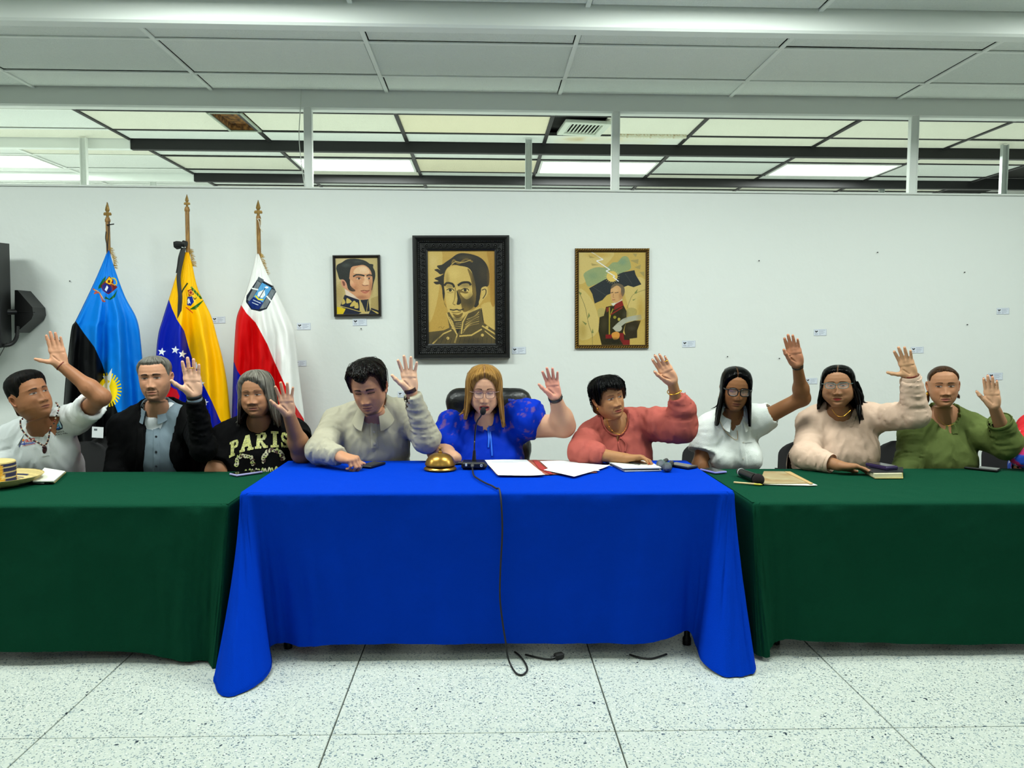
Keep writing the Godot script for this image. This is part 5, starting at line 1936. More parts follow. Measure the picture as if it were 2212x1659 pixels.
func woman_tee() -> void:
	var P := {"fem": 1.0, "skin": Color(0.62, 0.44, 0.32), "palm": Color(0.80, 0.61, 0.49), "N": [562, 907, 4.58], "S": [[490, 945, 4.60], [636, 938, 4.60]], "E": [[466, 1018, 4.52], [652, 979, 4.42]], "W": [[520, 1062, 4.62], [623, 893, 4.24]],
		"chest": 0.190, "waist": 0.205, "hips": 0.21, "flat": 1.2, "bust": 0.085, "belly": 0.16, "busty": -0.09, "arm": [0.062, 0.052, 0.031], "eyes": [544, 853, 4.46], "hs": 0.99, "yaw": -18.0, "pitch": 1.0, "roll": 4.0, "fat": 1.7, "neck": 0.064, "open": 0.62, "lash": 1.5, "gaze": -0.004, "nose": 1.4, "browt": 0.8, "browa": 0.85, "browy": 0.003, "rosy": 1.0, "age": 0.6, "lips": Color(0.62, 0.36, 0.32), "ears": 0,
		"hair": {"c": Color(0.16, 0.12, 0.10), "c2": Color(0.52, 0.51, 0.47), "side": 0.017, "top": 0.022, "line": [[-180, -0.16], [-95, -0.16], [-75, -0.15], [-64, -0.09], [-56, -0.01], [-48, 0.045], [-30, 0.072], [-12, 0.078], [8, 0.066], [28, 0.045], [42, 0.012], [54, -0.05], [64, -0.14], [80, -0.18], [180, -0.16]], "freq": 11.0, "amp": 0.0026, "hang": true, "flare": 0.12, "inward": 0.0, "strands": 40, "fly": 0.004, "tips": 0.0, "roots": 0,
			"locks": [[[Vector3(-0.082, -0.10, -0.01), Vector3(-0.10, -0.13, 0.01), Vector3(-0.125, -0.155, 0.02)], 0.004], [[Vector3(0.088, -0.10, 0.02), Vector3(0.095, -0.14, 0.025), Vector3(0.09, -0.18, 0.03)], 0.006]]},
		"hands": [{"side": 1, "tip": [612, 823, 4.20], "s": 0.93, "curl": [0.08, 0.03, 0.03, 0.05], "spread": 0.16, "thumb": [-0.05, 0.0]}]}
	P.hair.erase("roots")
	var p := new_person("grey-haired woman in a black T-shirt printed PARIS", P)
	var T := make_body(p, P)
	make_hair(p, T, P)
	var F := garment(P, 0.014, [[0.80, 0.0, 0.082, 0.082, 0.06, 0.088], [0.50, 0.0, 0.080, 0.08, 0.06, 0.084]])
	F.roughen(Folds.new(P, 0.0063, 31).at)
	F.carve(P.N + Vector3(0.0, 0.10, 0.02), P.N + Vector3(0.0, 0.0, 0.04), 0.072, 0.070)
	var m := MB.new()
	F.net(m)
	var blk := cloth_mat("tee_black", Color(0.020, 0.020, 0.024), 0.85, 7.0, 0.5)
	wear(p, "shirt", m, blk)
	var a := Paint.new(512, 384, Color(0, 0, 0, 0), Vector2(5.12, 3.84 / 0.75))
	var gl := Color(0.66, 0.66, 0.36)
	slab_word(a, gl)
	var rg := RandomNumberGenerator.new()
	rg.seed = 8
	for y in range(0, 384, 3):
		for x in range(0, 512, 3):
			if a.im.get_pixel(x, y).a > 0.5:
				var v := rg.randf_range(0.6, 1.35)
				a.im.fill_rect(Rect2i(x, y, 3, 3).intersection(Rect2i(0, 0, 512, 384)), Color(gl.r * v, gl.g * v, gl.b * v * rg.randf_range(0.7, 1.5)))
	for hd in [Vector2(27, 47), Vector2(70, 43)]:
		var tones := [Color(0.72, 0.70, 0.58), Color(0.62, 0.66, 0.38), Color(0.24, 0.14, 0.11)]
		for k in 34:
			var an := -PI * 1.12 + TAU * 0.62 * k / 33.0
			var rr := 13.5 + rg.randf_range(-2.5, 2.5)
			a.disc(hd + Vector2(cos(an) * rr, sin(an) * rr * 0.85 + 4.0), rg.randf_range(2.0, 3.6), rg.randf_range(1.5, 2.8), tones[0 if rg.randf() < 0.55 else (1 if rg.randf() < 0.6 else 2)], rg.randf() * 3.0)
		for k in 12:
			var an := -PI * 1.1 + TAU * 0.6 * k / 11.0
			a.disc(hd + Vector2(cos(an) * 13.0, sin(an) * 11.0 + 4.0), 1.3, 1.0, Color(0.10, 0.07, 0.06))
	for k in 5:
		var x0 := 26.0 + k * 10.0
		a.line(crom(pv([x0, 70, x0 + 3, 62, x0 + 6, 70, x0 + 9, 61, x0 + 12, 69]), 4), 1.9, Color(0.78, 0.76, 0.62) if k % 2 else Color(0.66, 0.70, 0.42))
	var c := on(F, 559, 979)
	decal(p, "glitter_print", F, Vector2(c.x, c.y), Vector2(0.345, 0.259), 0.06, a.tex(), 0.55, 0.003, 34)
	m = MB.new()
	var e := T * Vector3(0.082, -0.052, 0.0)
	m.tube(circle_pts(e, 0.011, Basis(Vector3(0, 1, 0), 0.9)), 0.0022, 6, false)
	wear(p, "earring", m, mat("gold", Color(0.85, 0.62, 0.22), 0.25, 0.9))
	legs(p, P, Color(0.06, 0.07, 0.12))
func circle_pts(c: Vector3, r: float, bs: Basis, n := 18) -> Array:
	var q := []
	for i in n + 2:
		var a := TAU * i / n
		q.append(c + bs * Vector3(cos(a) * r, sin(a) * r, 0))
	return q
func slab_word(a: Paint, col: Color) -> void:
	var bend := func(p: Vector2) -> Vector2:
		var u := (p.x - 52.0) / 50.0
		return Vector2(p.x, p.y + 6.0 * u * u * signf(-u if u < 0.0 else 0.0) * -1.0 * (-1.0) + 5.0 * u * u)
	var put := func(pts: Array, c: Color) -> void:
		var q := []
		for p: Vector2 in pts:
			q.append(bend.call(p))
		a.poly(q, c)
	var bar := func(x: float, y: float, w: float, h: float) -> void: put.call([Vector2(x, y), Vector2(x + w, y), Vector2(x + w, y + h), Vector2(x, y + h)], col)
	var hole := Color(0, 0, 0, 1)
	bar.call(4, 8, 5, 23)
	bar.call(2, 8, 9, 3.5)
	bar.call(2, 28, 9, 3.5)
	put.call(pv([8, 8, 15, 9, 17, 14, 15, 20, 8, 21, 8, 17.5, 12, 16.5, 12.5, 13.5, 11.5, 11.5, 8, 11.5]), col)
	put.call(pv([28, 7, 34, 7, 40, 29, 34, 29, 33, 24, 28, 24, 26, 29, 20.5, 29]), col)
	put.call(pv([30.2, 13, 32, 20, 28.8, 20]), Color(0.02, 0.02, 0.02))
	bar.call(19, 27, 9, 3.5)
	bar.call(32, 27, 10, 3.5)
	bar.call(46, 6, 5.5, 23)
	bar.call(44, 6, 9, 3.5)
	bar.call(44, 26.5, 10, 3.5)
	put.call(pv([51, 6, 58, 7, 60.5, 12, 58, 17.5, 54, 18.5, 61, 26.5, 63, 26.5, 63, 30, 57, 30, 51, 19.5, 51, 15.5, 54.5, 14.5, 55, 11.5, 54, 9.5, 51, 9.5]), col)
	bar.call(70, 5, 6, 25)
	bar.call(67, 5, 12, 3.5)
	bar.call(67, 26.5, 12, 3.5)
	put.call(pv([97, 6, 97, 12, 94, 12, 93, 9, 89, 9, 88.5, 12, 92, 14.5, 97, 18, 98, 23, 95, 28.5, 88, 28.5, 86.5, 27, 85.5, 29, 84, 29, 84, 21, 87, 21, 88.5, 25, 92, 25.5, 93, 22.5, 90, 19.5, 85.5, 16.5, 83.5, 12, 85.5, 6.5, 91, 5, 94, 6.5, 95, 5]), col)
func man_sweater() -> void:
	var P := {"skin": Color(0.72, 0.52, 0.40), "palm": Color(0.86, 0.68, 0.56), "N": [808, 882, 4.50], "S": [[727, 915, 4.56], [882, 900, 4.56]], "E": [[692, 973, 4.30], [922, 948, 4.42]], "W": [[735, 986, 4.18], [887, 843, 4.32]],
		"hipx": -0.66, "chest": 0.190, "waist": 0.195, "hips": 0.20, "flat": 1.2, "belly": 0.15, "arm": [0.052, 0.044, 0.030], "eyes": [787, 851, 4.335], "hs": 1.09, "yaw": -17.0, "pitch": 17.0, "roll": 6.0, "fat": 0.4, "neck": 0.064, "beard": 2, "brow": Color(0.05, 0.035, 0.03), "browt": 1.8, "browa": 0.95, "open": 0.15, "lash": 2.0, "nose": 1.15, "rosy": 0.7, "lips": Color(0.58, 0.35, 0.31), "ears": 2,
		"hair": {"c": Color(0.020, 0.017, 0.017), "c2": Color(0.085, 0.075, 0.07), "side": 0.013, "top": 0.034, "line": [[-180, -0.085], [-125, -0.07], [-108, -0.01], [-98, 0.012], [-90, 0.0], [-80, -0.028], [-72, -0.01], [-62, 0.04], [-50, 0.075], [-34, 0.080], [-14, 0.060], [0, 0.052], [12, 0.060], [30, 0.082], [48, 0.076], [60, 0.04], [70, -0.015], [80, -0.03], [90, 0.0], [98, 0.012], [108, -0.01], [125, -0.07], [180, -0.085]], "freq": 9.0, "amp": 0.0050, "curl": 0.16, "taper": 0.88, "strands": 26, "tuft": 1, "fly": 0.006, "gloss": "wet", "rough": 0.33},
		"hands": [{"side": 1, "tip": [878, 757, 4.29], "s": 1.02, "curl": [0.10, 0.06, 0.06, 0.10], "spread": 0.17, "thumb": [0.0, 0.0]}]}
	var p := new_person("dark-haired man in a cream knitted polo jumper looking down, one fist on the table", P)
	var T := make_body(p, P)
	make_hair(p, T, P)
	var m := MB.new()
	var W: Vector3 = P.W[0]
	make_hand(m, W, Vector3(0.85, -0.12, 0.55), Vector3(0.15, -0.95, -0.1), 1.0, -1.0, [[0.85, 1.2, 0.7], [0.9, 1.25, 0.7], [0.95, 1.25, 0.7], [1.0, 1.2, 0.7]], 0.03, P.skin, P.skin, 0.030, (P.E[0] - W).normalized(), [-0.35, 0.012])
	wear(p, "fist", m, vmat("skin"))
	var F := garment(P, 0.016, [[1.0, 0.96, 0.078, 0.068, 0.044], [1.0, 0.90, 0.078, 0.070, 0.042]])
	F.roughen(Folds.new(P, 0.0100, 41).at)
	F.carve(P.N + Vector3(0.0, 0.10, 0.01), P.N + Vector3(0.0, 0.0, 0.01), 0.066, 0.066)
	F.carve_prism(flat_at([788, 872, 828, 872, 810, 905], 4.40), -4.56)
	m = MB.new()
	F.net(m)
	var knit := cloth_mat("knit_cream", Color(0.70, 0.68, 0.60), 0.95, 9.0, 0.9)
	wear(p, "jumper", m, knit)
	m = MB.new()
	collar(m, P.N + Vector3(0.0, 0.012, 0.005), 0.078, 0.076, 0.40, 0.034, 0.038, 0.048, 0.30, 0.0, 0.034)
	wear(p, "collar", m, knit)
	m = MB.new()
	strip_on(m, F, line_on(F, [806, 908, 808, 935, 809, 955, 810, 968], 0.019), 0.003)
	wear(p, "placket", m, knit)
	for q in [[802.0, 910.0], [808.0, 933.0], [809.5, 957.5]]:
		m = MB.new()
		var b := on(F, q[0], q[1])
		b.z = F.front(b.x, b.y) + 0.005
		button(m, b, 0.0075)
		wear(p, "button", m, mat("button_cream", Color(0.72, 0.70, 0.62), 0.4))
	m = MB.new()
	var ax: Vector3 = P.W[1] - P.E[1]
	ring_band(m, P.W[1] + ax.normalized() * 0.006, ax, 0.0315, 0.022, 0.003)
	wear(p, "watch_strap", m, mat("leather_brown", Color(0.20, 0.09, 0.05), 0.45), "brown leather watch strap")
	legs(p, P, Color(0.12, 0.12, 0.14))
func woman_blue() -> void:
	var P := {"fem": 1.0, "skin": Color(0.76, 0.58, 0.47), "palm": Color(0.82, 0.56, 0.48), "N": [1050, 907, 4.52], "S": [[985, 935, 4.57], [1122, 920, 4.57]], "E": [[947, 974, 4.52], [1218, 920, 4.44]], "W": [[985, 990, 4.34], [1199, 857, 4.30]],
		"hipx": -0.03, "chest": 0.180, "waist": 0.185, "hips": 0.20, "flat": 1.15, "bust": 0.10, "belly": 0.15, "arm": [0.072, 0.060, 0.032], "eyes": [1046.5, 850, 4.40], "hs": 1.0, "yaw": 1.0, "pitch": 9.0, "roll": 0.0, "fat": 1.2, "neck": 0.060, "mouth": 0.85, "open": 0.22, "lash": 1.7, "lids": 1.2, "brow": Color(0.20, 0.12, 0.08), "browt": 1.1, "browa": 0.95, "browy": 0.004, "lips": Color(0.62, 0.22, 0.20), "lipa": 0.85, "rosy": 0.9, "ears": 0,
		"hair": {"c": Color(0.30, 0.19, 0.09), "c2": Color(0.66, 0.50, 0.26), "side": 0.022, "top": 0.028, "line": [[-180, -0.14], [-95, -0.15], [-72, -0.15], [-62, -0.11], [-54, -0.04], [-46, 0.02], [-34, 0.052], [-18, 0.074], [0, 0.086], [18, 0.074], [34, 0.052], [46, 0.02], [54, -0.04], [60, -0.13], [70, -0.19], [95, -0.17], [180, -0.14]], "freq": 12.0, "amp": 0.0024, "hang": true, "flare": 0.10, "part": 0.0, "strands": 46, "fly": 0.004, "gloss": "gold", "rough": 0.36,
			"locks": [[[Vector3(-0.095, -0.09, 0.01), Vector3(-0.115, -0.12, 0.015), Vector3(-0.135, -0.138, 0.02)], 0.006], [[Vector3(0.09, -0.10, 0.02), Vector3(0.10, -0.15, 0.03), Vector3(0.118, -0.20, 0.04)], 0.006]]},
		"hands": [{"side": 1, "tip": [1185, 787, 4.27], "s": 0.90, "curl": [0.10, 0.08, 0.08, 0.10], "spread": 0.13, "thumb": [-0.1, 0.0]}]}
	var p := new_person("fair-haired woman in a royal blue blouse and glasses speaking into the microphone", P)
	var T := make_body(p, P)
	make_hair(p, T, P)
	var F := garment(P, 0.012, [[0.3, 0.0, 0.075, 0.075, 0.06], [0.3, 0.0, 0.075, 0.075, 0.06]])
	var L0: Vector3 = P.S[0]
	F.bone(at(972, 912, 4.57), at(962, 960, 4.54), 0.070, 0.098, 0.03)
	F.bone(at(962, 960, 4.54), at(951, 986, 4.525), 0.092, 0.070, 0.03, Vector3.ONE, true)
	F.bone(at(1118, 898, 4.57), at(1140, 903, 4.54), 0.085, 0.100, 0.03)
	F.bone(at(1136, 903, 4.545), at(1160, 907, 4.52), 0.100, 0.098, 0.03, Vector3.ONE, true)
	var fo := Folds.new(P, 0.0075, 51)
	F.roughen(fo.at)
	F.carve(P.N + Vector3(0.0, 0.10, 0.0), P.N + Vector3(0.0, 0.012, 0.0), 0.062, 0.062)
	F.carve_prism(flat_at([1049, 922, 1056, 922, 1056, 946, 1051, 946], 4.30), -4.50)
	var m := MB.new()
	var lace := FastNoiseLite.new()
	lace.seed = 5
	lace.frequency = 22.0
	lace.noise_type = FastNoiseLite.TYPE_SIMPLEX_SMOOTH
	var yoke := at(1050, 938, 4.4).y
	var blue := lin(Color(0.0, 0.17, 0.66))
	var sk := lin(Color(0.42, 0.30, 0.46))
	F.net(m, func(q: Vector3, n: Vector3) -> Color:
		var w := lace.get_noise_3d(q.x * 1.2, q.y * 0.7, q.z)
		var on := maxf(smoothstep(yoke - 0.01, yoke + 0.015, q.y), smoothstep(0.165, 0.185, absf(q.x - P.N.x)))
		return blue.lerp(sk, on * smoothstep(0.22, 0.36, w) * 0.75))
	wear(p, "blouse", m, vmat("blouse_blue", 0.7, 0.0, {"metallic_specular": 0.2}))
	m = MB.new()
	collar(m, P.N + Vector3(0, -0.004, 0.0), 0.066, 0.064, 0.25, 0.030, 0.006, 0.0, 0.35, 0.0, 0.008)
	wear(p, "collar", m, mat("blouse_band", Color(0.0, 0.15, 0.60), 0.7))
	var rib := mat("ribbon_blue", Color(0.08, 0.36, 0.82), 0.35)
	for q in [[1052, 912, 1054, 925, 1056, 945, 1055, 966], [1054, 912, 1058, 930, 1061, 955, 1063, 984]]:
		m = MB.new()
		strip_on(m, F, line_on(F, q, 0.005), 0.003, 8, 0.004)
		wear(p, "ribbon", m, rib)
	m = MB.new()
	var rf := []
	for i in 16:
		var t := i / 15.0
		rf.append(at(lerpf(1098, 1122, t) + 1.5 * sin(i * 2.3), lerpf(866, 862, t) + 14.0 * t * t + 1.0 * sin(i * 3.1), 4.56))
	m.tube(crom(rf, 3), 0.012, 7, true)
	wear(p, "ruffle", m, mat("blouse_band", Color(0.0, 0.15, 0.60), 0.7))
	for sd in [-1.0, 1.0]:
		m = MB.new()
		m.tube(circle_pts(T * Vector3(sd * 0.079, -0.055, 0.015), 0.0155, T.basis.orthonormalized() * Basis(Vector3(0, 1, 0), sd * 0.7)), 0.0032, 8, false)
		wear(p, "earring", m, mat("gold", Color(0.85, 0.62, 0.22), 0.25, 0.9), "gold hoop earring")
	glasses(p, T, Color(0.42, 0.26, 0.26), 0.0245, 0.0200, -0.003, 0.0014, 1, Color(0.55, 0.45, 0.42))
	m = MB.new()
	var ax: Vector3 = P.W[1] - P.E[1]
	ring_band(m, P.W[1] - ax.normalized() * 0.004, ax, 0.0335, 0.018, 0.004)
	m.box(P.W[1] + Vector3(0.03, -0.006, 0.02), Vector3(0.010, 0.030, 0.026), 0.004, Basis(Vector3(0, 0, 1), -0.35))
	wear(p, "watch", m, mat("watch_dark", Color(0.03, 0.04, 0.06), 0.4), "dark wristwatch")
	legs(p, P, Color(0.03, 0.08, 0.30))
func woman_pink() -> void:
	var P := {"fem": 1.0, "skin": Color(0.63, 0.45, 0.30), "palm": Color(0.80, 0.59, 0.46), "N": [1328, 912, 4.54], "S": [[1278, 942, 4.58], [1392, 915, 4.58]], "E": [[1258, 978, 4.38], [1474, 925, 4.46]], "W": [[1352, 990, 4.26], [1452, 824, 4.34]],
		"hipx": 0.72, "chest": 0.175, "waist": 0.180, "hips": 0.19, "flat": 1.2, "bust": 0.08, "belly": 0.13, "arm": [0.050, 0.043, 0.027], "eyes": [1330, 859, 4.44], "hs": 0.96, "crown": 0.88, "yaw": 30.0, "pitch": 2.0, "roll": 13.0, "fat": 0.6, "neck": 0.056, "open": 0.7, "gaze": 0.003, "brow": Color(0.14, 0.09, 0.06), "browt": 0.7, "browa": 0.8, "lips": Color(0.58, 0.22, 0.22), "age": 1.3, "nose": 1.15, "ears": 1,
		"hair": {"c": Color(0.010, 0.009, 0.011), "c2": Color(0.050, 0.048, 0.052), "side": 0.017, "top": 0.027, "line": [[-180, -0.095], [-125, -0.085], [-110, -0.02], [-97, 0.010], [-87, 0.002], [-78, -0.032], [-70, -0.03], [-60, 0.005], [-48, 0.045], [-25, 0.058], [-5, 0.048], [14, 0.036], [28, 0.040], [46, 0.035], [58, 0.0], [74, -0.03], [92, -0.03], [110, -0.06], [125, -0.085], [180, -0.095]], "freq": 9.0, "amp": 0.005, "rag": 2.0, "taper": 0.93, "strands": 60, "tuft": 1, "fly": 0.007, "curl": 0.12},
		"hands": [{"side": 1, "tip": [1417, 763, 4.31], "s": 0.95, "curl": [0.04, 0.03, 0.03, 0.04], "spread": 0.05, "thumb": [-0.35, 0.01], "nail": Color(0.45, 0.05, 0.06)}]}
	var p := new_person("woman with short black hair in a puff-sleeved salmon pink blouse", P)
	var T := make_body(p, P)
	make_hair(p, T, P)
	var m := MB.new()
	var W: Vector3 = P.W[0]
	make_hand(m, W, Vector3(0.95, 0.10, 0.30), Vector3(0.05, -0.96, 0.25), 0.94, -1.0, [[0.55, 0.55, 0.30], [0.50, 0.55, 0.30], [0.48, 0.50, 0.30], [0.40, 0.45, 0.3]], 0.10, P.skin, P.skin, 0.027, (P.E[0] - W).normalized(), [-0.3, 0.008], Color(0.70, 0.03, 0.04))
	wear(p, "hand", m, vmat("skin"))
	var F := garment(P, 0.014, [[1.0, 0.0, 0.07, 0.062, 0.045], [1.0, 0.0, 0.07, 0.07, 0.06]])
	F.bone(at(1264, 955, 4.50), at(1256, 975, 4.40), 0.072, 0.068, 0.03)
	F.bone(at(1256, 975, 4.39), at(1288, 980, 4.34), 0.066, 0.056, 0.03)
	F.bone(at(1286, 980, 4.345), at(1299, 983, 4.32), 0.052, 0.040, 0.02, Vector3.ONE, true)
	F.bone(at(1425, 915, 4.54), at(1468, 920, 4.46), 0.092, 0.088, 0.04)
	F.bone(at(1468, 920, 4.46), at(1473, 885, 4.42), 0.082, 0.068, 0.03)
	F.bone(at(1473, 885, 4.42), at(1462, 857, 4.385), 0.062, 0.044, 0.03, Vector3.ONE, true)
	F.roughen(Folds.new(P, 0.0094, 61).at)
	F.carve(P.N + Vector3(0.0, 0.12, 0.02), P.N + Vector3(0.0, 0.0, 0.04), 0.066, 0.070)
	F.carve_prism(flat_at([1303, 900, 1362, 892, 1360, 922, 1350, 938, 1337, 943, 1322, 938, 1309, 922], 4.42), -4.56)
	F.carve_prism(flat_at([1337, 942, 1345, 942, 1345, 956, 1340, 961], 4.40), -4.56)
	m = MB.new()
	var dots := FastNoiseLite.new()
	dots.noise_type = FastNoiseLite.TYPE_CELLULAR
	dots.cellular_return_type = FastNoiseLite.RETURN_DISTANCE
	dots.frequency = 24.0
	var pk := lin(Color(0.66, 0.34, 0.31))
	var dk := lin(Color(0.47, 0.20, 0.19))
	F.net(m, func(q: Vector3, n: Vector3) -> Color: return pk.lerp(dk, smoothstep(-0.84, -0.93, dots.get_noise_3d(q.x, q.y, q.z))))
	var pink := vmat("blouse_pink", 0.85, 0.0, {"metallic_specular": 0.2})
	wear(p, "blouse", m, pink)
	m = MB.new()
	m.col = lin(Color(0.63, 0.32, 0.29))
	var nk := []
	for q in crom(pv([1307, 906, 1309, 920, 1318, 936, 1336, 944, 1351, 938, 1361, 920, 1363, 896]), 5):
		var w := at(q.x, q.y, 4.44)
		nk.append(Vector3(w.x, w.y, F.front(w.x + (0.006 if q.x > 1336 else -0.006), w.y - 0.010) + 0.002))
	m.tube(nk, 0.0048, 7)
	wear(p, "neck_binding", m, pink)
	for q in [[1338, 944, 1346, 950, 1352, 960, 1350, 975], [1338, 945, 1336, 958, 1340, 975]]:
		m = MB.new()
		m.col = lin(Color(0.63, 0.32, 0.29))
		strip_on(m, F, line_on(F, q, 0.0055), 0.003, 8, 0.004)
		wear(p, "tie", m, pink)
	for q in [[at(1462, 859, 4.387), P.W[1] - P.E[1], 0.036], [at(1299, 983, 4.322), P.W[0] - P.E[0], 0.034]]:
		m = MB.new()
		m.col = lin(Color(0.63, 0.32, 0.29))
		ring_band(m, q[0], q[1], q[2], 0.012, 0.004)
		wear(p, "cuff", m, pink)
	m = MB.new()
	var chain := []
	for q in crom(pv([1310, 902, 1316, 922, 1330, 936, 1343, 937, 1354, 922, 1357, 902]), 6):
		var w := at(q.x, q.y, 4.46)
		chain.append(w)
	m.tube(chain, 0.0013, 5)
	for i in [6, 9, 21]:
		m.ball(chain[i], Vector3.ONE * 0.0035, Basis(), 8, 6)
	wear(p, "necklace", m, mat("gold", Color(0.85, 0.62, 0.22), 0.25, 0.9), "thin gold necklace")
	m = MB.new()
	var ax: Vector3 = (P.W[1] - P.E[1]).normalized()
	var bc: Vector3 = P.W[1] - ax * 0.060
	var sx := ax.cross(Vector3(0, 0, 1)).normalized()
	var arc := []
	for i in 22:
		var a := 0.9 + (TAU - 1.5) * i / 21.0
		arc.append(bc + (sx * cos(a) + ax.cross(sx) * sin(a)) * 0.037)
	m.tube(arc, 0.0028, 7)
	m.ball(arc[0], Vector3.ONE * 0.0055, Basis(), 10, 8)
	m.ball(arc[21], Vector3.ONE * 0.0055, Basis(), 10, 8)
	wear(p, "bracelet", m, mat("gold", Color(0.85, 0.62, 0.22), 0.25, 0.9), "open gold bracelet")
	m = MB.new()
	ring_band(m, at(1439, 780, 4.315), Vector3(-0.35, 1, 0), 0.0092, 0.005, 0.002)
	wear(p, "ring", m, mat("gold", Color(0.85, 0.62, 0.22), 0.25, 0.9))
	m = MB.new()
	m.ball(T * Vector3(-0.083, -0.050, 0.002), Vector3(0.005, 0.008, 0.004), Basis(), 10, 8)
	wear(p, "earring", m, mat("gold", Color(0.85, 0.62, 0.22), 0.25, 0.9))
	legs(p, P, Color(0.10, 0.10, 0.14))
func woman_white() -> void:
	var P := {"fem": 1.0, "skin": Color(0.52, 0.35, 0.22), "palm": Color(0.70, 0.48, 0.36), "N": [1584, 897, 4.58], "S": [[1528, 928, 4.62], [1642, 908, 4.60]], "E": [[1510, 1010, 4.60], [1733, 860, 4.52]], "W": [[1545, 1062, 4.64], [1722, 787, 4.38]],
		"chest": 0.130, "waist": 0.118, "hips": 0.15, "bust": 0.050, "arm": [0.046, 0.041, 0.026], "eyes": [1595, 846, 4.47], "hs": 0.95, "yaw": 11.0, "pitch": 10.0, "roll": -3.0, "fat": 0.3, "neck": 0.049, "open": 0.08, "lash": 1.3, "brow": Color(0.05, 0.035, 0.03), "nose": 1.15, "lips": Color(0.46, 0.25, 0.21), "age": 0.3, "ears": 1,
		"hair": {"c": Color(0.010, 0.009, 0.010), "c2": Color(0.050, 0.046, 0.048), "side": 0.013, "top": 0.016, "line": [[-180, -0.19], [-95, -0.20], [-76, -0.215], [-68, -0.20], [-63, -0.06], [-57, 0.0], [-46, 0.040], [-28, 0.064], [-8, 0.084], [8, 0.078], [26, 0.060], [42, 0.030], [50, -0.02], [57, -0.15], [66, -0.20], [95, -0.20], [180, -0.19]], "freq": 15.0, "amp": 0.0015, "hang": true, "flare": 0.10, "sweep": -0.10, "part": -0.010, "strands": 22, "fly": 0.003, "gloss": "straight", "rough": 0.3,
			"locks": [[[Vector3(-0.085, -0.09, 0.0), Vector3(-0.105, -0.12, 0.0), Vector3(-0.13, -0.135, 0.0)], 0.0015]]},
		"hands": [{"side": 1, "tip": [1704, 712, 4.34], "s": 0.96, "curl": [0.04, 0.03, 0.03, 0.06], "spread": 0.04, "thumb": [-0.42, 0.01]}]}
	var p := new_person("young woman with straight black hair, black glasses and a white short-sleeved blouse", P)
	var T := make_body(p, P)
	make_hair(p, T, P)
	var F := garment(P, 0.014, [[0.58, 0.0, 0.064, 0.07, 0.05, 0.080], [0.30, 0.0, 0.066, 0.07, 0.05, 0.068]])
	F.roughen(Folds.new(P, 0.0069, 71).at)
	sleeve_end(F, P, 1, 0.30, 0.008)
	F.carve(P.N + Vector3(0.0, 0.10, 0.01), P.N + Vector3(0.0, -0.004, 0.015), 0.053, 0.053)
	F.carve_prism(flat_at([1563, 888, 1606, 888, 1590, 914], 4.45), -4.60)
	var m := MB.new()
	F.net(m)
	var wht := cloth_mat("blouse_white", Color(0.84, 0.86, 0.84), 0.9, 5.0, 0.5)
	wear(p, "blouse", m, wht)
	m = MB.new()
	collar(m, P.N + Vector3(0.003, 0.008, 0.0), 0.060, 0.058, 0.50, 0.024, 0.020, 0.036, 0.40, 0.0, 0.020)
	wear(p, "collar", m, wht)
	m = MB.new()
	strip_on(m, F, line_on(F, [1594, 916, 1601, 945, 1605, 975, 1607, 1012], 0.015), 0.0025)
	wear(p, "placket", m, wht)
	m = MB.new()
	var q := flat_at([1615, 925, 1638, 918, 1641, 962, 1628, 968, 1615, 962], 4.45)
	var pk := []
	strip_on(m, F, [Vector3((q[0].x + q[1].x) / 2, (q[0].y + q[1].y) / 2, 0.031), Vector3((q[2].x + q[4].x) / 2, q[2].y, 0.031)], 0.003, 10, 0.0008)
	wear(p, "pocket", m, wht)
	for y in [956, 990]:
		m = MB.new()
		var b := on(F, 1605.0, y)
		b.z = F.front(b.x, b.y) + 0.004
		button(m, b, 0.006)
		wear(p, "button", m, mat("button_pearl", Color(0.80, 0.80, 0.76), 0.3))
	m = MB.new()
	var chain := []
	for w in crom(pv([1566, 908, 1575, 930, 1590, 948, 1605, 955, 1606, 935]), 6):
		var z := at(w.x, w.y, 4.45)
		chain.append(Vector3(z.x, z.y, F.front(z.x, z.y) + 0.004))
	m.tube(chain, 0.0012, 5)
	wear(p, "necklace", m, mat("gold", Color(0.85, 0.62, 0.22), 0.25, 0.9), "fine gold necklace")
	m = MB.new()
	for k in 7:
		m.ball(T * (Vector3(-0.084, -0.052, 0.002) + Vector3(0.004 * cos(k * 2.4), 0.012 - k * 0.005, 0.004 * sin(k * 2.4))), Vector3.ONE * 0.0048, Basis(), 8, 6)
	wear(p, "earring", m, mat("gold", Color(0.85, 0.62, 0.22), 0.25, 0.9), "gold leaf earring")
	glasses(p, T, Color(0.012, 0.012, 0.014), 0.0275, 0.0210, -0.001, 0.0034, 2, Color(0.02, 0.018, 0.018))
	m = MB.new()
	var ax: Vector3 = (P.W[1] - P.E[1]).normalized()
	ring_band(m, P.W[1] - ax * 0.012, ax, 0.0275, 0.010, 0.003)
	m.box(P.W[1] - ax * 0.012 + Vector3(0.016, 0, 0.022), Vector3(0.022, 0.026, 0.008), 0.003, Basis(Vector3(0, 1, 0), 0.6))
	wear(p, "watch", m, mat("watch_brown", Color(0.16, 0.11, 0.06), 0.4, 0.3), "small brown wristwatch")
	legs(p, P, Color(0.12, 0.14, 0.20))
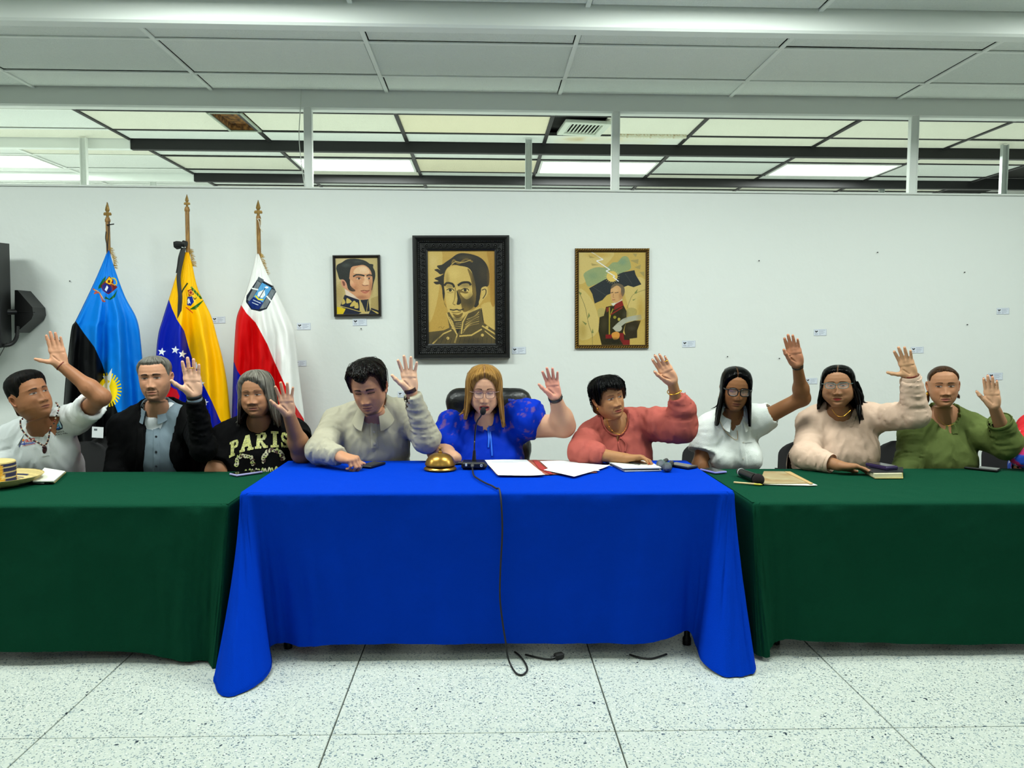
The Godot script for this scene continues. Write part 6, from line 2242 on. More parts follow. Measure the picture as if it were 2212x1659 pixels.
func woman_cream() -> void:
	var P := {"fem": 1.0, "skin": Color(0.60, 0.43, 0.31), "palm": Color(0.78, 0.60, 0.46), "N": [1814, 886, 4.58], "S": [[1752, 916, 4.62], [1880, 905, 4.60]], "E": [[1742, 985, 4.46], [1976, 895, 4.42]], "W": [[1812, 1006, 4.30], [1967, 812, 4.36]],
		"chest": 0.185, "waist": 0.200, "hips": 0.21, "flat": 1.15, "bust": 0.095, "busty": -0.05, "belly": 0.165, "arm": [0.056, 0.046, 0.030], "eyes": [1808, 832.5, 4.46], "crown": 0.80, "hs": 1.0, "yaw": -4.0, "pitch": 0.0, "roll": 3.0, "fat": 1.9, "neck": 0.066, "open": 0.6, "lash": 1.2, "brow": Color(0.07, 0.04, 0.035), "browt": 0.85, "lips": Color(0.55, 0.10, 0.12), "lipa": 0.9, "lipw": 0.85, "rosy": 0.8, "nose": 1.15, "ears": 0,
		"hair": {"c": Color(0.010, 0.009, 0.011), "c2": Color(0.045, 0.043, 0.046), "side": 0.010, "top": 0.013, "line": [[-180, -0.15], [-100, -0.14], [-80, -0.10], [-70, -0.05], [-60, 0.018], [-40, 0.058], [-18, 0.076], [0, 0.080], [18, 0.076], [40, 0.060], [58, 0.025], [66, -0.04], [74, -0.12], [86, -0.18], [110, -0.20], [180, -0.15]], "freq": 16.0, "amp": 0.0018, "hang": true, "flare": 0.22, "part": 0.004, "strands": 34, "fly": 0.005, "gloss": "straight", "rough": 0.3,
			"locks": [[[Vector3(0.082, 0.0, -0.01), Vector3(0.105, -0.07, 0.0), Vector3(0.105, -0.12, 0.03), Vector3(0.108, -0.17, 0.055), Vector3(0.112, -0.215, 0.07)], 0.011], [[Vector3(0.09, -0.02, -0.02), Vector3(0.12, -0.07, -0.01), Vector3(0.128, -0.10, 0.0), Vector3(0.15, -0.105, 0.01)], 0.006], [[Vector3(0.088, 0.01, -0.02), Vector3(0.118, -0.06, -0.02), Vector3(0.122, -0.12, 0.0)], 0.010]]},
		"hands": [{"side": 1, "tip": [1943, 739, 4.33], "s": 0.97, "curl": [0.05, 0.03, 0.04, 0.06], "spread": 0.10, "thumb": [0.35, 0.0]}]}
	var p := new_person("black-haired woman in a pale cream V-neck blouse and teal glasses", P)
	var T := make_body(p, P)
	make_hair(p, T, P)
	var m := MB.new()
	var W: Vector3 = P.W[0]
	make_hand(m, W, Vector3(0.93, -0.02, 0.22), Vector3(0.0, -0.97, 0.2), 1.0, -1.0, [[0.28, 0.25, 0.15], [0.22, 0.22, 0.15], [0.22, 0.22, 0.15], [0.22, 0.2, 0.15]], 0.10, P.skin, P.skin, 0.030, (P.E[0] - W).normalized(), [-0.25, 0.0], Color(0.80, 0.74, 0.70))
	wear(p, "hand", m, vmat("skin"))
	var F := garment(P, 0.014, [[1.0, 0.70, 0.074, 0.070, 0.052], [1.0, 0.93, 0.078, 0.072, 0.050]])
	F.roughen(Folds.new(P, 0.0088, 81).at)
	F.carve(P.N + Vector3(0.0, 0.12, 0.0), P.N + Vector3(0.0, 0.0, 0.0), 0.078, 0.078)
	F.carve_prism(flat_at([1781, 872, 1853, 872, 1834, 914], 4.48), -4.60)
	m = MB.new()
	F.net(m)
	var crm := cloth_mat("blouse_cream", Color(0.80, 0.69, 0.61), 0.8, 6.0, 0.35)
	wear(p, "blouse", m, crm)
	m = MB.new()
	strip_on(m, F, line_on(F, [1784, 880, 1798, 891, 1815, 904, 1834, 918], 0.016), 0.003)
	strip_on(m, F, line_on(F, [1851, 880, 1848, 890, 1841, 905, 1833, 920], 0.012), 0.003)
	wear(p, "neck_facing", m, crm)
	for q in [[P.E[0].lerp(P.W[0], 0.66), P.W[0] - P.E[0], 0.048], [P.E[1].lerp(P.W[1], 0.90), P.W[1] - P.E[1], 0.042]]:
		m = MB.new()
		ring_band(m, q[0], q[1], q[2], 0.05, 0.006)
		wear(p, "cuff", m, crm)
	m = MB.new()
	var ch := []
	for w in crom(pv([1797, 884, 1808, 898, 1822, 899, 1838, 886]), 6):
		ch.append(at(w.x, w.y, 4.45))
	m.tube(ch, 0.0016, 6)
	wear(p, "necklace", m, mat("gold", Color(0.85, 0.62, 0.22), 0.25, 0.9), "thin gold chain")
	m = MB.new()
	ring_band(m, P.W[1] + (P.W[1] - P.E[1]).normalized() * 0.004, P.W[1] - P.E[1], 0.0305, 0.006, 0.0025)
	wear(p, "bracelet", m, mat("thread_red", Color(0.42, 0.16, 0.12), 0.8), "thin dark red bracelet")
	glasses(p, T, Color(0.30, 0.42, 0.42), 0.0265, 0.0150, 0.000, 0.0018, 1, Color(0.25, 0.36, 0.36))
	legs(p, P, Color(0.10, 0.10, 0.12))
func woman_olive() -> void:
	var P := {"fem": 1.0, "skin": Color(0.64, 0.46, 0.34), "palm": Color(0.82, 0.63, 0.50), "N": [2042, 893, 4.60], "S": [[1972, 932, 4.64], [2102, 925, 4.62]], "E": [[1956, 1015, 4.60], [2178, 958, 4.44]], "W": [[2010, 1062, 4.64], [2146, 876, 4.34]],
		"chest": 0.165, "waist": 0.165, "hips": 0.18, "bust": 0.075, "belly": 0.12, "arm": [0.050, 0.045, 0.028], "eyes": [2042, 834.5, 4.48], "crown": 0.84, "narrow": 0.22, "hs": 0.98, "yaw": 7.0, "pitch": 1.0, "roll": 3.0, "fat": 0.45, "neck": 0.050, "open": 0.75, "lash": 1.4, "gaze": -0.003, "brow": Color(0.08, 0.05, 0.035), "browt": 0.95, "lips": Color(0.60, 0.32, 0.30), "lipw": 1.2, "nose": 1.3, "rosy": 0.8, "age": 0.7, "ears": 3,
		"hair": {"c": Color(0.12, 0.08, 0.055), "c2": Color(0.27, 0.18, 0.11), "side": 0.008, "top": 0.009, "line": [[-180, -0.08], [-125, -0.065], [-108, 0.0], [-95, 0.028], [-80, 0.012], [-68, 0.010], [-60, 0.050], [-40, 0.082], [0, 0.092], [40, 0.082], [60, 0.050], [68, 0.015], [80, 0.012], [95, 0.028], [108, 0.0], [125, -0.065], [180, -0.08]], "freq": 30.0, "amp": 0.0010, "gloss": "tied", "rough": 0.35,
			"locks": [[[Vector3(-0.05, -0.03, -0.09), Vector3(-0.075, -0.06, -0.06), Vector3(-0.085, -0.095, -0.04), Vector3(-0.08, -0.125, -0.03)], 0.012], [[Vector3(0.05, -0.03, -0.09), Vector3(0.078, -0.06, -0.05), Vector3(0.083, -0.085, -0.03)], 0.008]]},
		"hands": [{"side": 1, "tip": [2137, 803, 4.31], "s": 0.94, "curl": [0.04, 0.03, 0.03, 0.04], "spread": 0.025, "thumb": [-0.15, 0.0], "nail": Color(0.55, 0.12, 0.14)}]}
	var p := new_person("woman with tied-back brown hair in an olive green V-neck blouse", P)
	var T := make_body(p, P)
	make_hair(p, T, P)
	var F := garment(P, 0.014, [[1.0, 0.2, 0.070, 0.066, 0.06], [1.0, 0.0, 0.072, 0.072, 0.055]])
	F.bone(at(2125, 940, 4.58), at(2172, 958, 4.46), 0.076, 0.080, 0.03)
	F.bone(at(2172, 958, 4.46), at(2166, 925, 4.42), 0.078, 0.062, 0.03)
	F.bone(at(2166, 925, 4.42), at(2161, 909, 4.40), 0.062, 0.058, 0.02, Vector3.ONE, true)
	F.roughen(Folds.new(P, 0.0088, 91).at)
	F.carve(P.N + Vector3(0.0, 0.12, 0.0), P.N + Vector3(0.0, 0.0, 0.0), 0.072, 0.070)
	F.carve_prism(flat_at([2004, 872, 2074, 872, 2065, 934, 2058, 928], 4.48), -4.66)
	var m := MB.new()
	F.net(m)
	var olv := cloth_mat("blouse_olive", Color(0.36, 0.41, 0.22), 0.75, 6.0, 0.35)
	wear(p, "blouse", m, olv)
	m = MB.new()
	strip_on(m, F, line_on(F, [2003, 878, 2020, 898, 2040, 916, 2064, 936], 0.017), 0.0035)
	strip_on(m, F, line_on(F, [2072, 874, 2069, 895, 2067, 915, 2064, 936], 0.015), 0.0035)
	wear(p, "neck_facing", m, olv)
	m = MB.new()
	ring_band(m, at(2160, 911, 4.40), P.W[1] - P.E[1], 0.0585, 0.022, 0.005)
	wear(p, "cuff", m, olv)
	m = MB.new()
	m.ball(T * Vector3(-0.084, -0.052, 0.002), Vector3(0.007, 0.010, 0.006), Basis(), 10, 8)
	wear(p, "earring", m, mat("gold", Color(0.85, 0.62, 0.22), 0.25, 0.9), "gold stud earring")
	m = MB.new()
	var ch := []
	for w in crom(pv([2026, 900, 2036, 914, 2048, 920, 2060, 916]), 6):
		ch.append(at(w.x, w.y, 4.49))
	m.tube(ch, 0.0012, 5)
	wear(p, "necklace", m, mat("gold", Color(0.85, 0.62, 0.22), 0.25, 0.9), "thin gold chain")
	legs(p, P, Color(0.12, 0.12, 0.12))
func person_edge() -> void:
	var P := {"skin": Color(0.62, 0.44, 0.32), "palm": Color(0.78, 0.58, 0.46), "N": [2300, 895, 4.58], "S": [[2232, 925, 4.58], [2370, 925, 4.60]], "E": [[2211, 984, 4.42], [2390, 1010, 4.55]], "W": [[2280, 1006, 4.28], [2350, 1060, 4.48]],
		"chest": 0.165, "waist": 0.165, "arm": [0.050, 0.044, 0.029], "eyes": [2300, 838, 4.48], "hs": 1.0, "yaw": -5.0, "pitch": 0.0, "roll": 0.0,
		"hair": {"c": Color(0.03, 0.025, 0.02), "c2": Color(0.10, 0.08, 0.07), "side": 0.012, "top": 0.018, "line": [[-180, -0.15], [-70, -0.16], [-58, -0.05], [-40, 0.055], [0, 0.08], [40, 0.055], [58, -0.05], [70, -0.16], [180, -0.15]], "hang": true, "flare": 0.1},
		"hands": [{"side": 0, "tip": [2352, 1012, 4.22], "s": 0.95, "palm": Vector3(0, -1, 0.1), "sd": -1.0, "curl": [0.2, 0.2, 0.2, 0.2]}]}
	var p := new_person("person at the right edge of whom only a red and blue sleeve shows", P)
	var T := make_body(p, P)
	make_hair(p, T, P)
	var F := garment(P, 0.014, [[1.0, 0.55, 0.072, 0.062, 0.05], [1.0, 0.5, 0.072, 0.066, 0.05]])
	F.roughen(Folds.new(P, 0.0075, 95).at)
	var m := MB.new()
	var cl := FastNoiseLite.new()
	cl.seed = 4
	cl.frequency = 13.0
	var y0 := at(2205, 955, 4.45).y
	F.net(m, func(q: Vector3, n: Vector3) -> Color:
		var w := cl.get_noise_3d(q.x, q.y, q.z)
		var w2 := cl.get_noise_3d(q.x * 1.7 + 5.0, q.y * 1.2, q.z * 1.7)
		var c := Color(0.62, 0.005, 0.012)
		if q.y < y0 - 0.02:
			c = Color(0.45, 0.01, 0.10)
		if q.y < y0 - 0.055 and w > -0.18:
			c = Color(0.01, 0.07, 0.50)
		if w2 > 0.33:
			c = Color(0.70, 0.62, 0.66)
		return c)
	wear(p, "blouse", m, vmat("blouse_print", 0.8))
	legs(p, P, Color(0.12, 0.12, 0.14))
# ================================================================ wall: flags, pictures, loudspeaker, cards
func finial(m: MB, p: Vector3, s: float) -> void:
	var out := [Vector2(0, 0.088), Vector2(0.011, 0.055), Vector2(0.015, 0.036), Vector2(0.008, 0.022), Vector2(0.012, 0.014), Vector2(0.022, 0.020), Vector2(0.027, 0.010), Vector2(0.025, 0.0), Vector2(0.017, 0.004), Vector2(0.009, -0.002), Vector2(0.009, -0.018)]
	var full := []
	for q: Vector2 in out:
		full.append(q * s)
	for i in range(out.size() - 1, -1, -1):
		full.append(Vector2(-out[i].x, out[i].y) * s)
	for sd in [-1.0, 1.0]:
		for i in full.size():
			var a: Vector2 = full[i]
			var b: Vector2 = full[(i + 1) % full.size()]
			var ca := Vector3(0, a.y, 0.009 * s * sd)
			var cb := Vector3(0, b.y, 0.009 * s * sd)
			var pa := Vector3(a.x, a.y, 0.002 * sd)
			var pb := Vector3(b.x, b.y, 0.002 * sd)
			if sd > 0:
				m.poly([p + ca, p + pa, p + pb])
				m.poly([p + ca, p + pb, p + cb])
			else:
				m.poly([p + ca, p + pb, p + pa])
				m.poly([p + ca, p + cb, p + pb])
	for i in full.size():
		var a: Vector2 = full[i]
		var b: Vector2 = full[(i + 1) % full.size()]
		m.quad(p + Vector3(a.x, a.y, 0.002), p + Vector3(a.x, a.y, -0.002), p + Vector3(b.x, b.y, -0.002), p + Vector3(b.x, b.y, 0.002))
func flag(label: String, px: float, tip: float, head: float, left: Array, right: Array, tex: Texture2D, box: Rect2, d: float, folds_: Array, fringe: Array) -> Node3D:
	var top := at(px, tip, d)
	var t := thing("flag", label, "flag", Vector3(top.x, 0, -d), 0.0, "draped flags on gilt poles")
	var o := Vector3(top.x, 0, -d)
	var wood := mat("pole_wood", Color(1, 1, 1), 0.5, 0.0, {"albedo_texture": noise_tex(0.03, 128, [Color(0.36, 0.24, 0.10), Color(0.55, 0.40, 0.18), Color(0.66, 0.50, 0.24)]), "uv1_triplanar": true, "uv1_scale": Vector3(14, 3, 14)})
	var m := MB.new()
	var hy := at(px, head, d).y
	m.tube([Vector3(0, 0.03, 0), Vector3(0, hy, 0)], 0.0135, 14)
	m.lathe([Vector2(0.0135, hy - 0.03), Vector2(0.017, hy - 0.028), Vector2(0.017, hy - 0.012), Vector2(0.0145, hy - 0.010), Vector2(0.012, hy)], Transform3D(), 14)
	obj("pole", m, wood, t)
	m = MB.new()
	m.lathe([Vector2(0.0001, 0.0), Vector2(0.15, 0.0), Vector2(0.155, 0.012), Vector2(0.14, 0.03), Vector2(0.06, 0.045), Vector2(0.03, 0.10), Vector2(0.016, 0.11), Vector2(0.0001, 0.11)], Transform3D(), 28)
	obj("base", m, mat("base_wood", Color(0.16, 0.09, 0.05), 0.4), t)
	m = MB.new()
	finial(m, Vector3(0, hy + 0.014, 0), (top.y - hy - 0.014) / 0.088)
	obj("finial", m, mat("old_gilt", Color(0.48, 0.37, 0.16), 0.45, 0.5), t)
	var lp := crom(pv(left), 8)
	var rp := crom(pv(right), 8)
	var nv := 150
	var nu := 90
	var y0: float = maxf(left[1], right[1])
	y0 = minf(left[1], right[1])
	var y1 := 1190.0
	var nz := FastNoiseLite.new()
	nz.seed = int(px)
	nz.frequency = 1.0
	var pts := PackedVector3Array()
	var bk := PackedVector3Array()
	var uvs := PackedVector2Array()
	for j in nv + 1:
		var v := float(j) / nv
		var y := lerpf(y0, y1, v)
		var xl := edge_at(lp, y)
		var xr := edge_at(rp, y)
		if xr < xl + 1.0:
			xr = xl + 1.0
		var wid := (xr - xl) * d / FOCAL
		for i in nu + 1:
			var u := float(i) / nu
			var xx := lerpf(xl, xr, u)
			var p := at(xx, y, d)
			var z := 0.0
			for q: Array in folds_:
				z += sin((u + q[2] * v + 0.03 * nz.get_noise_2d(v * 3.0, q[0])) * TAU * q[0] + q[1]) * q[3] * 1.9 * wid * smoothstep(q[4], q[4] + 0.25, v)
			z += 0.006 * nz.get_noise_2d(u * 7.0 + v * 3.0, v * 5.0)
			var b := sqrt(maxf(0.0, sin(PI * clampf(u, 0.0, 1.0))))
			var body := 0.22 * wid * b
			p -= o
			var fz := 0.012 + body + z * b
			var q3 := at(xx, y, d - fz) - o
			pts.append(q3)
			bk.append(Vector3(p.x, p.y, 0.008 - 0.05 * wid * b))
			uvs.append(Vector2((xx - box.position.x) / box.size.x, (y - box.position.y) / box.size.y))
	m = MB.new()
	m.grid(pts, nu + 1, nv + 1, PackedColorArray(), false, uvs, false)
	m.grid(bk, nu + 1, nv + 1, PackedColorArray(), false, uvs, true)
	var sat := StandardMaterial3D.new()
	sat.resource_name = "flag_satin"
	sat.albedo_texture = tex
	sat.roughness = 0.42
	sat.metallic_specular = 0.25
	sat.texture_repeat = false
	sat.cull_mode = BaseMaterial3D.CULL_DISABLED
	obj("flag_cloth", m, sat, t)
	if fringe.size():
		m = MB.new()
		var rg := RandomNumberGenerator.new()
		rg.seed = int(px) + 1
		var fl := crom(pv(fringe), 16)
		for q: Vector2 in fl:
			var p := at(q.x, q.y, d) - o + Vector3(-0.006, 0, 0.004)
			var e := p + Vector3(rg.randf_range(0.018, 0.032), rg.randf_range(-0.012, 0.006), rg.randf_range(-0.006, 0.01))
			m.tube([p, (p + e) / 2 + Vector3(0, 0.003, 0), e], [0.0016, 0.0014, 0.0009], 4, false)
		var fo := obj("fringe", m, mat("gold_thread", Color(0.70, 0.56, 0.22), 0.5), t)
		fo.set_meta("kind", "stuff")
	return t
func edge_at(line: Array, y: float) -> float:
	for i in range(1, line.size()):
		if y <= line[i].y:
			var a: Vector2 = line[i - 1]
			var b: Vector2 = line[i]
			return lerpf(a.x, b.x, clampf((y - a.y) / maxf(b.y - a.y, 0.01), 0.0, 1.0))
	var a: Vector2 = line[line.size() - 1]
	return a.x
func flags() -> void:
	var p: Paint
	var bx := Rect2(125, 535, 205, 660)
	p = Paint.new(410, 1320, Color(0.02, 0.47, 0.85), Vector2(2, 2))
	p.of = -bx.position
	p.poly(pv([120, 640, 163, 693, 180, 718, 204, 750, 220, 785, 229, 812, 236, 850, 250, 880, 262, 912, 275, 960, 285, 1010, 290, 1200, 120, 1200]), Color(0.035, 0.038, 0.045))
	for k in 18:
		var a := -PI / 2 - 0.35 + (PI + 0.7) * k / 17.0
		p.line([Vector2(234, 842) + Vector2(cos(a), sin(a) * 1.3) * 18.0, Vector2(234, 842) + Vector2(cos(a), sin(a) * 1.3) * 28.0], 3.2, Color(0.93, 0.80, 0.04))
	p.disc(Vector2(233, 843), 21, 28, Color(0.93, 0.80, 0.04))
	p.poly(pv([222, 812, 232, 812, 242, 795, 240, 822, 236, 835, 240, 850, 236, 872, 231, 880, 226, 870, 221, 895, 219, 862, 226, 848, 221, 835, 228, 825]), Color(0.90, 0.91, 0.88))
	p.poly(pv([232, 820, 238, 824, 233, 828]), Color(0.93, 0.80, 0.04))
	p.poly(pv([213, 618, 222, 603, 229, 596, 226, 612, 218, 622, 212, 624]), Color(0.06, 0.34, 0.16))
	p.poly(pv([228, 640, 236, 646, 248, 634, 254, 625, 248, 642, 238, 648, 226, 645]), Color(0.06, 0.34, 0.16))
	p.line(crom(pv([201, 624, 208, 630, 204, 634, 214, 632, 218, 640, 222, 650, 227, 651]), 4), 3.0, Color(0.70, 0.30, 0.22))
	p.line(crom(pv([203, 626, 212, 629, 220, 640, 226, 649]), 4), 1.4, Color(0.80, 0.70, 0.36))
	p.line(crom(pv([238, 601, 248, 602, 252, 612, 246, 618]), 5), 2.4, Color(0.82, 0.72, 0.10))
	p.poly(pv([226, 608, 236, 596, 245, 606, 244, 612, 254, 620, 245, 628, 234, 636, 222, 628, 217, 617]), Color(0.42, 0.08, 0.10))
	p.poly(pv([228, 608, 236, 598, 243, 605, 238, 615, 229, 611]), Color(0.90, 0.70, 0.05))
	p.poly(pv([220, 617, 228, 611, 240, 618, 243, 627, 233, 634, 222, 627]), Color(0.05, 0.10, 0.45))
	p.poly(pv([226, 626, 231, 616, 234, 621, 230, 630]), Color(0.88, 0.90, 0.92))
	p.rect(233, 605, 5, 6, Color(0.35, 0.12, 0.06))
	p.line(pv([240, 612, 248, 616]), 2.0, Color(0.85, 0.62, 0.10))
	flag("blue and black flag with a yellow sun, leftmost of the three draped flags", 231.5, 437, 470, [233, 541, 224, 565, 200, 620, 165, 692, 156, 708, 148, 770, 141, 840, 136, 920, 134, 1010, 140, 1200], [236, 541, 246, 575, 270, 640, 296, 690, 305, 745, 311, 830, 317, 910, 322, 1000, 320, 1200], p.tex(), bx, 5.55,
		[[3.0, 0.6, 0.10, 0.055, 0.04], [6.0, 2.0, -0.15, 0.022, 0.10], [1.5, 1.0, 0.1, 0.04, 0.2]], [237, 536, 244, 552, 248, 566, 247, 580])
	bx = Rect2(325, 535, 185, 660)
	p = Paint.new(370, 1320, Color(0.96, 0.72, 0.0), Vector2(2, 2))
	p.of = -bx.position
	p.poly(pv([300, 600, 365, 648, 372, 668, 382, 690, 398, 715, 406, 745, 415, 775, 428, 805, 440, 832, 458, 868, 474, 905, 490, 935, 500, 960, 500, 1200, 300, 1200]), Color(0.02, 0.10, 0.62))
	p.poly(pv([300, 790, 340, 800, 372, 838, 382, 842, 388, 856, 384, 870, 400, 905, 430, 1000, 430, 1200, 300, 1200]), Color(0.80, 0.03, 0.05))
	for s in [[349.5, 760, 9.5], [378.5, 756, 9.5], [394, 765, 9.5], [423, 790, 9.0], [434, 828, 9.0], [443, 869, 8.0]]:
		p.star(Vector2(s[0], s[1]), s[2], Color(0.94, 0.95, 0.96), 0.15)
	p.line(crom(pv([390, 672, 386, 655, 389, 640, 396, 625, 405, 612]), 5), 3.0, Color(0.15, 0.22, 0.10))
	p.poly(pv([405, 626, 420, 622, 431, 640, 425, 652, 412, 660, 402, 658]), Color(0.90, 0.74, 0.10))
	p.poly(pv([405, 627, 414, 624, 419, 636, 408, 640]), Color(0.55, 0.16, 0.06))
	p.line(circle2(Vector2(412, 632), 4.0), 1.6, Color(0.88, 0.62, 0.18))
	p.poly(pv([405, 641, 415, 640, 419, 652, 412, 661, 404, 659]), Color(0.05, 0.16, 0.55))
	p.poly(pv([405, 648, 408, 643, 412, 656, 409, 654, 406, 658]), Color(0.88, 0.90, 0.92))
	p.line(pv([418, 643, 421, 647, 424, 643]), 1.5, Color(0.20, 0.10, 0.05))
	for k in 12:
		p.disc(Vector2(414 + k * 1.8, 621 + k * 1.9 + (k % 3)), 2.6, 2.0, Color(0.15, 0.36, 0.10) if k % 3 else Color(0.45, 0.55, 0.20))
	for k in 7:
		p.line(pv([411, 668, 424.0 + k * 2.6, 668.0 - k * 3.2]), 1.5, Color(0.10, 0.36, 0.10))
	p.line(pv([402, 664, 412, 672, 416, 676]), 1.8, Color(0.75, 0.20, 0.15))
	var t := flag("yellow, blue and red flag with white stars and a black bow, the middle draped flag", 403.5, 420, 447, [400, 545, 388, 575, 366, 645, 352, 690, 343, 722, 338, 770, 335, 850, 333, 930, 333, 1020, 336, 1200], [408, 545, 416, 575, 428, 625, 455, 680, 468, 725, 481, 775, 491, 830, 497, 890, 503, 940, 506, 1020, 504, 1200], p.tex(), bx, 5.55,
		[[2.5, 2.2, 0.05, 0.06, 0.05], [5.0, 0.3, 0.2, 0.022, 0.12], [1.2, 0.2, 0.0, 0.03, 0.1]], [410, 538, 414, 550, 416, 565, 418, 575])
	var o := t.position
	var blk := mat("ribbon_black", Color(0.03, 0.035, 0.035), 0.6)
	var m := MB.new()
	var kn := at(401, 530, 5.53) - o + Vector3(0, 0, 0.02)
	m.tube([kn + Vector3(-0.010, 0.012, 0.0), kn + Vector3(0.012, 0.006, 0.004)], [0.020, 0.020], 10)
	var lp := [kn, kn + Vector3(-0.022, 0.006, 0.012), kn + Vector3(-0.048, 0.008, 0.010), kn + Vector3(-0.070, 0.002, 0.004), kn + Vector3(-0.052, -0.012, 0.0), kn + Vector3(-0.02, -0.006, 0.0)]
	m.append(ribbon(lp, 0.017, Vector3(0, 1, 0.2)))
	obj("bow", m, blk, t)
	for q in [[[401, 536, 0.03], [397, 565, 0.045], [393, 600, 0.06], [399, 640, 0.085], [399, 665, 0.092], [399, 695, 0.10]], [[398, 536, 0.02], [393, 555, 0.03], [389, 575, 0.02], [385, 590, 0.01]]]:
		var pts := []
		for w: Array in q:
			pts.append(at(w[0], w[1], 5.55) - o + Vector3(0, 0, w[2]))
		m = MB.new()
		m.append(ribbon(crom(pts, 6), 0.0135, Vector3(1, 0, 0.1)))
		obj("ribbon_tail", m, blk, t)
	bx = Rect2(495, 540, 170, 655)
	p = Paint.new(340, 1310, Color(0.90, 0.90, 0.89), Vector2(2, 2))
	p.of = -bx.position
	p.poly(pv([480, 630, 521, 659, 532, 676, 552, 697, 562, 715, 578, 745, 592, 780, 604, 806, 622, 845, 640, 880, 656, 905, 662, 940, 662, 1200, 480, 1200]), Color(0.78, 0.02, 0.04))
	p.poly(pv([480, 750, 506, 783, 512, 800, 522, 815, 540, 850, 565, 900, 590, 960, 610, 1200, 480, 1200]), Color(0.03, 0.10, 0.58))
	var tw := func(q: Array) -> Array:
		var r := []
		for w: Vector2 in pv(q):
			r.append(Vector2(564, 637) + w.rotated(0.54))
		return r
	p.poly(tw.call([-24, -28, 24, -30, 26, 20, 16, 32, -2, 38, -20, 30, -26, 18]), Color(0.05, 0.08, 0.14))
	p.poly(tw.call([-12, -24, 12, -25, 12, 12, -12, 12]), Color(0.30, 0.58, 0.78))
	p.poly(tw.call([-23, -22, -13, -22, -12, 26, -20, 24]), Color(0.42, 0.45, 0.47))
	p.poly(tw.call([13, -23, 23, -24, 24, 18, 13, 28]), Color(0.42, 0.45, 0.47))
	p.poly(tw.call([-25, -31, -11, -31, -12, -23, -24, -23]), Color(0.32, 0.35, 0.37))
	p.poly(tw.call([11, -32, 25, -33, 24, -25, 12, -25]), Color(0.32, 0.35, 0.37))
	p.poly(tw.call([-12, 12, 13, 12, 12, 30, -2, 36, -16, 28]), Color(0.06, 0.16, 0.42))
	p.poly(tw.call([-8, -2, 0, -14, 8, -4, 6, 5, -6, 6]), Color(0.86, 0.88, 0.88))
	p.line(tw.call([0, -18, 0, 8]), 1.4, Color(0.10, 0.12, 0.14))
	p.line(tw.call([-9, 8, 0, 11, 9, 7]), 3.0, Color(0.90, 0.80, 0.08))
	p.line(tw.call([-9, 18, 8, 16]), 1.5, Color(0.85, 0.88, 0.92))
	p.line(tw.call([-8, 24, 6, 22]), 1.5, Color(0.85, 0.88, 0.92))
	p.line(tw.call([-24, -2, -12, -6]), 3.0, Color(0.88, 0.89, 0.88))
	p.line(tw.call([12, -4, 25, 0]), 3.0, Color(0.88, 0.89, 0.88))
	p.disc(Vector2(564, 637) + Vector2(2, -20).rotated(0.54), 4.0, 2.2, Color(0.92, 0.93, 0.94))
	var t3 := flag("white, red and blue flag with towered arms, rightmost of the three flags", 557.5, 432, 466, [554, 548, 547, 580, 535, 622, 522, 658, 512, 686, 508, 730, 505, 790, 503, 850, 501, 920, 500, 1020, 505, 1200], [559, 548, 572, 580, 594, 625, 614, 664, 634, 708, 640, 745, 645, 800, 651, 850, 657, 900, 661, 980, 659, 1200], p.tex(), bx, 5.55,
		[[2.5, 0.2, 0.12, 0.055, 0.04], [6.0, 1.0, -0.1, 0.02, 0.1], [1.0, 2.0, 0.1, 0.04, 0.15]], [560, 546, 566, 560, 571, 576, 577, 592])
	m = MB.new()
	var o3 := t3.position
	m.tube(crom([at(553, 470, 5.53) - o3, at(553.5, 505, 5.53) - o3, at(555, 548, 5.53) - o3], 5), 0.0028, 6)
	m.tube(crom([at(556, 473, 5.53) - o3, at(560, 480, 5.53) - o3, at(562, 492, 5.53) - o3, at(567, 501, 5.53) - o3], 5), 0.0024, 6)
	m.tube(crom([at(556, 473, 5.53) - o3, at(563, 474, 5.53) - o3, at(564, 486, 5.53) - o3], 5), 0.0024, 6)
	obj("cord", m, mat("cord_white", Color(0.80, 0.78, 0.70), 0.8), t3)
	var t1: Node3D = get_node("flag")
	var o1 := t1.position
	m = MB.new()
	m.tube(crom([at(229, 500, 5.53) - o1, at(228, 515, 5.53) - o1, at(231, 530, 5.53) - o1, at(232, 543, 5.53) - o1], 5), 0.0026, 6)
	m.tube(crom([at(236, 478, 5.53) - o1, at(235, 500, 5.53) - o1, at(233, 525, 5.53) - o1, at(232, 543, 5.53) - o1], 5), 0.0026, 6)
	m.tube([at(231, 486, 5.53) - o1, at(246, 484, 5.52) - o1], 0.004, 6)
	obj("cord", m, blk, t1)
func circle2(c: Vector2, r: float) -> Array:
	var q := []
	for i in 13:
		q.append(c + Vector2(cos(TAU * i / 12), sin(TAU * i / 12)) * r)
	return q
func ribbon(path: Array, hw: float, side: Vector3) -> MB:
	var m := MB.new()
	var pts := PackedVector3Array()
	for p: Vector3 in path:
		for u in [-1.0, -0.3, 0.3, 1.0]:
			pts.append(p + side.normalized() * hw * u + Vector3(0, 0, 0.003 * (1.0 - u * u)))
	m.grid(pts, 4, path.size())
	var bk := PackedVector3Array()
	for p in pts:
		bk.append(p - Vector3(0, 0, 0.0025))
	m.grid(bk, 4, path.size(), PackedColorArray(), false, PackedVector2Array(), true)
	return m
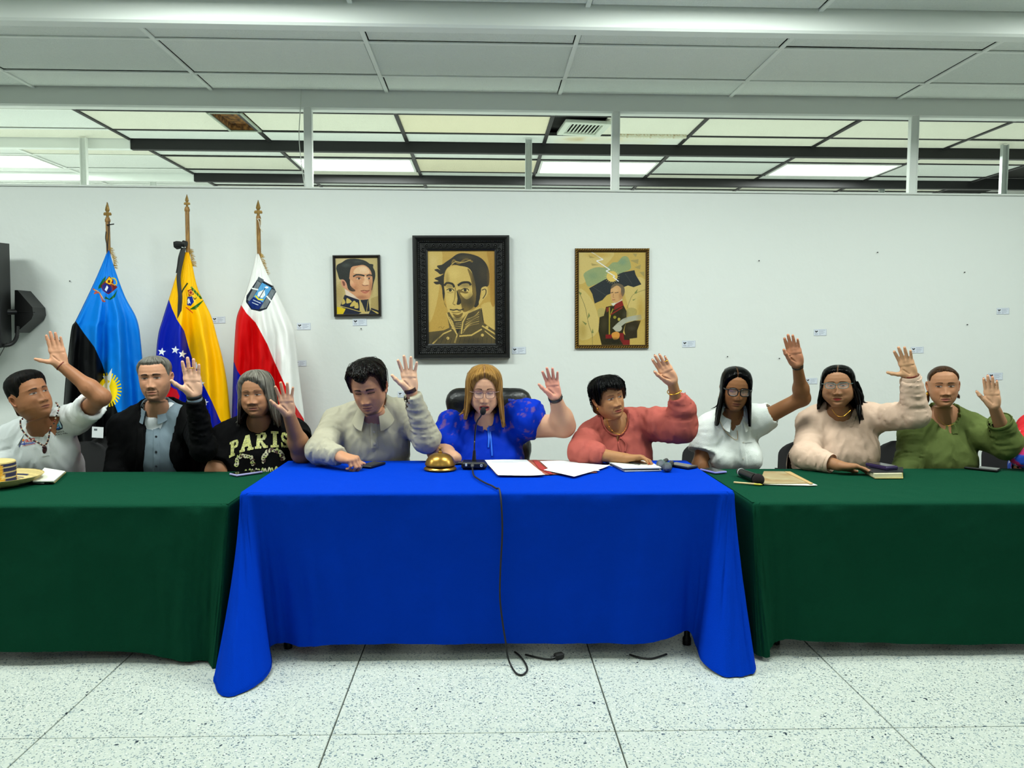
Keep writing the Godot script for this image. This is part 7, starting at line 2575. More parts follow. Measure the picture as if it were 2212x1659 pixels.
func moulding(m: MB, w: float, h: float, prof: Array) -> void:
	for sd in 4:
		var pts := PackedVector3Array()
		var horiz := sd % 2 == 0
		for e in [-1.0, 1.0]:
			for q: Vector2 in prof:
				var a: float = (w if horiz else h) / 2 + q.x
				var b: float = (h if horiz else w) / 2 + q.x
				var p := Vector3(e * a, b, q.y) if horiz else Vector3(b, -e * a, q.y)
				if sd >= 2:
					p = Vector3(-p.x, -p.y, p.z)
				pts.append(p)
		var k := prof.size()
		for i in k - 1:
			m.quad(pts[i], pts[k + i], pts[k + i + 1], pts[i + 1])
func picture(label: String, x0: float, y0: float, x1: float, y1: float, turn: float, inset: float, tex: Texture2D, gloss: float) -> Array:
	var a := at(x0, y0, 5.89)
	var b := at(x1, y1, 5.89)
	var t := thing("picture", label, "picture", Vector3((a.x + b.x) / 2, (a.y + b.y) / 2, -5.899), 0.0, "framed pictures on the wall")
	t.rotation.z = turn
	var w := absf(b.x - a.x) - inset * 2
	var h := absf(a.y - b.y) - inset * 2
	var m := MB.new()
	m.quad(Vector3(-w / 2 - 0.004, -h / 2 - 0.004, 0.012), Vector3(w / 2 + 0.004, -h / 2 - 0.004, 0.012), Vector3(w / 2 + 0.004, h / 2 + 0.004, 0.012), Vector3(-w / 2 - 0.004, h / 2 + 0.004, 0.012), [Vector2(0, 1), Vector2(1, 1), Vector2(1, 0), Vector2(0, 0)])
	var mm := StandardMaterial3D.new()
	mm.resource_name = "picture_print"
	mm.albedo_texture = tex
	mm.roughness = gloss
	mm.texture_repeat = false
	mm.cull_mode = BaseMaterial3D.CULL_DISABLED
	obj("print", m, mm, t)
	m = MB.new()
	m.box(Vector3(0, 0, 0.005), Vector3(w + inset, h + inset, 0.008))
	obj("back_board", m, mat("board_brown", Color(0.25, 0.18, 0.12), 0.8), t)
	return [t, w, h]
func pictures() -> void:
	var p := Paint.new(276, 366, Color(0.74, 0.66, 0.44), Vector2(276.0 / 800.0, 366.0 / 1065.0))
	p.of = Vector2(-225, -235)
	p.poly(pv([225, 235, 500, 235, 420, 420, 300, 700, 225, 800]), Color(0.78, 0.70, 0.50))
	p.poly(pv([880, 1000, 1040, 950, 1040, 1300, 860, 1300]), Color(0.66, 0.58, 0.36))
	var hair := Color(0.16, 0.17, 0.16)
	p.poly(crom(pv([265, 520, 245, 440, 270, 370, 350, 330, 440, 275, 560, 260, 700, 275, 800, 310, 870, 360, 930, 370, 930, 430, 960, 500, 965, 600, 930, 720, 890, 860, 850, 700, 600, 500, 480, 620, 470, 780, 360, 650, 300, 640]), 4, true), hair)
	p.poly(crom(pv([520, 430, 640, 390, 760, 380, 850, 440, 900, 540, 915, 680, 895, 800, 880, 900, 850, 1000, 780, 1030, 680, 1020, 560, 960, 470, 900, 400, 820, 470, 760, 480, 640]), 4, true), Color(0.80, 0.58, 0.42))
	p.poly(crom(pv([620, 430, 760, 400, 850, 470, 840, 540, 640, 540, 560, 520]), 4, true), Color(0.88, 0.72, 0.56))
	p.poly(crom(pv([500, 660, 560, 700, 570, 830, 500, 840]), 4, true), Color(0.86, 0.66, 0.50))
	p.poly(crom(pv([760, 560, 810, 620, 850, 720, 830, 760, 740, 760, 720, 740, 760, 680]), 4, true), Color(0.88, 0.70, 0.54))
	p.line(crom(pv([720, 745, 760, 765, 830, 755]), 4), 12, Color(0.48, 0.27, 0.20))
	p.line(crom(pv([560, 590, 620, 560, 700, 565, 760, 580]), 5), 26, hair)
	p.line(crom(pv([810, 580, 850, 565, 905, 575]), 5), 24, hair)
	p.disc(Vector2(655, 630), 42, 15, Color(0.78, 0.70, 0.62))
	p.disc(Vector2(845, 630), 34, 14, Color(0.78, 0.70, 0.62))
	p.disc(Vector2(662, 630), 17, 17, Color(0.14, 0.10, 0.08))
	p.disc(Vector2(850, 630), 15, 16, Color(0.14, 0.10, 0.08))
	p.line(crom(pv([610, 622, 655, 610, 700, 628]), 4), 8, Color(0.26, 0.16, 0.12))
	p.line(crom(pv([690, 862, 760, 852, 800, 862, 850, 852]), 4), 12, Color(0.42, 0.20, 0.16))
	p.poly(crom(pv([700, 868, 770, 872, 845, 862, 800, 905, 740, 905]), 4, true), Color(0.72, 0.42, 0.34))
	p.poly(crom(pv([330, 650, 380, 650, 430, 720, 430, 800, 370, 800, 330, 730]), 4, true), Color(0.82, 0.58, 0.46))
	p.poly(crom(pv([350, 680, 390, 690, 400, 750, 370, 760]), 4, true), Color(0.48, 0.28, 0.22))
	p.poly(crom(pv([440, 640, 490, 640, 500, 760, 590, 850, 540, 870, 470, 840, 440, 760]), 4, true), hair)
	p.poly(pv([390, 820, 460, 860, 660, 1020, 640, 1040, 410, 930]), Color(0.86, 0.78, 0.70))
	p.poly(pv([390, 930, 660, 1030, 660, 1280, 560, 1300, 300, 1140]), Color(0.10, 0.12, 0.20))
	p.poly(pv([680, 1030, 830, 1020, 850, 1240, 760, 1250]), Color(0.12, 0.14, 0.18))
	var gold := Color(0.78, 0.68, 0.36)
	for q in [[360, 1000, 330, 1110, 400, 1080], [430, 990, 420, 1090, 520, 1060], [560, 1040, 480, 1150, 610, 1120], [620, 1070, 560, 1170, 640, 1180]]:
		p.poly(crom(pv(q), 4, true), gold)
	p.line(pv([300, 1140, 480, 1190, 640, 1240, 760, 1260]), 14, gold)
	p.line(pv([660, 1040, 690, 1240]), 14, gold)
	p.line(pv([820, 1040, 790, 1240]), 10, gold)
	p.line(pv([700, 1080, 760, 1250]), 8, gold)
	p.poly(pv([240, 1150, 400, 1190, 340, 1310, 235, 1310]), Color(0.86, 0.74, 0.12))
	p.poly(pv([400, 1200, 700, 1260, 600, 1310, 340, 1310]), Color(0.12, 0.13, 0.20))
	p.poly(pv([880, 1180, 1040, 1240, 1040, 1310, 820, 1310]), Color(0.12, 0.13, 0.18))
	for k in 4:
		p.line(pv([880.0 + k * 30, 1215.0 + k * 12, 990.0 + k * 14, 1290]), 8, gold)
	for q in [[560, 800, 120, 110, Color(0.62, 0.38, 0.26), 0.5], [880, 800, 60, 200, Color(0.58, 0.36, 0.24), 0.5], [700, 980, 160, 60, Color(0.56, 0.34, 0.24), 0.6], [760, 700, 50, 60, Color(0.92, 0.76, 0.60), 0.6], [640, 590, 90, 45, Color(0.60, 0.36, 0.25), 0.5], [850, 590, 60, 40, Color(0.60, 0.36, 0.25), 0.5], [740, 460, 120, 70, Color(0.93, 0.80, 0.66), 0.6], [560, 740, 70, 60, Color(0.90, 0.62, 0.48), 0.5], [430, 380, 130, 60, Color(0.30, 0.33, 0.31), 0.6], [650, 310, 140, 40, Color(0.30, 0.32, 0.30), 0.5], [300, 900, 120, 300, Color(0.62, 0.52, 0.32), 0.5]]:
		p.soft(Vector2(q[0], q[1]), q[2], q[3], q[4], q[5])
	p.smooth(0.6)
	p.speckle(0.03, 2, 4)
	var r := picture("small portrait of an officer with dark hair in a thin dark brown frame", 720, 551, 823, 684, 0.016, 0.0185, p.tex(), 0.3)
	var m := MB.new()
	moulding(m, r[1], r[2], [Vector2(0.0, 0.012), Vector2(0.0, 0.020), Vector2(0.004, 0.022), Vector2(0.010, 0.030), Vector2(0.016, 0.030), Vector2(0.0185, 0.026), Vector2(0.0185, 0.0)])
	obj("frame", m, mat("frame_brown", Color(0.075, 0.045, 0.032), 0.35), r[0])
	p = Paint.new(440, 620, Color(0.72, 0.58, 0.26), Vector2(440.0 / 800.0, 620.0 / 1125.0))
	p.of = Vector2(-248, -283)
	var pale := Color(0.78, 0.66, 0.36)
	var ink := Color(0.14, 0.125, 0.08)
	var half := Color(0.45, 0.36, 0.15)
	for q in [[250, 285, 420, 285, 400, 640, 330, 1000, 250, 1100], [880, 940, 1045, 930, 1045, 1230, 920, 1150]]:
		p.poly(crom(pv(q), 4, true), pale)
	p.poly(crom(pv([950, 290, 1045, 285, 1045, 900, 990, 900, 985, 520]), 4, true), Color(0.66, 0.50, 0.18))
	p.poly(crom(pv([440, 560, 400, 570, 370, 545, 330, 515, 370, 505, 400, 520, 360, 470, 420, 455, 470, 420, 530, 380, 600, 330, 680, 318, 800, 340, 890, 385, 950, 460, 978, 560, 975, 680, 950, 720, 880, 760, 850, 930, 790, 950, 800, 700, 760, 540, 600, 460, 500, 480, 450, 560, 440, 700, 450, 800, 440, 900, 470, 970, 430, 860, 410, 700, 350, 690, 320, 660, 380, 650, 330, 620, 400, 590]), 3, true), ink)
	p.poly(crom(pv([470, 520, 540, 470, 640, 470, 740, 500, 790, 600, 810, 760, 800, 930, 740, 1000, 690, 1060, 620, 1130, 560, 1130, 500, 1050, 470, 940, 450, 780, 448, 640]), 4, true), pale)
	p.poly(crom(pv([720, 500, 790, 590, 820, 780, 800, 940, 720, 1010, 660, 1010, 640, 920, 600, 860, 600, 760, 680, 760, 770, 800, 760, 640]), 4, true), half)
	p.poly(crom(pv([630, 790, 700, 800, 770, 780, 770, 830, 700, 870]), 4, true), pale)
	p.line(crom(pv([540, 440, 560, 400, 620, 440, 700, 390, 780, 420]), 4), 22, half)
	p.line(crom(pv([520, 470, 580, 420, 660, 430, 760, 400]), 4), 8, pale)
	p.line(crom(pv([448, 700, 480, 672, 540, 685, 560, 720]), 5), 24, ink)
	p.line(crom(pv([610, 700, 660, 670, 730, 668, 755, 695]), 5), 26, ink)
	for q in [Vector2(515, 760), Vector2(690, 758)]:
		p.disc(q, 40, 17, Color(0.80, 0.70, 0.42))
		p.disc(q, 17, 17, ink)
		p.line([q + Vector2(-42, -4), q + Vector2(-10, -20), q + Vector2(28, -14), q + Vector2(44, 4)], 9, ink)
		p.line([q + Vector2(-34, 24), q + Vector2(0, 32), q + Vector2(34, 22)], 5, half)
	p.line(crom(pv([575, 730, 570, 820, 560, 880, 545, 920, 570, 935]), 4), 9, half)
	p.poly(crom(pv([590, 760, 640, 880, 630, 925, 590, 930, 600, 860]), 4, true), ink)
	p.line(crom(pv([510, 990, 550, 998, 590, 990, 620, 1000, 670, 985]), 4), 13, ink)
	p.line(crom(pv([530, 1020, 580, 1030, 640, 1015]), 4), 9, half)
	p.poly(crom(pv([540, 1040, 600, 1055, 660, 1030, 640, 1080, 580, 1090]), 4, true), half)
	p.poly(crom(pv([880, 740, 930, 715, 960, 740, 950, 820, 900, 880, 860, 930, 850, 900, 880, 820]), 4, true), pale)
	p.line(crom(pv([890, 760, 930, 750, 935, 800, 900, 860]), 4), 9, ink)
	p.poly(pv([470, 1030, 500, 1020, 560, 1130, 640, 1130, 720, 1020, 860, 970, 880, 1000, 900, 1150, 1045, 1250, 1045, 1405, 250, 1405, 255, 1260, 430, 1240, 500, 1210]), Color(0.33, 0.28, 0.15))
	p.poly(pv([560, 1140, 640, 1130, 620, 1240, 590, 1290]), ink)
	for k in 4:
		p.line(pv([570, 1155.0 + k * 22, 640, 1150.0 + k * 22]), 7, pale)
	p.line(pv([470, 1035, 510, 1150, 590, 1290]), 16, pale)
	p.line(pv([720, 1030, 660, 1140, 640, 1280]), 16, pale)
	p.line(pv([720, 1030, 860, 970]), 20, pale)
	p.line(pv([880, 980, 905, 1150]), 9, ink)
	for k in 6:
		p.line(crom(pv([660.0 + k * 10, 1270.0 - k * 32, 730.0 + k * 14, 1190.0 - k * 24, 850, 1160.0 - k * 28]), 4), 9, pale if k % 2 else Color(0.60, 0.50, 0.26))
		p.line(pv([500.0 + k * 5, 1080.0 + k * 26, 540.0 + k * 8, 1140.0 + k * 22]), 9, pale)
	p.line(pv([300, 1400, 430, 1280, 520, 1240]), 16, pale)
	p.line(pv([620, 1310, 760, 1300, 880, 1230]), 18, pale)
	p.line(pv([890, 1190, 1045, 1290]), 18, pale)
	p.line(pv([920, 1250, 1045, 1350]), 12, pale)
	p.line(pv([560, 1390, 590, 1300]), 14, pale)
	for q in [Vector2(480, 1335), Vector2(890, 1300), Vector2(945, 1205)]:
		p.disc(q, 18, 18, pale)
	for k in 14:
		p.line(pv([280.0 + k * 55, 1405, 320.0 + k * 52, 1330]), 4, ink)
	p.line(crom(pv([370, 1210, 400, 1195, 420, 1220, 440, 1190]), 4), 4, half)
	for q in [[560, 560, 130, 110, Color(0.84, 0.73, 0.42), 0.7], [520, 860, 70, 120, Color(0.84, 0.73, 0.42), 0.6], [760, 900, 70, 140, ink, 0.55], [690, 900, 90, 90, ink, 0.45], [800, 600, 40, 160, ink, 0.6], [480, 620, 40, 120, half, 0.4], [590, 1100, 100, 40, ink, 0.5], [690, 700, 120, 50, ink, 0.35], [510, 710, 80, 40, ink, 0.3], [900, 560, 90, 160, Color(0.26, 0.21, 0.11), 0.5], [700, 370, 140, 50, Color(0.34, 0.28, 0.13), 0.6], [360, 1330, 140, 90, ink, 0.4], [760, 1370, 220, 60, ink, 0.5], [780, 1100, 100, 120, ink, 0.35], [990, 600, 60, 300, Color(0.60, 0.42, 0.12), 0.5], [320, 420, 90, 120, Color(0.82, 0.72, 0.46), 0.6]]:
		p.soft(Vector2(q[0], q[1]), q[2], q[3], q[4], q[5])
	p.smooth(0.62)
	p.speckle(0.03, 2, 9)
	r = picture("large ink portrait of an officer on yellowed paper in a wide carved black frame", 893, 509, 1100, 774, 0.010, 0.0, p.tex(), 0.45) if false else picture("large ink portrait of an officer on yellowed paper in a wide carved black frame", 893, 509, 1100, 774, 0.010, 0.104, p.tex(), 0.45)
	var blk := mat("frame_black", Color(0.018, 0.022, 0.020), 0.38)
	m = MB.new()
	moulding(m, r[1], r[2], [Vector2(0.0, 0.012), Vector2(0.0, 0.022), Vector2(0.010, 0.026), Vector2(0.014, 0.022), Vector2(0.055, 0.026), Vector2(0.060, 0.034), Vector2(0.066, 0.036), Vector2(0.078, 0.050), Vector2(0.090, 0.060), Vector2(0.098, 0.060), Vector2(0.104, 0.052), Vector2(0.104, 0.0)])
	obj("frame", m, blk, r[0])
	var bead := MB.new()
	for sd in 4:
		var len_: float = (r[1] if sd % 2 == 0 else r[2]) + 0.126
		var off: float = (r[2] if sd % 2 == 0 else r[1]) / 2 + 0.063
		var n := int(len_ / 0.0135)
		for i in n:
			var s := (float(i) / (n - 1) - 0.5) * len_
			var q := Vector3(s, off, 0.037) if sd % 2 == 0 else Vector3(off, s, 0.037)
			if sd >= 2:
				q = Vector3(-q.x, -q.y, q.z)
			bead.ball(q, Vector3.ONE * 0.0048, Basis(), 7, 5)
	var bo := obj("bead_row", bead, blk, r[0])
	bo.set_meta("kind", "stuff")
	var orn := MB.new()
	orn.tube(crom([Vector3(-0.022, -0.012, 0), Vector3(-0.012, -0.010, 0.004), Vector3(-0.012, 0.004, 0.005), Vector3(0, 0.013, 0.006), Vector3(0.012, 0.004, 0.005), Vector3(0.012, -0.010, 0.004), Vector3(0.022, -0.012, 0)], 4), 0.0042, 6)
	orn.ball(Vector3(0, -0.001, 0.002), Vector3(0.006, 0.007, 0.004), Basis(), 8, 6)
	var om := orn.mesh()
	for sd in 4:
		var len_: float = (r[1] if sd % 2 == 0 else r[2]) + 0.06
		var off: float = (r[2] if sd % 2 == 0 else r[1]) / 2 + 0.034
		var n := int(len_ / 0.046)
		for i in n:
			var s := (i + 0.5 - n / 2.0) * len_ / n
			var q := Vector3(s, off, 0.025) if sd % 2 == 0 else Vector3(off, s, 0.025)
			if sd >= 2:
				q = Vector3(-q.x, -q.y, q.z)
			var oo := obj("carved_scroll", om, blk, r[0], q)
			oo.rotation.z = [0.0, -PI / 2, PI, PI / 2][sd]
	p = Paint.new(430, 616, Color(0.74, 0.63, 0.33), Vector2(430.0 / 960.0, 616.0 / 1360.0))
	p.of = Vector2(-195, -150)
	for q in [[195, 150, 700, 150, 500, 420, 195, 620], [850, 600, 1150, 560, 1150, 1100, 950, 1050], [195, 700, 420, 900, 480, 1300, 195, 1400]]:
		p.poly(crom(pv(q), 4, true), Color(0.78, 0.69, 0.42))
	var sage := Color(0.55, 0.60, 0.42)
	p.poly(crom(pv([275, 470, 380, 400, 480, 375, 600, 380, 680, 310, 760, 300, 820, 225, 900, 235, 940, 390, 830, 450, 700, 500, 560, 570, 400, 640, 330, 650, 290, 550]), 3, true), sage)
	p.poly(pv([350, 680, 560, 560, 700, 500, 830, 450, 990, 420, 1010, 490, 1090, 625, 980, 665, 900, 640, 850, 660, 700, 740, 600, 780, 540, 850, 430, 900, 395, 760]), Color(0.16, 0.18, 0.19))
	p.line(pv([400, 660, 600, 790]), 3, Color(0.34, 0.36, 0.32))
	p.line(pv([860, 470, 960, 620]), 3, Color(0.34, 0.36, 0.32))
	for k in 20:
		var a := TAU * k / 20
		p.line([Vector2(675, 510) + Vector2(cos(a), sin(a)) * 70, Vector2(675, 510) + Vector2(cos(a), sin(a)) * 104], 4, Color(0.82, 0.72, 0.40))
	p.disc(Vector2(675, 510), 78, 78, Color(0.84, 0.72, 0.38))
	p.line(pv([380, 155, 545, 265, 455, 285, 640, 410, 590, 430, 710, 505, 690, 520, 765, 580]), 13, Color(0.86, 0.87, 0.88))
	for q in [[340, 200, 430, 240, 360, 245], [380, 320, 490, 345, 390, 355], [930, 280, 1050, 260, 1040, 330], [990, 380, 1080, 340, 1070, 410], [1060, 450, 1130, 440, 1130, 520], [960, 180, 1030, 180, 1010, 230]]:
		p.poly(pv(q), Color(0.62, 0.56, 0.34))
	var stem := Color(0.34, 0.36, 0.24)
	p.line(crom(pv([200, 730, 245, 820, 300, 970, 345, 1200, 395, 1350, 400, 1500]), 5), 5, stem)
	p.line(crom(pv([890, 970, 920, 880, 980, 770, 1150, 700]), 5), 4, stem)
	for q in [[330, 1120, 345, 1030, 365, 1080], [250, 1150, 320, 1190, 300, 1215], [385, 1330, 405, 1260, 415, 1330], [990, 750, 1040, 690, 1020, 760], [960, 850, 1015, 830, 980, 860], [230, 780, 200, 720, 245, 750]]:
		p.poly(pv(q), Color(0.45, 0.48, 0.28))
	p.poly(crom(pv([470, 1000, 520, 965, 570, 990, 560, 1090, 490, 1100]), 3, true), Color(0.66, 0.60, 0.36))
	p.poly(crom(pv([890, 980, 980, 965, 1030, 1010, 1000, 1100, 900, 1090]), 3, true), Color(0.66, 0.60, 0.36))
	p.poly(pv([590, 950, 680, 930, 840, 930, 880, 1010, 880, 1150, 830, 1330, 930, 1420, 930, 1505, 530, 1505, 485, 1300, 500, 1100, 560, 1080]), Color(0.17, 0.15, 0.07))
	p.poly(pv([720, 880, 820, 860, 840, 930, 700, 1000]), Color(0.50, 0.14, 0.11))
	p.poly(pv([590, 960, 650, 950, 640, 1000, 600, 1030]), Color(0.45, 0.18, 0.12))
	p.poly(pv([660, 900, 720, 890, 750, 870, 820, 830, 820, 855, 730, 905, 690, 940]), Color(0.80, 0.80, 0.74))
	p.poly(crom(pv([655, 700, 690, 640, 760, 625, 820, 660, 830, 760, 810, 840, 740, 890, 690, 880, 660, 820]), 4, true), Color(0.78, 0.60, 0.40))
	p.poly(crom(pv([660, 690, 680, 630, 750, 608, 830, 640, 855, 720, 830, 800, 800, 760, 800, 680, 740, 640]), 3, true), Color(0.40, 0.35, 0.28))
	p.line(pv([660, 745, 690, 740]), 8, Color(0.14, 0.12, 0.12))
	p.line(pv([715, 745, 765, 740]), 8, Color(0.14, 0.12, 0.12))
	p.line(pv([695, 760, 690, 810, 705, 815]), 5, Color(0.50, 0.34, 0.22))
	p.line(pv([680, 850, 720, 845]), 6, Color(0.50, 0.20, 0.16))
	p.line(crom(pv([640, 960, 640, 1100, 640, 1350]), 4), 18, Color(0.62, 0.55, 0.18))
	p.line(crom(pv([690, 980, 660, 1050, 645, 1110]), 4), 14, Color(0.62, 0.55, 0.18))
	p.line(pv([660, 1060, 820, 960]), 18, Color(0.50, 0.14, 0.11))
	p.disc(Vector2(715, 1100), 22, 22, Color(0.55, 0.52, 0.16))
	p.disc(Vector2(775, 1130), 20, 24, Color(0.66, 0.60, 0.28))
	p.rect(585, 1350, 90, 60, Color(0.48, 0.10, 0.10))
	p.poly(pv([780, 1330, 840, 1330, 850, 1430, 930, 1430, 930, 1505, 840, 1505, 790, 1430]), Color(0.48, 0.12, 0.11))
	p.poly(pv([850, 1290, 870, 1190, 1000, 1150, 1085, 1150, 1035, 1290, 1035, 1400, 880, 1420]), Color(0.19, 0.16, 0.09))
	p.line(crom(pv([720, 1270, 780, 1210, 860, 1150, 960, 1120, 1075, 1100]), 6), 72, Color(0.64, 0.64, 0.57))
	p.disc(Vector2(760, 1260), 58, 50, Color(0.68, 0.67, 0.60))
	p.poly(crom(pv([670, 1340, 740, 1310, 785, 1340, 770, 1410, 700, 1425]), 3, true), Color(0.80, 0.55, 0.24))
	for q in [[720, 700, 70, 60, Color(0.84, 0.68, 0.48), 0.6], [800, 790, 50, 90, Color(0.60, 0.42, 0.26), 0.6], [560, 1200, 80, 160, Color(0.28, 0.25, 0.16), 0.6], [860, 1060, 60, 90, Color(0.30, 0.28, 0.22), 0.6], [960, 1260, 90, 60, Color(0.32, 0.30, 0.24), 0.5], [700, 1440, 160, 60, Color(0.10, 0.09, 0.05), 0.6], [1080, 1000, 90, 300, Color(0.66, 0.52, 0.20), 0.5], [260, 1300, 90, 200, Color(0.60, 0.50, 0.22), 0.5], [820, 300, 90, 70, Color(0.44, 0.55, 0.46), 0.6], [400, 500, 110, 80, Color(0.46, 0.55, 0.42), 0.5], [480, 200, 260, 60, Color(0.70, 0.55, 0.20), 0.5]]:
		p.soft(Vector2(q[0], q[1]), q[2], q[3], q[4], q[5])
	p.smooth(0.7)
	p.speckle(0.02, 2, 14)
	r = picture("picture of an officer under a stormy flag in a narrow gold rope frame", 1243, 536, 1400, 753, 0.008, 0.026, p.tex(), 0.25)
	var gm := mat("frame_gold", Color(0.52, 0.39, 0.13), 0.38, 0.55)
	m = MB.new()
	moulding(m, r[1], r[2], [Vector2(0.0, 0.012), Vector2(0.0, 0.020), Vector2(0.006, 0.024), Vector2(0.010, 0.018), Vector2(0.024, 0.018), Vector2(0.026, 0.014), Vector2(0.026, 0.0)])
	obj("frame", m, mat("frame_gold_dark", Color(0.30, 0.21, 0.06), 0.45, 0.45), r[0])
	var rope := MB.new()
	for sd in 4:
		var len_: float = (r[1] if sd % 2 == 0 else r[2]) + 0.036
		var off: float = (r[2] if sd % 2 == 0 else r[1]) / 2 + 0.0165
		var n := int(len_ / 0.0165)
		for i in n:
			var s := (float(i) / (n - 1) - 0.5) * len_
			var q := Vector3(s, off, 0.021) if sd % 2 == 0 else Vector3(off, s, 0.021)
			var an := 0.75 if sd % 2 == 0 else 0.75
			if sd >= 2:
				q = Vector3(-q.x, -q.y, q.z)
			rope.ball(q, Vector3(0.0115, 0.0048, 0.0075), Basis(Vector3(0, 0, 1), an), 8, 6)
	var ro := obj("rope_moulding", rope, gm, r[0])
	ro.set_meta("kind", "stuff")
	loudspeaker()
	cards()
func loudspeaker() -> void:
	var d := 5.52
	var a := at(-14, 632, d)
	var t := thing("loudspeaker", "black loudspeaker on a wall bracket at the left edge, above", "loudspeaker", Vector3(a.x - 0.22, a.y - 0.36, -5.62))
	t.rotation = Vector3(0.06, 0.10, -0.035)
	var blk := mat("speaker_black", Color(0.030, 0.033, 0.036), 0.55)
	var m := MB.new()
	var pr := [Vector2(-0.20, -0.13), Vector2(0.20, -0.13), Vector2(0.235, 0.10), Vector2(0.205, 0.145), Vector2(-0.205, 0.145), Vector2(-0.235, 0.10)]
	var k := pr.size()
	for i in k:
		var p: Vector2 = pr[i]
		var q: Vector2 = pr[(i + 1) % k]
		m.quad(Vector3(p.x, 0.02, p.y), Vector3(p.x, 0.70, p.y), Vector3(q.x, 0.70, q.y), Vector3(q.x, 0.02, q.y))
		m.poly([Vector3(p.x, 0.70, p.y), Vector3(0, 0.715, 0), Vector3(q.x, 0.70, q.y)])
		m.poly([Vector3(p.x, 0.02, p.y), Vector3(q.x, 0.02, q.y), Vector3(0, 0.005, 0)])
	obj("cabinet", m, blk, t)
	m = MB.new()
	m.box(Vector3(0, 0.36, 0.150), Vector3(0.40, 0.62, 0.012), 0.005)
	obj("grille", m, mat("speaker_grille", Color(0.045, 0.048, 0.05), 0.7, 0.0, {"normal_enabled": true, "normal_texture": noise_tex(0.4, 128, [], FastNoiseLite.TYPE_CELLULAR, true, 4, 1, 8.0), "uv1_triplanar": true, "uv1_scale": Vector3(8, 8, 8)}), t)
	var o := t.position
	m = MB.new()
	var out := [at(37, 627, 5.75), at(43, 627, 5.75), at(75, 664, 5.75), at(77, 680, 5.75), at(73, 690, 5.75), at(40, 719, 5.75), at(37, 719, 5.75)]
	var inv := t.transform.affine_inverse()
	var f := []
	var b := []
	for p: Vector3 in out:
		f.append(inv * Vector3(p.x, p.y, -5.72))
		b.append(inv * Vector3(p.x, p.y, -5.885))
	var fr: Array = f.duplicate()
	fr.reverse()
	m.poly(fr)
	m.poly(b)
	for i in f.size():
		m.quad(f[i], f[(i + 1) % f.size()], b[(i + 1) % f.size()], b[i])
	var q1 := at(25, 674, 5.70)
	var q2 := at(45, 674, 5.75)
	m.tube([inv * Vector3(q1.x - 0.05, q1.y, -5.66), inv * Vector3(q2.x, q2.y, -5.76)], 0.02, 10)
	m.box(inv * Vector3(at(58, 674, 5.72).x, at(58, 674, 5.72).y, -5.718), Vector3(0.11, 0.004, 0.004), 0.0)
	obj("bracket", m, mat("bracket_black", Color(0.022, 0.024, 0.026), 0.4), t)
	m = MB.new()
	var path := []
	for w in crom([Vector3(38, 706, 5.70), Vector3(36, 728, 5.66), Vector3(26, 742, 5.6), Vector3(8, 747, 5.58), Vector3(-40, 748, 5.58)], 12):
		path.append(inv * at(w.x, w.y, w.z))
	var rr := []
	for i in path.size():
		rr.append(0.010 if i % 2 else 0.0135)
	m.tube(path, rr, 10)
	obj("ribbed_cable", m, mat("cable_black", Color(0.02, 0.02, 0.022), 0.6), t)
	m = MB.new()
	m.tube(crom([inv * at(16, 739, 5.6), inv * at(8, 753, 5.7), inv * at(-4, 775, 5.85)], 5), 0.0028, 6)
	obj("thin_cable", m, mat("cable_black", Color(0.02, 0.02, 0.022), 0.6), t)
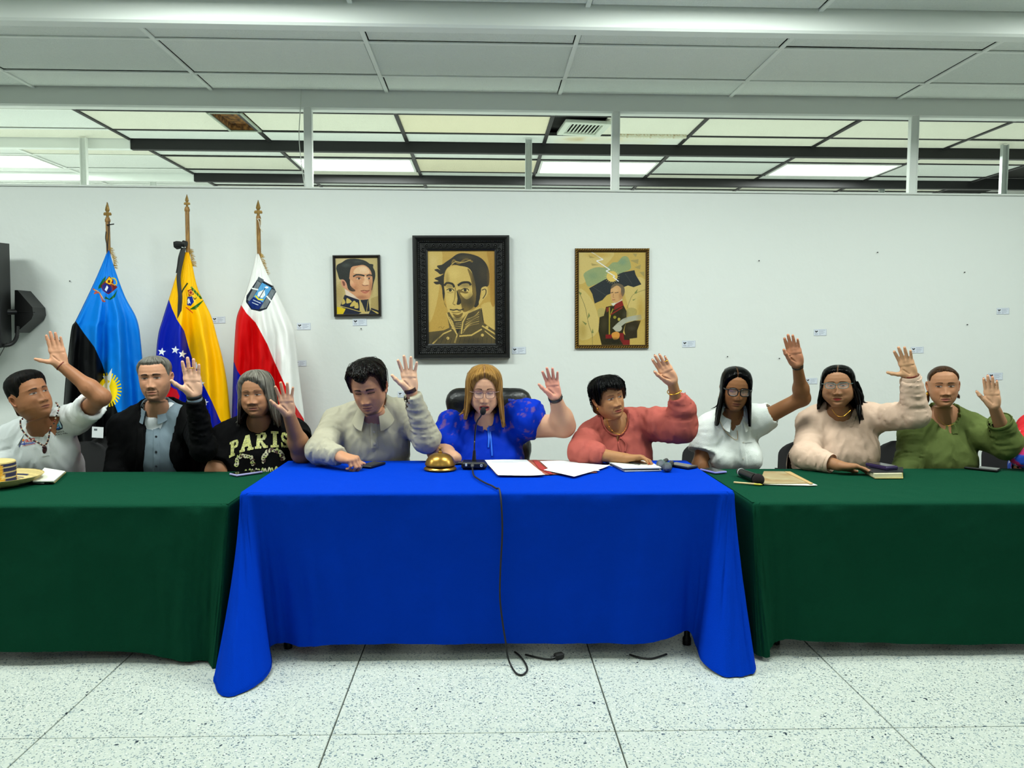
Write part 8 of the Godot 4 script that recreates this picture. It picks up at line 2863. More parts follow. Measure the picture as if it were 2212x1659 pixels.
func cards() -> void:
	var p := Paint.new(192, 112, Color(0.83, 0.86, 0.90), Vector2(1.92, 1.12 / 0.58))
	p.rect(0, 0, 100, 1.5, Color(0.72, 0.75, 0.80))
	p.rect(0, 56, 100, 2, Color(0.66, 0.69, 0.76))
	p.rect(98, 0, 2, 58, Color(0.66, 0.69, 0.76))
	p.poly(pv([7, 13, 14, 13, 19, 22, 21, 13, 26, 14, 32, 13, 31, 22, 24, 26, 20, 31, 13, 27]), Color(0.10, 0.11, 0.14))
	for y in [36.0, 41.0, 46.0]:
		p.rect(8, y, 24, 2.4, Color(0.58, 0.61, 0.67))
	for q in [[10.0, 38.0], [19.0, 26.0], [27.0, 34.0], [38.0, 28.0], [47.0, 12.0]]:
		p.rect(40, q[0], q[1] * 1.3, 2.4, Color(0.52, 0.55, 0.64))
	var mm := StandardMaterial3D.new()
	mm.resource_name = "card_print"
	mm.albedo_texture = p.tex()
	mm.roughness = 0.5
	mm.cull_mode = BaseMaterial3D.CULL_DISABLED
	var pap := mat("card_paper", Color(0.82, 0.85, 0.89), 0.6)
	for q in [[472, 691, 28, "small printed label card on the wall beside the middle flag"], [656, 705, 29, "small printed label card right of the white flag, the upper of two"], [649, 785, 25, "small printed label card right of the white flag, the lower of two"], [777, 696, 30, "small printed label card just below the small portrait"],
			[1121, 757, 30, "small printed label card right of the large black frame's lower corner"], [1488, 743, 29, "small printed label card on the bare wall right of the gold frame"], [1772, 718, 28, "small printed label card right of the highest raised hand"], [1982, 756, 28, "small printed label card behind the cream-sleeved raised hand"], [2167, 672, 28, "small printed label card near the right edge, the topmost of the cards"],
			[2151, 813, 32, "small printed label card behind the rightmost raised hand"], [872, 852, 26, "small printed label card behind the brown-strapped wrist"], [1753, 823, 26, "small printed label card beside the bare raised forearm"]]:
		var c := at(q[0], q[1], 5.895)
		var w: float = q[2] * 5.895 / FOCAL
		var h := w * 0.50
		var m := MB.new()
		m.box(Vector3.ZERO, Vector3(w, h, 0.002), 0.0003)
		var t := thing("label_card", q[3], "label card", Vector3(c.x, c.y, -5.8985), 0.0, "label cards on the wall")
		t.rotation.z = 0.02
		obj("card", m, pap, t)
		m = MB.new()
		m.quad(Vector3(-w / 2, -h / 2, 0.0014), Vector3(w / 2, -h / 2, 0.0014), Vector3(w / 2, h / 2, 0.0014), Vector3(-w / 2, h / 2, 0.0014), [Vector2(0, 1), Vector2(1, 1), Vector2(1, 0), Vector2(0, 0)])
		obj("print", m, mm, t)
	for q in [[151, 607, "dark nail in the wall left of the blue flag"], [780, 710, "dark nail under the small portrait's label card"], [1571, 770, "dark nail above the young woman in white"], [1683, 774, "dark nail left of the highest raised hand's wrist"], [1895, 545, "faint nail high on the bare right part of the wall"], [1639, 563, "faint nail on the bare wall right of the gold frame"], [2083, 588, "faint nail high near the right edge of the wall"], [2089, 701, "nail left of the topmost label card"]]:
		var c := at(q[0], q[1], 5.895)
		var m := MB.new()
		m.tube([Vector3(0, 0, -0.004), Vector3(0.001, -0.001, 0.010)], 0.0022, 8)
		m.ball(Vector3(0.001, -0.001, 0.011), Vector3(0.0042, 0.0042, 0.002), Basis(), 10, 6)
		var o := obj("nail", m, mat("nail_dark", Color(0.07, 0.07, 0.07), 0.5, 0.3), null, Vector3(c.x, c.y, -5.90))
		tag(o, q[2], "nail", "nails in the wall")
# ================================================================ things on the tables, chairs
func on_table(px: float, py: float, blue := false) -> Vector3:
	return aty(px, py, (0.75 if blue else 0.70) + 0.0035)
func slab(m: MB, o: Vector3, pts: Array, y: float, th: float, lift := 0.0) -> void:
	var top := []
	var bot := []
	for i in range(0, pts.size(), 2):
		var q := aty(pts[i], pts[i + 1], y + lift + 0.0035) - o
		bot.append(Vector3(q.x, y + lift + 0.0035 - o.y, q.z))
		top.append(Vector3(q.x, y + lift + 0.0035 + th - o.y, q.z))
	var area := 0.0
	for i in top.size():
		var a: Vector3 = top[i]
		var b: Vector3 = top[(i + 1) % top.size()]
		area += a.x * b.z - b.x * a.z
	if area > 0.0:
		top.reverse()
		bot.reverse()
	m.poly(top)
	for i in top.size():
		m.quad(bot[i], bot[(i + 1) % top.size()], top[(i + 1) % top.size()], top[i])
	bot.reverse()
	m.poly(bot)
func phone(called: String, label: String, px: float, py: float, blue: bool, w: float, l: float, turn: float, case_: Color, screen: Color) -> void:
	var p := on_table(px, py, blue)
	var t := thing(called, label, "phone", p, turn, "phones on the tables")
	var m := MB.new()
	m.box(Vector3(0, 0.0055, 0), Vector3(w, 0.011, l), 0.0035)
	obj("case", m, mat("case_%s" % case_.to_html(), case_, 0.45), t)
	m = MB.new()
	m.box(Vector3(0, 0.0112, 0), Vector3(w - 0.008, 0.0012, l - 0.008), 0.0005)
	obj("screen", m, mat("screen_%s" % screen.to_html(), screen, 0.08), t)
func things() -> void:
	var o: Vector3
	var t: Node3D
	var m: MB
	o = on_table(-14, 1046)
	t = thing("woven_hat", "woven straw hat with navy and yellow bands at the left end of the table", "hat", o, 0.3)
	m = MB.new()
	hat(m, true)
	var straw := vmat("straw", 0.8, 0.0, {"normal_enabled": true, "normal_texture": noise_tex(0.2, 128, [], FastNoiseLite.TYPE_SIMPLEX_SMOOTH, true, 8, 2, 6.0), "normal_scale": 0.6, "uv1_triplanar": true, "uv1_scale": Vector3(14, 14, 14)})
	obj("crown", m, straw, t)
	m = MB.new()
	hat(m, false)
	obj("brim", m, straw, t)
	o = on_table(100, 1027)
	t = thing("notebook", "open cream notebook with blank pages beside the woven hat", "notebook", o)
	m = MB.new()
	slab(m, o, [70, 1042, 118, 1044, 143, 1021, 96, 1012], 0.7, 0.004)
	obj("cover", m, mat("cover_cream", Color(0.70, 0.66, 0.42), 0.6), t)
	for k in 3:
		m = MB.new()
		slab(m, o, [70 + k * 0.5, 1041, 116, 1042.5 - k, 141, 1019.5, 96, 1012], 0.7, 0.0045, 0.004 + k * 0.0045)
		obj("page_block", m, mat("paper_white", Color(0.86, 0.87, 0.82), 0.8), t)
	pen("pen", "white and black ballpoint pen lying in front of the open notebook", Vector2(72, 1042.5), Vector2(106, 1044.5), false, 0.0036, Color(0.75, 0.76, 0.76), Color(0.05, 0.05, 0.06))
	phone("phone", "lilac-cased phone in front of the woman in the PARIS shirt", 532, 1024, false, 0.074, 0.155, -0.75, Color(0.62, 0.60, 0.78), Color(0.03, 0.035, 0.04))
	phone("phone", "black phone beside the fist of the man in the cream jumper", 804, 1006, true, 0.078, 0.150, -0.42, Color(0.03, 0.03, 0.035), Color(0.10, 0.11, 0.11))
	pen("pen", "silver pen lying against the black phone by the fist", Vector2(778, 1013), Vector2(786, 1001), true, 0.0045, Color(0.60, 0.62, 0.66), Color(0.30, 0.32, 0.36))
	o = on_table(951, 1014, true)
	t = thing("desk_bell", "brass desk bell on the blue cloth beside the microphone stand", "bell", o)
	var brass := mat("brass", Color(0.62, 0.47, 0.21), 0.30, 0.85)
	m = MB.new()
	m.lathe([Vector2(0.0001, 0), Vector2(0.080, 0.0), Vector2(0.084, 0.003), Vector2(0.082, 0.009), Vector2(0.074, 0.015), Vector2(0.071, 0.020), Vector2(0.0001, 0.020)], Transform3D(), 40)
	obj("base", m, brass, t)
	m = MB.new()
	m.lathe([Vector2(0.060, 0.024), Vector2(0.076, 0.022), Vector2(0.079, 0.025), Vector2(0.076, 0.034), Vector2(0.071, 0.048), Vector2(0.063, 0.062), Vector2(0.050, 0.074), Vector2(0.034, 0.082), Vector2(0.015, 0.086), Vector2(0.0001, 0.087)], Transform3D(), 40)
	obj("dome", m, brass, t)
	m = MB.new()
	m.lathe([Vector2(0.0001, 0.086), Vector2(0.011, 0.086), Vector2(0.011, 0.092), Vector2(0.006, 0.095), Vector2(0.0055, 0.106), Vector2(0.010, 0.108), Vector2(0.010, 0.112), Vector2(0.0001, 0.113)], Transform3D(), 20)
	obj("plunger", m, brass, t)
	o = on_table(983, 1003, true)
	t = thing("remote_control", "slim black device lying between the brass bell and the microphone base", "device", o, 0.25)
	m = MB.new()
	m.box(Vector3(0, 0.006, 0), Vector3(0.10, 0.011, 0.028), 0.004)
	obj("body", m, mat("plastic_black", Color(0.025, 0.026, 0.03), 0.4), t)
	m = MB.new()
	m.box(Vector3(-0.02, 0.0125, 0), Vector3(0.03, 0.002, 0.012), 0.0008)
	obj("button", m, mat("plastic_grey", Color(0.12, 0.12, 0.13), 0.5), t)
	microphone()
	papers()
	o = on_table(1375, 1008, true)
	t = thing("notepad", "open notepad with a dark cover under the hand with red nails", "notepad", o)
	m = MB.new()
	slab(m, o, [1305, 996, 1350, 1019, 1429, 1017, 1418, 1010, 1395, 997], 0.75, 0.004)
	obj("back_cover", m, mat("cover_white", Color(0.80, 0.82, 0.82), 0.5), t)
	m = MB.new()
	slab(m, o, [1307, 996, 1347, 1016, 1424, 1014.5, 1392, 997], 0.75, 0.008, 0.004)
	obj("dark_cover", m, mat("cover_dark", Color(0.05, 0.07, 0.09), 0.5), t)
	m = MB.new()
	slab(m, o, [1305, 995, 1346, 1013.5, 1429, 1012, 1398, 996], 0.75, 0.005, 0.012)
	obj("page_block", m, mat("paper_white", Color(0.86, 0.87, 0.82), 0.8), t)
	m = MB.new()
	for k in 2:
		var a := aty(1312 + k * 14, 999.0 + k * 6, 0.755) - o
		m.tube(crom([a + Vector3(0.02, 0.006, 0), a + Vector3(-0.005, 0.012, 0.004), a + Vector3(-0.03, 0.002, 0.006), a + Vector3(-0.01, -0.002, 0.02)], 5), 0.0014, 5)
	obj("cord", m, mat("cord_white", Color(0.80, 0.78, 0.70), 0.8), t)
	pen("pen", "black pen held under the hand with red nails on the notepad", Vector2(1352, 996), Vector2(1384, 1003), true, 0.0042, Color(0.04, 0.04, 0.05), Color(0.03, 0.03, 0.035), 0.020)
	hand_mic("microphone", "silver-headed hand microphone lying at the right end of the blue cloth, the nearer one", Vector2(1441, 1009), Vector2(1452, 999), Color(0.03, 0.03, 0.035), Color(0.42, 0.44, 0.45), 0.024)
	hand_mic("microphone", "silver-headed hand microphone lying at the right end of the blue cloth, the farther one", Vector2(1428, 1003), Vector2(1440, 994), Color(0.03, 0.03, 0.035), Color(0.45, 0.47, 0.50), 0.024)
	phone("phone", "dark phone with a brown reflection at the right end of the blue cloth", 1473, 1008, true, 0.082, 0.150, 0.62, Color(0.03, 0.05, 0.09), Color(0.16, 0.08, 0.06))
	phone("phone", "lilac-cased phone in front of the young woman in white", 1541, 1019, false, 0.080, 0.130, 0.42, Color(0.50, 0.50, 0.80), Color(0.22, 0.24, 0.24))
	o = on_table(1622, 1024)
	t = thing("microphone", "black wireless microphone with a dark red foam head lying beside the envelope", "microphone", o)
	var a := aty(1598, 1019, 0.725) - o
	var b := aty(1638, 1036, 0.728) - o
	var ax := (b - a).normalized()
	var L := a.distance_to(b)
	m = MB.new()
	m.tube([a - ax * 0.012, a, a + ax * 0.03, a + ax * (L - 0.03)], [0.015, 0.019, 0.020, 0.0245], 18)
	obj("handle", m, mat("plastic_black", Color(0.025, 0.026, 0.03), 0.4), t)
	m = MB.new()
	m.tube([a + ax * 0.018, a + ax * 0.026], [0.0215, 0.0217], 18)
	obj("ring", m, mat("ring_white", Color(0.75, 0.76, 0.76), 0.4), t)
	m = MB.new()
	m.ball(b, Vector3.ONE * 0.030, Basis(), 20, 14)
	obj("foam_head", m, mat("foam_red", Color(0.075, 0.018, 0.025), 0.95, 0.0, {"normal_enabled": true, "normal_texture": noise_tex(0.4, 128, [], FastNoiseLite.TYPE_SIMPLEX_SMOOTH, true, 8, 2, 8.0), "uv1_triplanar": true, "uv1_scale": Vector3(20, 20, 20)}), t)
	pen("pen", "yellow patterned pen lying in front of the black microphone", Vector2(1585, 1042), Vector2(1647, 1047), false, 0.0050, Color(0.80, 0.70, 0.50), Color(0.85, 0.80, 0.25))
	o = on_table(1700, 1034)
	t = thing("envelope", "tan paper envelope lying on white sheets on the right green cloth", "envelope", o)
	m = MB.new()
	slab(m, o, [1650, 1047, 1748, 1049.5, 1766, 1049, 1744, 1040, 1660, 1040], 0.70, 0.0025, 0.001)
	obj("sheet", m, mat("paper_white", Color(0.86, 0.87, 0.82), 0.8), t)
	m = MB.new()
	slab(m, o, [1640, 1046, 1756, 1045, 1707, 1019.5, 1650, 1019], 0.70, 0.003, 0.004)
	obj("pocket", m, mat("kraft", Color(1, 1, 1), 0.7, 0.0, {"albedo_texture": noise_tex(0.01, 128, [Color(0.64, 0.60, 0.46), Color(0.60, 0.53, 0.38), Color(0.55, 0.44, 0.27)]), "uv1_triplanar": true, "uv1_scale": Vector3(4, 4, 4)}), t)
	m = MB.new()
	slab(m, o, [1694, 1019, 1707, 1019, 1757, 1045, 1750, 1046], 0.70, 0.002, 0.0072)
	obj("flap_edge", m, mat("kraft_light", Color(0.70, 0.58, 0.38), 0.7), t)
	o = on_table(1910, 1025)
	t = thing("planner", "black planner with cream pages under the purple wallet", "book", o)
	m = MB.new()
	slab(m, o, [1866, 1020, 1890, 1034, 1951, 1034, 1950, 1020, 1900, 1012], 0.70, 0.004, 0.0)
	obj("back_cover", m, mat("cover_cream2", Color(0.66, 0.62, 0.38), 0.6), t)
	m = MB.new()
	slab(m, o, [1867, 1019, 1889, 1032, 1948, 1031, 1948, 1019, 1900, 1012], 0.70, 0.020, 0.004)
	obj("page_block", m, mat("paper_cream", Color(0.82, 0.80, 0.66), 0.8), t)
	m = MB.new()
	slab(m, o, [1866, 1013, 1884, 1022, 1951, 1021, 1951, 1011, 1900, 1005], 0.70, 0.004, 0.024)
	obj("front_cover", m, mat("cover_dark", Color(0.05, 0.07, 0.09), 0.5), t)
	o = aty(1904, 1012, 0.729)
	t = thing("wallet", "shiny purple phone wallet lying on the black planner", "wallet", o, 0.35)
	m = MB.new()
	m.box(Vector3(0, 0.012, 0), Vector3(0.085, 0.022, 0.15), 0.006)
	obj("cover", m, mat("wallet_purple", Color(0.20, 0.16, 0.30), 0.25, 0.3), t)
	m = MB.new()
	m.box(Vector3(0, 0.0235, 0.0), Vector3(0.070, 0.002, 0.13), 0.0008)
	obj("face", m, mat("wallet_face", Color(0.16, 0.15, 0.17), 0.2, 0.3), t)
	phone("phone", "slim black phone in a flat case in front of the woman in olive", 2122, 1014, false, 0.085, 0.165, 0.80, Color(0.02, 0.02, 0.022), Color(0.03, 0.03, 0.035))
	chairs()
func hat(m: MB, crown: bool) -> void:
	var prof := []
	if crown:
		prof = [Vector2(0.100, 0.010), Vector2(0.099, 0.03), Vector2(0.0985, 0.05), Vector2(0.098, 0.08), Vector2(0.097, 0.105), Vector2(0.094, 0.113), Vector2(0.080, 0.115), Vector2(0.05, 0.112), Vector2(0.0001, 0.111)]
	else:
		prof = [Vector2(0.098, 0.012), Vector2(0.110, 0.006), Vector2(0.135, 0.004), Vector2(0.165, 0.010), Vector2(0.190, 0.022), Vector2(0.212, 0.040), Vector2(0.216, 0.043), Vector2(0.214, 0.039), Vector2(0.190, 0.018), Vector2(0.165, 0.006), Vector2(0.135, 0.0), Vector2(0.098, 0.002)]
	var dense := crom(prof, 6)
	var n := 72
	var pts := PackedVector3Array()
	var cols := PackedColorArray()
	var tan_ := lin(Color(0.80, 0.72, 0.48))
	var navy := lin(Color(0.10, 0.13, 0.26))
	var yel := lin(Color(0.80, 0.60, 0.16))
	for j in dense.size():
		var q: Vector2 = dense[j]
		for i in n:
			var a := TAU * i / n
			var bump := 0.0012 * sin(j * 2.1) + 0.0006 * sin(i * 3.0 + j)
			pts.append(Vector3((q.x + bump) * cos(a), q.y, (q.x + bump) * sin(a)))
			var c := tan_
			var f := fposmod(a / TAU * 4.0 + (0.5 if crown else 0.0), 1.0)
			if crown:
				var row := int(q.y / 0.0085)
				if f < 0.5:
					c = yel if absf(f - 0.25) < 0.27 - q.y * 1.3 else (navy if row % 3 != 1 else tan_)
					if c == yel and row in [4, 5] and int(a * 30.0) % 2 == 0:
						c = lin(Color(0.85, 0.74, 0.45))
				else:
					c = navy if row % 3 != 1 else tan_
				if q.y > 0.106 or row == 0:
					c = tan_
			else:
				var row := int(q.x / 0.011)
				if f < 0.5 and row % 2 == 0 and q.x > 0.11 and q.x < 0.195:
					c = navy
				elif row % 2 == 0:
					c = tan_ * 0.85
			cols.append(c)
	m.grid(pts, n, dense.size(), cols, true, PackedVector2Array(), true)
func pen(called: String, label: String, a: Vector2, b: Vector2, blue: bool, r: float, col: Color, tip: Color, lift := 0.0) -> void:
	var y := (0.75 if blue else 0.70) + r + 0.0035 + lift
	var p := aty(a.x, a.y, y)
	var q := aty(b.x, b.y, y)
	var o := (p + q) / 2
	o.y = y - r
	var t := thing(called, label, "pen", o, 0.0, "pens on the tables")
	var d := (q - p).normalized()
	var L := p.distance_to(q)
	p -= o
	var m := MB.new()
	m.tube([p, p + d * 0.004, p + d * L * 0.72], [r * 0.8, r, r], 10)
	obj("barrel", m, mat("pen_%s" % col.to_html(), col, 0.35), t)
	m = MB.new()
	m.tube([p + d * L * 0.72, p + d * L * 0.9, p + d * L * 0.97, p + d * L], [r * 1.08, r * 1.02, r * 0.45, r * 0.2], 10)
	obj("tip", m, mat("pen_%s" % tip.to_html(), tip, 0.35), t)
func hand_mic(called: String, label: String, head: Vector2, tail: Vector2, body: Color, grille: Color, r: float) -> void:
	var h := aty(head.x, head.y, 0.75 + r + 0.002)
	var q := aty(tail.x, tail.y, 0.75 + r * 0.75)
	var o := Vector3(h.x, 0.7515, h.z)
	var t := thing(called, label, "microphone", o, 0.0, "hand microphones on the blue cloth")
	var d := (q - h).normalized()
	h -= o
	var m := MB.new()
	m.ball(h, Vector3.ONE * r, Basis(), 18, 12)
	obj("grille", m, mat("mic_grille_%s" % grille.to_html(), grille, 0.4, 0.7, {"normal_enabled": true, "normal_texture": noise_tex(0.5, 128, [], FastNoiseLite.TYPE_CELLULAR, true, 8, 1, 10.0), "uv1_triplanar": true, "uv1_scale": Vector3(16, 16, 16)}), t)
	m = MB.new()
	ring_band(m, h, d, r * 0.98, 0.007, 0.0014)
	obj("ring", m, mat("mic_ring", Color(0.30, 0.46, 0.40), 0.3, 0.5), t)
	m = MB.new()
	m.tube([h + d * r * 0.6, h + d * 0.03, h + d * 0.06, h + d * 0.19], [r * 0.82, r * 0.80, r * 0.62, r * 0.5], 14)
	obj("handle", m, mat("plastic_black", Color(0.025, 0.026, 0.03), 0.4), t)
func microphone() -> void:
	var o := on_table(1024, 1012, true)
	var t := thing("desk_microphone", "black gooseneck microphone on its base in front of the speaking woman", "microphone", o)
	var blk := mat("plastic_black", Color(0.025, 0.026, 0.03), 0.4)
	var m := MB.new()
	m.box(Vector3(-0.002, 0.019, -0.02), Vector3(0.125, 0.034, 0.10), 0.008)
	m.box(Vector3(0.056, 0.016, -0.02), Vector3(0.024, 0.024, 0.08), 0.008)
	obj("base", m, blk, t)
	m = MB.new()
	m.box(Vector3(-0.040, 0.024, 0.0315), Vector3(0.010, 0.014, 0.002), 0.0006)
	obj("label_mark", m, mat("mark_white", Color(0.75, 0.78, 0.80), 0.5), t)
	m = MB.new()
	m.tube(circle_pts(Vector3(0.038, 0.020, 0.031), 0.006, Basis(), 16), 0.0012, 5, false)
	m.ball(Vector3(0.038, 0.020, 0.031), Vector3(0.002, 0.002, 0.001), Basis(), 8, 6)
	obj("button_mark", m, mat("mark_white", Color(0.75, 0.78, 0.80), 0.5), t)
	m = MB.new()
	var base := Vector3(0.0, 0.035, -0.025)
	m.tube([base, base + Vector3(0, 0.012, 0), base + Vector3(0.001, 0.055, 0)], [0.011, 0.010, 0.007], 12)
	obj("socket", m, blk, t)
	m = MB.new()
	var nk := []
	for w in [[1024, 985, 4.33], [1025, 955, 4.32], [1027, 928, 4.30], [1031, 910, 4.27], [1038, 900, 4.24], [1041.5, 893, 4.22]]:
		nk.append(at(w[0], w[1], w[2] - 0.0) - o)
	nk[0] = base + Vector3(0.001, 0.052, 0)
	m.tube(crom(nk, 6), 0.0042, 10)
	obj("gooseneck", m, blk, t)
	m = MB.new()
	var hd := at(1043.5, 888.5, 4.20) - o
	m.ball(hd, Vector3(0.0155, 0.0205, 0.0165), Basis(Vector3(0, 0, 1), -0.15), 18, 12)
	obj("foam_head", m, mat("foam_black", Color(0.012, 0.012, 0.014), 0.95), t)
	m = MB.new()
	m.tube([Vector3(-0.008, 0.022, 0.026), Vector3(-0.008, 0.020, 0.046), Vector3(-0.008, 0.016, 0.054)], [0.0095, 0.009, 0.006], 12)
	obj("plug", m, mat("plug_metal", Color(0.35, 0.35, 0.36), 0.4, 0.6), t)
	m = MB.new()
	var path := [o + Vector3(-0.008, 0.017, 0.052)]
	for w in [[1023, 1026], [1034, 1035], [1050, 1044], [1062, 1049], [1072, 1055]]:
		path.append(aty(w[0], w[1], 0.760))
	path.append(Vector3(aty(1079, 1063, 0.755).x, 0.760, -3.590))
	for w in [[1083, 1090, 3.550], [1085, 1150, 3.540], [1081, 1230, 3.532], [1080, 1290, 3.528], [1085, 1340, 3.522], [1092, 1385, 3.515], [1096, 1415, 3.51]]:
		path.append(at(w[0], w[1], w[2]))
	for w in [[1104, 1438], [1116, 1455], [1130, 1457], [1139, 1446], [1133, 1430], [1122, 1416], [1112, 1408]]:
		path.append(aty(w[0], w[1], 0.0052))
	var cp := crom(path, 8)
	m.tube(cp, 0.0042, 8)
	var c := obj("microphone_cable", m, mat("cable_black", Color(0.02, 0.02, 0.022), 0.6))
	tag(c, "black microphone cable hanging down the front of the blue cloth to the floor", "cable")
	m = MB.new()
	var p2 := []
	for w in [[1135, 1414], [1160, 1420], [1185, 1424], [1200, 1421]]:
		p2.append(aty(w[0], w[1], 0.006))
	m.tube(crom(p2, 6), 0.0045, 8)
	c = obj("floor_cable", m, mat("cable_black", Color(0.02, 0.02, 0.022), 0.6))
	tag(c, "black cable lying on the floor just behind the blue hem", "cable")
	var q := aty(1202, 1424, 0.001)
	t = thing("plug", "black plug lying on the floor under the blue hem", "plug", q, 0.4)
	m = MB.new()
	m.box(Vector3(0.012, 0.014, 0), Vector3(0.045, 0.026, 0.03), 0.006)
	obj("body", m, mat("cable_black", Color(0.02, 0.02, 0.022), 0.6), t)
	m = MB.new()
	for s in [-1.0, 1.0]:
		m.tube([Vector3(-0.008, 0.014, s * 0.007), Vector3(-0.026, 0.012, s * 0.007)], 0.0022, 6)
	obj("prongs", m, mat("plug_metal", Color(0.35, 0.35, 0.36), 0.4, 0.6), t)
	m = MB.new()
	p2 = []
	for w in [[1360, 1414], [1385, 1421], [1410, 1422], [1440, 1413]]:
		p2.append(aty(w[0], w[1], 0.006))
	m.tube(crom(p2, 6), 0.0045, 8)
	c = obj("floor_cable", m, mat("cable_black", Color(0.02, 0.02, 0.022), 0.6))
	tag(c, "black cable curving on the floor under the right part of the blue hem", "cable")
func papers() -> void:
	var o := on_table(1125, 1010, true)
	var t := thing("folder", "reddish brown folder under loose white sheets in front of the speaking woman", "folder", o)
	var red := mat("folder_red", Color(0.62, 0.14, 0.12), 0.55)
	var m := MB.new()
	slab(m, o, [1050, 1000, 1074, 1027, 1178, 1026, 1290, 1021, 1255, 996, 1150, 994], 0.75, 0.002)
	obj("cover", m, mat("folder_brown", Color(0.60, 0.32, 0.24), 0.6), t)
	m = MB.new()
	slab(m, o, [1150, 994, 1165, 1013, 1190, 1025, 1194, 1024, 1176, 1011, 1160, 994], 0.75, 0.002, 0.0035)
	obj("spine_tape", m, red, t)
	var pg := Paint.new(160, 128, Color(0.84, 0.855, 0.86), Vector2(1.6, 1.28))
	for k in 16:
		if k != 6 and k != 7:
			pg.rect(12, 16.0 + k * 4.6, 50.0 + (k * 37 % 26), 1.3, Color(0.56, 0.58, 0.62))
	var pm := StandardMaterial3D.new()
	pm.resource_name = "typed_sheet"
	pm.albedo_texture = pg.tex()
	pm.roughness = 0.8
	pm.cull_mode = BaseMaterial3D.CULL_DISABLED
	sheet("sheet_of_paper", "typed white sheet lying left of the red tape, close to the microphone base", [1046, 993.5, 1138, 992.5, 1172, 1022, 1072, 1024], 0.7590, pm)
	sheet("sheet_of_paper", "white sheet peeping out in front under the typed sheet", [1050, 999, 1140, 1000, 1178, 1026.5, 1076, 1027], 0.7615, mat("paper_white", Color(0.86, 0.87, 0.82), 0.8))
	sheet("sheet_of_paper", "typed white sheet just right of the red tape", [1166, 996, 1252, 995, 1296, 1018, 1186, 1014], 0.7595, pm)
	sheet("sheet_of_paper", "blank white sheet lying askew on top at the right of the papers", [1174, 1015, 1236, 997, 1318, 1006, 1240, 1030], 0.7615, mat("paper_white2", Color(0.86, 0.875, 0.88), 0.8))
func sheet(called: String, label: String, c: Array, y: float, mm: Material) -> void:
	var q := []
	for i in range(0, 8, 2):
		q.append(aty(c[i], c[i + 1], y))
	var o: Vector3 = (q[0] + q[1] + q[2] + q[3]) / 4.0
	var n := 10
	var pts := PackedVector3Array()
	var bk := PackedVector3Array()
	for j in n + 1:
		for i in n + 1:
			var u := float(i) / n
			var v := float(j) / n
			var p: Vector3 = q[0].lerp(q[1], u).lerp(q[3].lerp(q[2], u), v) - o
			p.y += 0.0015 * sin(u * 4.0 + v * 2.0) + 0.004 * pow(u, 6.0) * pow(v, 4.0)
			pts.append(p)
			bk.append(p - Vector3(0, 0.0006, 0))
	var m := MB.new()
	m.grid(pts, n + 1, n + 1)
	m.grid(bk, n + 1, n + 1, PackedColorArray(), false, PackedVector2Array(), true)
	var r := obj(called, m, mm, null, o)
	tag(r, label, "paper", "loose sheets on the blue cloth")
func stack_chair(label: String, x: float, z: float, turn: float) -> Node3D:
	var t := thing("chair", label, "chair", Vector3(x, 0, z), turn, "black chairs behind the tables")
	var pad := mat("chair_fabric", Color(0.022, 0.024, 0.032), 0.8)
	var met := mat("black_metal", Color(0.03, 0.03, 0.035), 0.4, 0.5)
	var m := MB.new()
	m.box(Vector3(0, 0.415, 0.0), Vector3(0.44, 0.05, 0.42), 0.02)
	obj("seat", m, pad, t)
	m = MB.new()
	var n := 16
	var f := PackedVector3Array()
	var b := PackedVector3Array()
	for j in n + 1:
		var v := float(j) / n
		for i in n + 1:
			var u := float(i) / n * 2.0 - 1.0
			var hw := 0.205 * (1.0 - 0.10 * v) * (1.0 if v < 0.7 else sqrt(maxf(0.05, 1.0 - pow((v - 0.7) / 0.3, 2.0) * 0.75)))
			var p := Vector3(u * hw, 0.50 + v * 0.27, -0.235 - 0.05 * v + 0.035 * u * u)
			f.append(p + Vector3(0, 0, 0.02 * (1.0 - pow(absf(u), 6.0))))
			b.append(p - Vector3(0, 0, 0.02 * (1.0 - pow(absf(u), 6.0))))
	m.grid(f, n + 1, n + 1, PackedColorArray(), false, PackedVector2Array(), true)
	m.grid(b, n + 1, n + 1)
	obj("backrest", m, pad, t)
	for s in [-1.0, 1.0]:
		m = MB.new()
		m.tube(crom([Vector3(s * 0.20, 0.0, 0.20), Vector3(s * 0.205, 0.22, 0.19), Vector3(s * 0.205, 0.385, 0.185)], 4), 0.011, 8)
		obj("leg", m, met, t)
		m = MB.new()
		m.tube(crom([Vector3(s * 0.20, 0.0, -0.28), Vector3(s * 0.205, 0.22, -0.235), Vector3(s * 0.205, 0.42, -0.222), Vector3(s * 0.19, 0.60, -0.262)], 4), 0.011, 8)
		obj("leg", m, met, t)
	return t
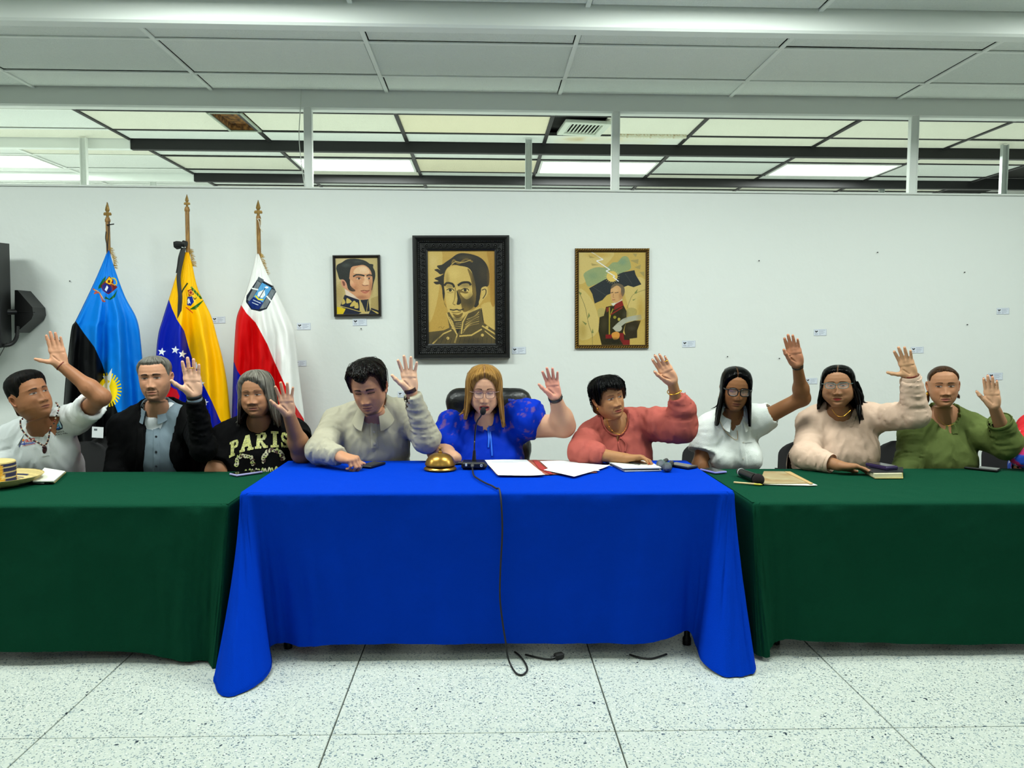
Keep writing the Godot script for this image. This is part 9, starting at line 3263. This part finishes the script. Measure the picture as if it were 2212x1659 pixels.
func chairs() -> void:
	var c0 := stack_chair("black chair under the man in the black suit", -1.83, -4.82, 0.05)
	for q in [[-2.50, -4.83, -0.20, "black chair under the man in the white polo shirt"], [-1.247, -4.83, 0.0, "black chair under the grey-haired woman"], [-0.66, -4.83, 0.10, "black chair under the man in the cream jumper"], [0.72, -4.83, -0.05, "black chair under the woman in pink"], [1.41, -4.83, -0.10, "black chair under the young woman in white"],
			[2.03, -4.83, -0.04, "black chair under the woman in the cream blouse"], [2.64, -4.83, -0.08, "black chair under the woman in olive green"], [3.34, -4.83, 0.0, "black chair under the person at the right edge"]]:
		dup(c0, Vector3(q[0], 0, q[1]), q[2], q[3])
	var p := at(211, 934, 5.33)
	var m := MB.new()
	m.box(Vector3.ZERO, Vector3(0.072, 0.070, 0.002), 0.0004, Basis(Vector3(0, 0, 1), -0.06))
	var o := obj("paper_sign", m, mat("paper_white2", Color(0.86, 0.875, 0.88), 0.8), null, p)
	tag(o, "small white paper slip fixed above the black chair back between the two left men", "paper")
	m = MB.new()
	m.box(Vector3.ZERO, Vector3(0.02, 0.012, 0.001), 0.0, Basis(Vector3(0, 0, 1), -0.06))
	obj("print", m, mat("print_grey", Color(0.35, 0.38, 0.40), 0.7), o, Vector3(-0.012, 0.018, 0.0016))
	var ec := dup(c0, Vector3(p.x + 0.10, 0, p.z + 0.22), 0.0, "empty black chair between the two left men")
	var x := at(1056, 900, 4.9).x
	var t := thing("office_chair", "black padded leather office chair behind the speaking woman", "chair", Vector3(x, 0, -4.90))
	var lea := mat("leather_black", Color(0.022, 0.025, 0.028), 0.36, 0.0, {"normal_enabled": true, "normal_texture": noise_tex(0.03, 256, [], FastNoiseLite.TYPE_SIMPLEX_SMOOTH, true, 12, 3, 4.0), "normal_scale": 0.25, "uv1_triplanar": true, "uv1_scale": Vector3(3, 3, 3)})
	m = MB.new()
	var F := Field.new(Vector3(-0.34, 0.48, -0.36), Vector3(0.34, 1.32, 0.04), 0.016)
	for j in 4:
		var y := 0.58 + j * 0.145
		F.bone(Vector3(-0.185, y, -0.20 - j * 0.02), Vector3(0.185, y, -0.20 - j * 0.02), 0.085, 0.085, 0.07, Vector3(1, 1, 1.25))
	F.roughen(Folds.Pad.new().at)
	F.net(m)
	obj("backrest", m, lea, t)
	m = MB.new()
	m.box(Vector3(0, 0.395, 0.05), Vector3(0.52, 0.10, 0.48), 0.045)
	obj("seat", m, lea, t)
	for s in [-1.0, 1.0]:
		m = MB.new()
		m.box(Vector3(s * 0.29, 0.62, -0.02), Vector3(0.06, 0.05, 0.30), 0.02)
		m.tube([Vector3(s * 0.29, 0.60, 0.06), Vector3(s * 0.28, 0.42, 0.04)], 0.018, 8)
		obj("armrest", m, lea, t)
	m = MB.new()
	m.tube([Vector3(0, 0.10, 0.02), Vector3(0, 0.38, 0.02)], 0.03, 12)
	obj("post", m, mat("black_metal", Color(0.03, 0.03, 0.035), 0.4, 0.5), t)
	for k in 5:
		var a := TAU * k / 5 + 0.3
		m = MB.new()
		var e := Vector3(cos(a) * 0.28, 0.07, sin(a) * 0.28 + 0.02)
		m.tube([Vector3(0, 0.10, 0.02), e], [0.025, 0.016], 8)
		m.ball(e - Vector3(0, 0.038, 0), Vector3(0.02, 0.031, 0.031), Basis(Vector3(0, 1, 0), -a), 12, 8)
		obj("leg", m, mat("black_metal", Color(0.03, 0.03, 0.035), 0.4, 0.5), t)
func _ready() -> void:
	camera_and_light()
	room()
	tables()
	flags()
	pictures()
	people()
	things()
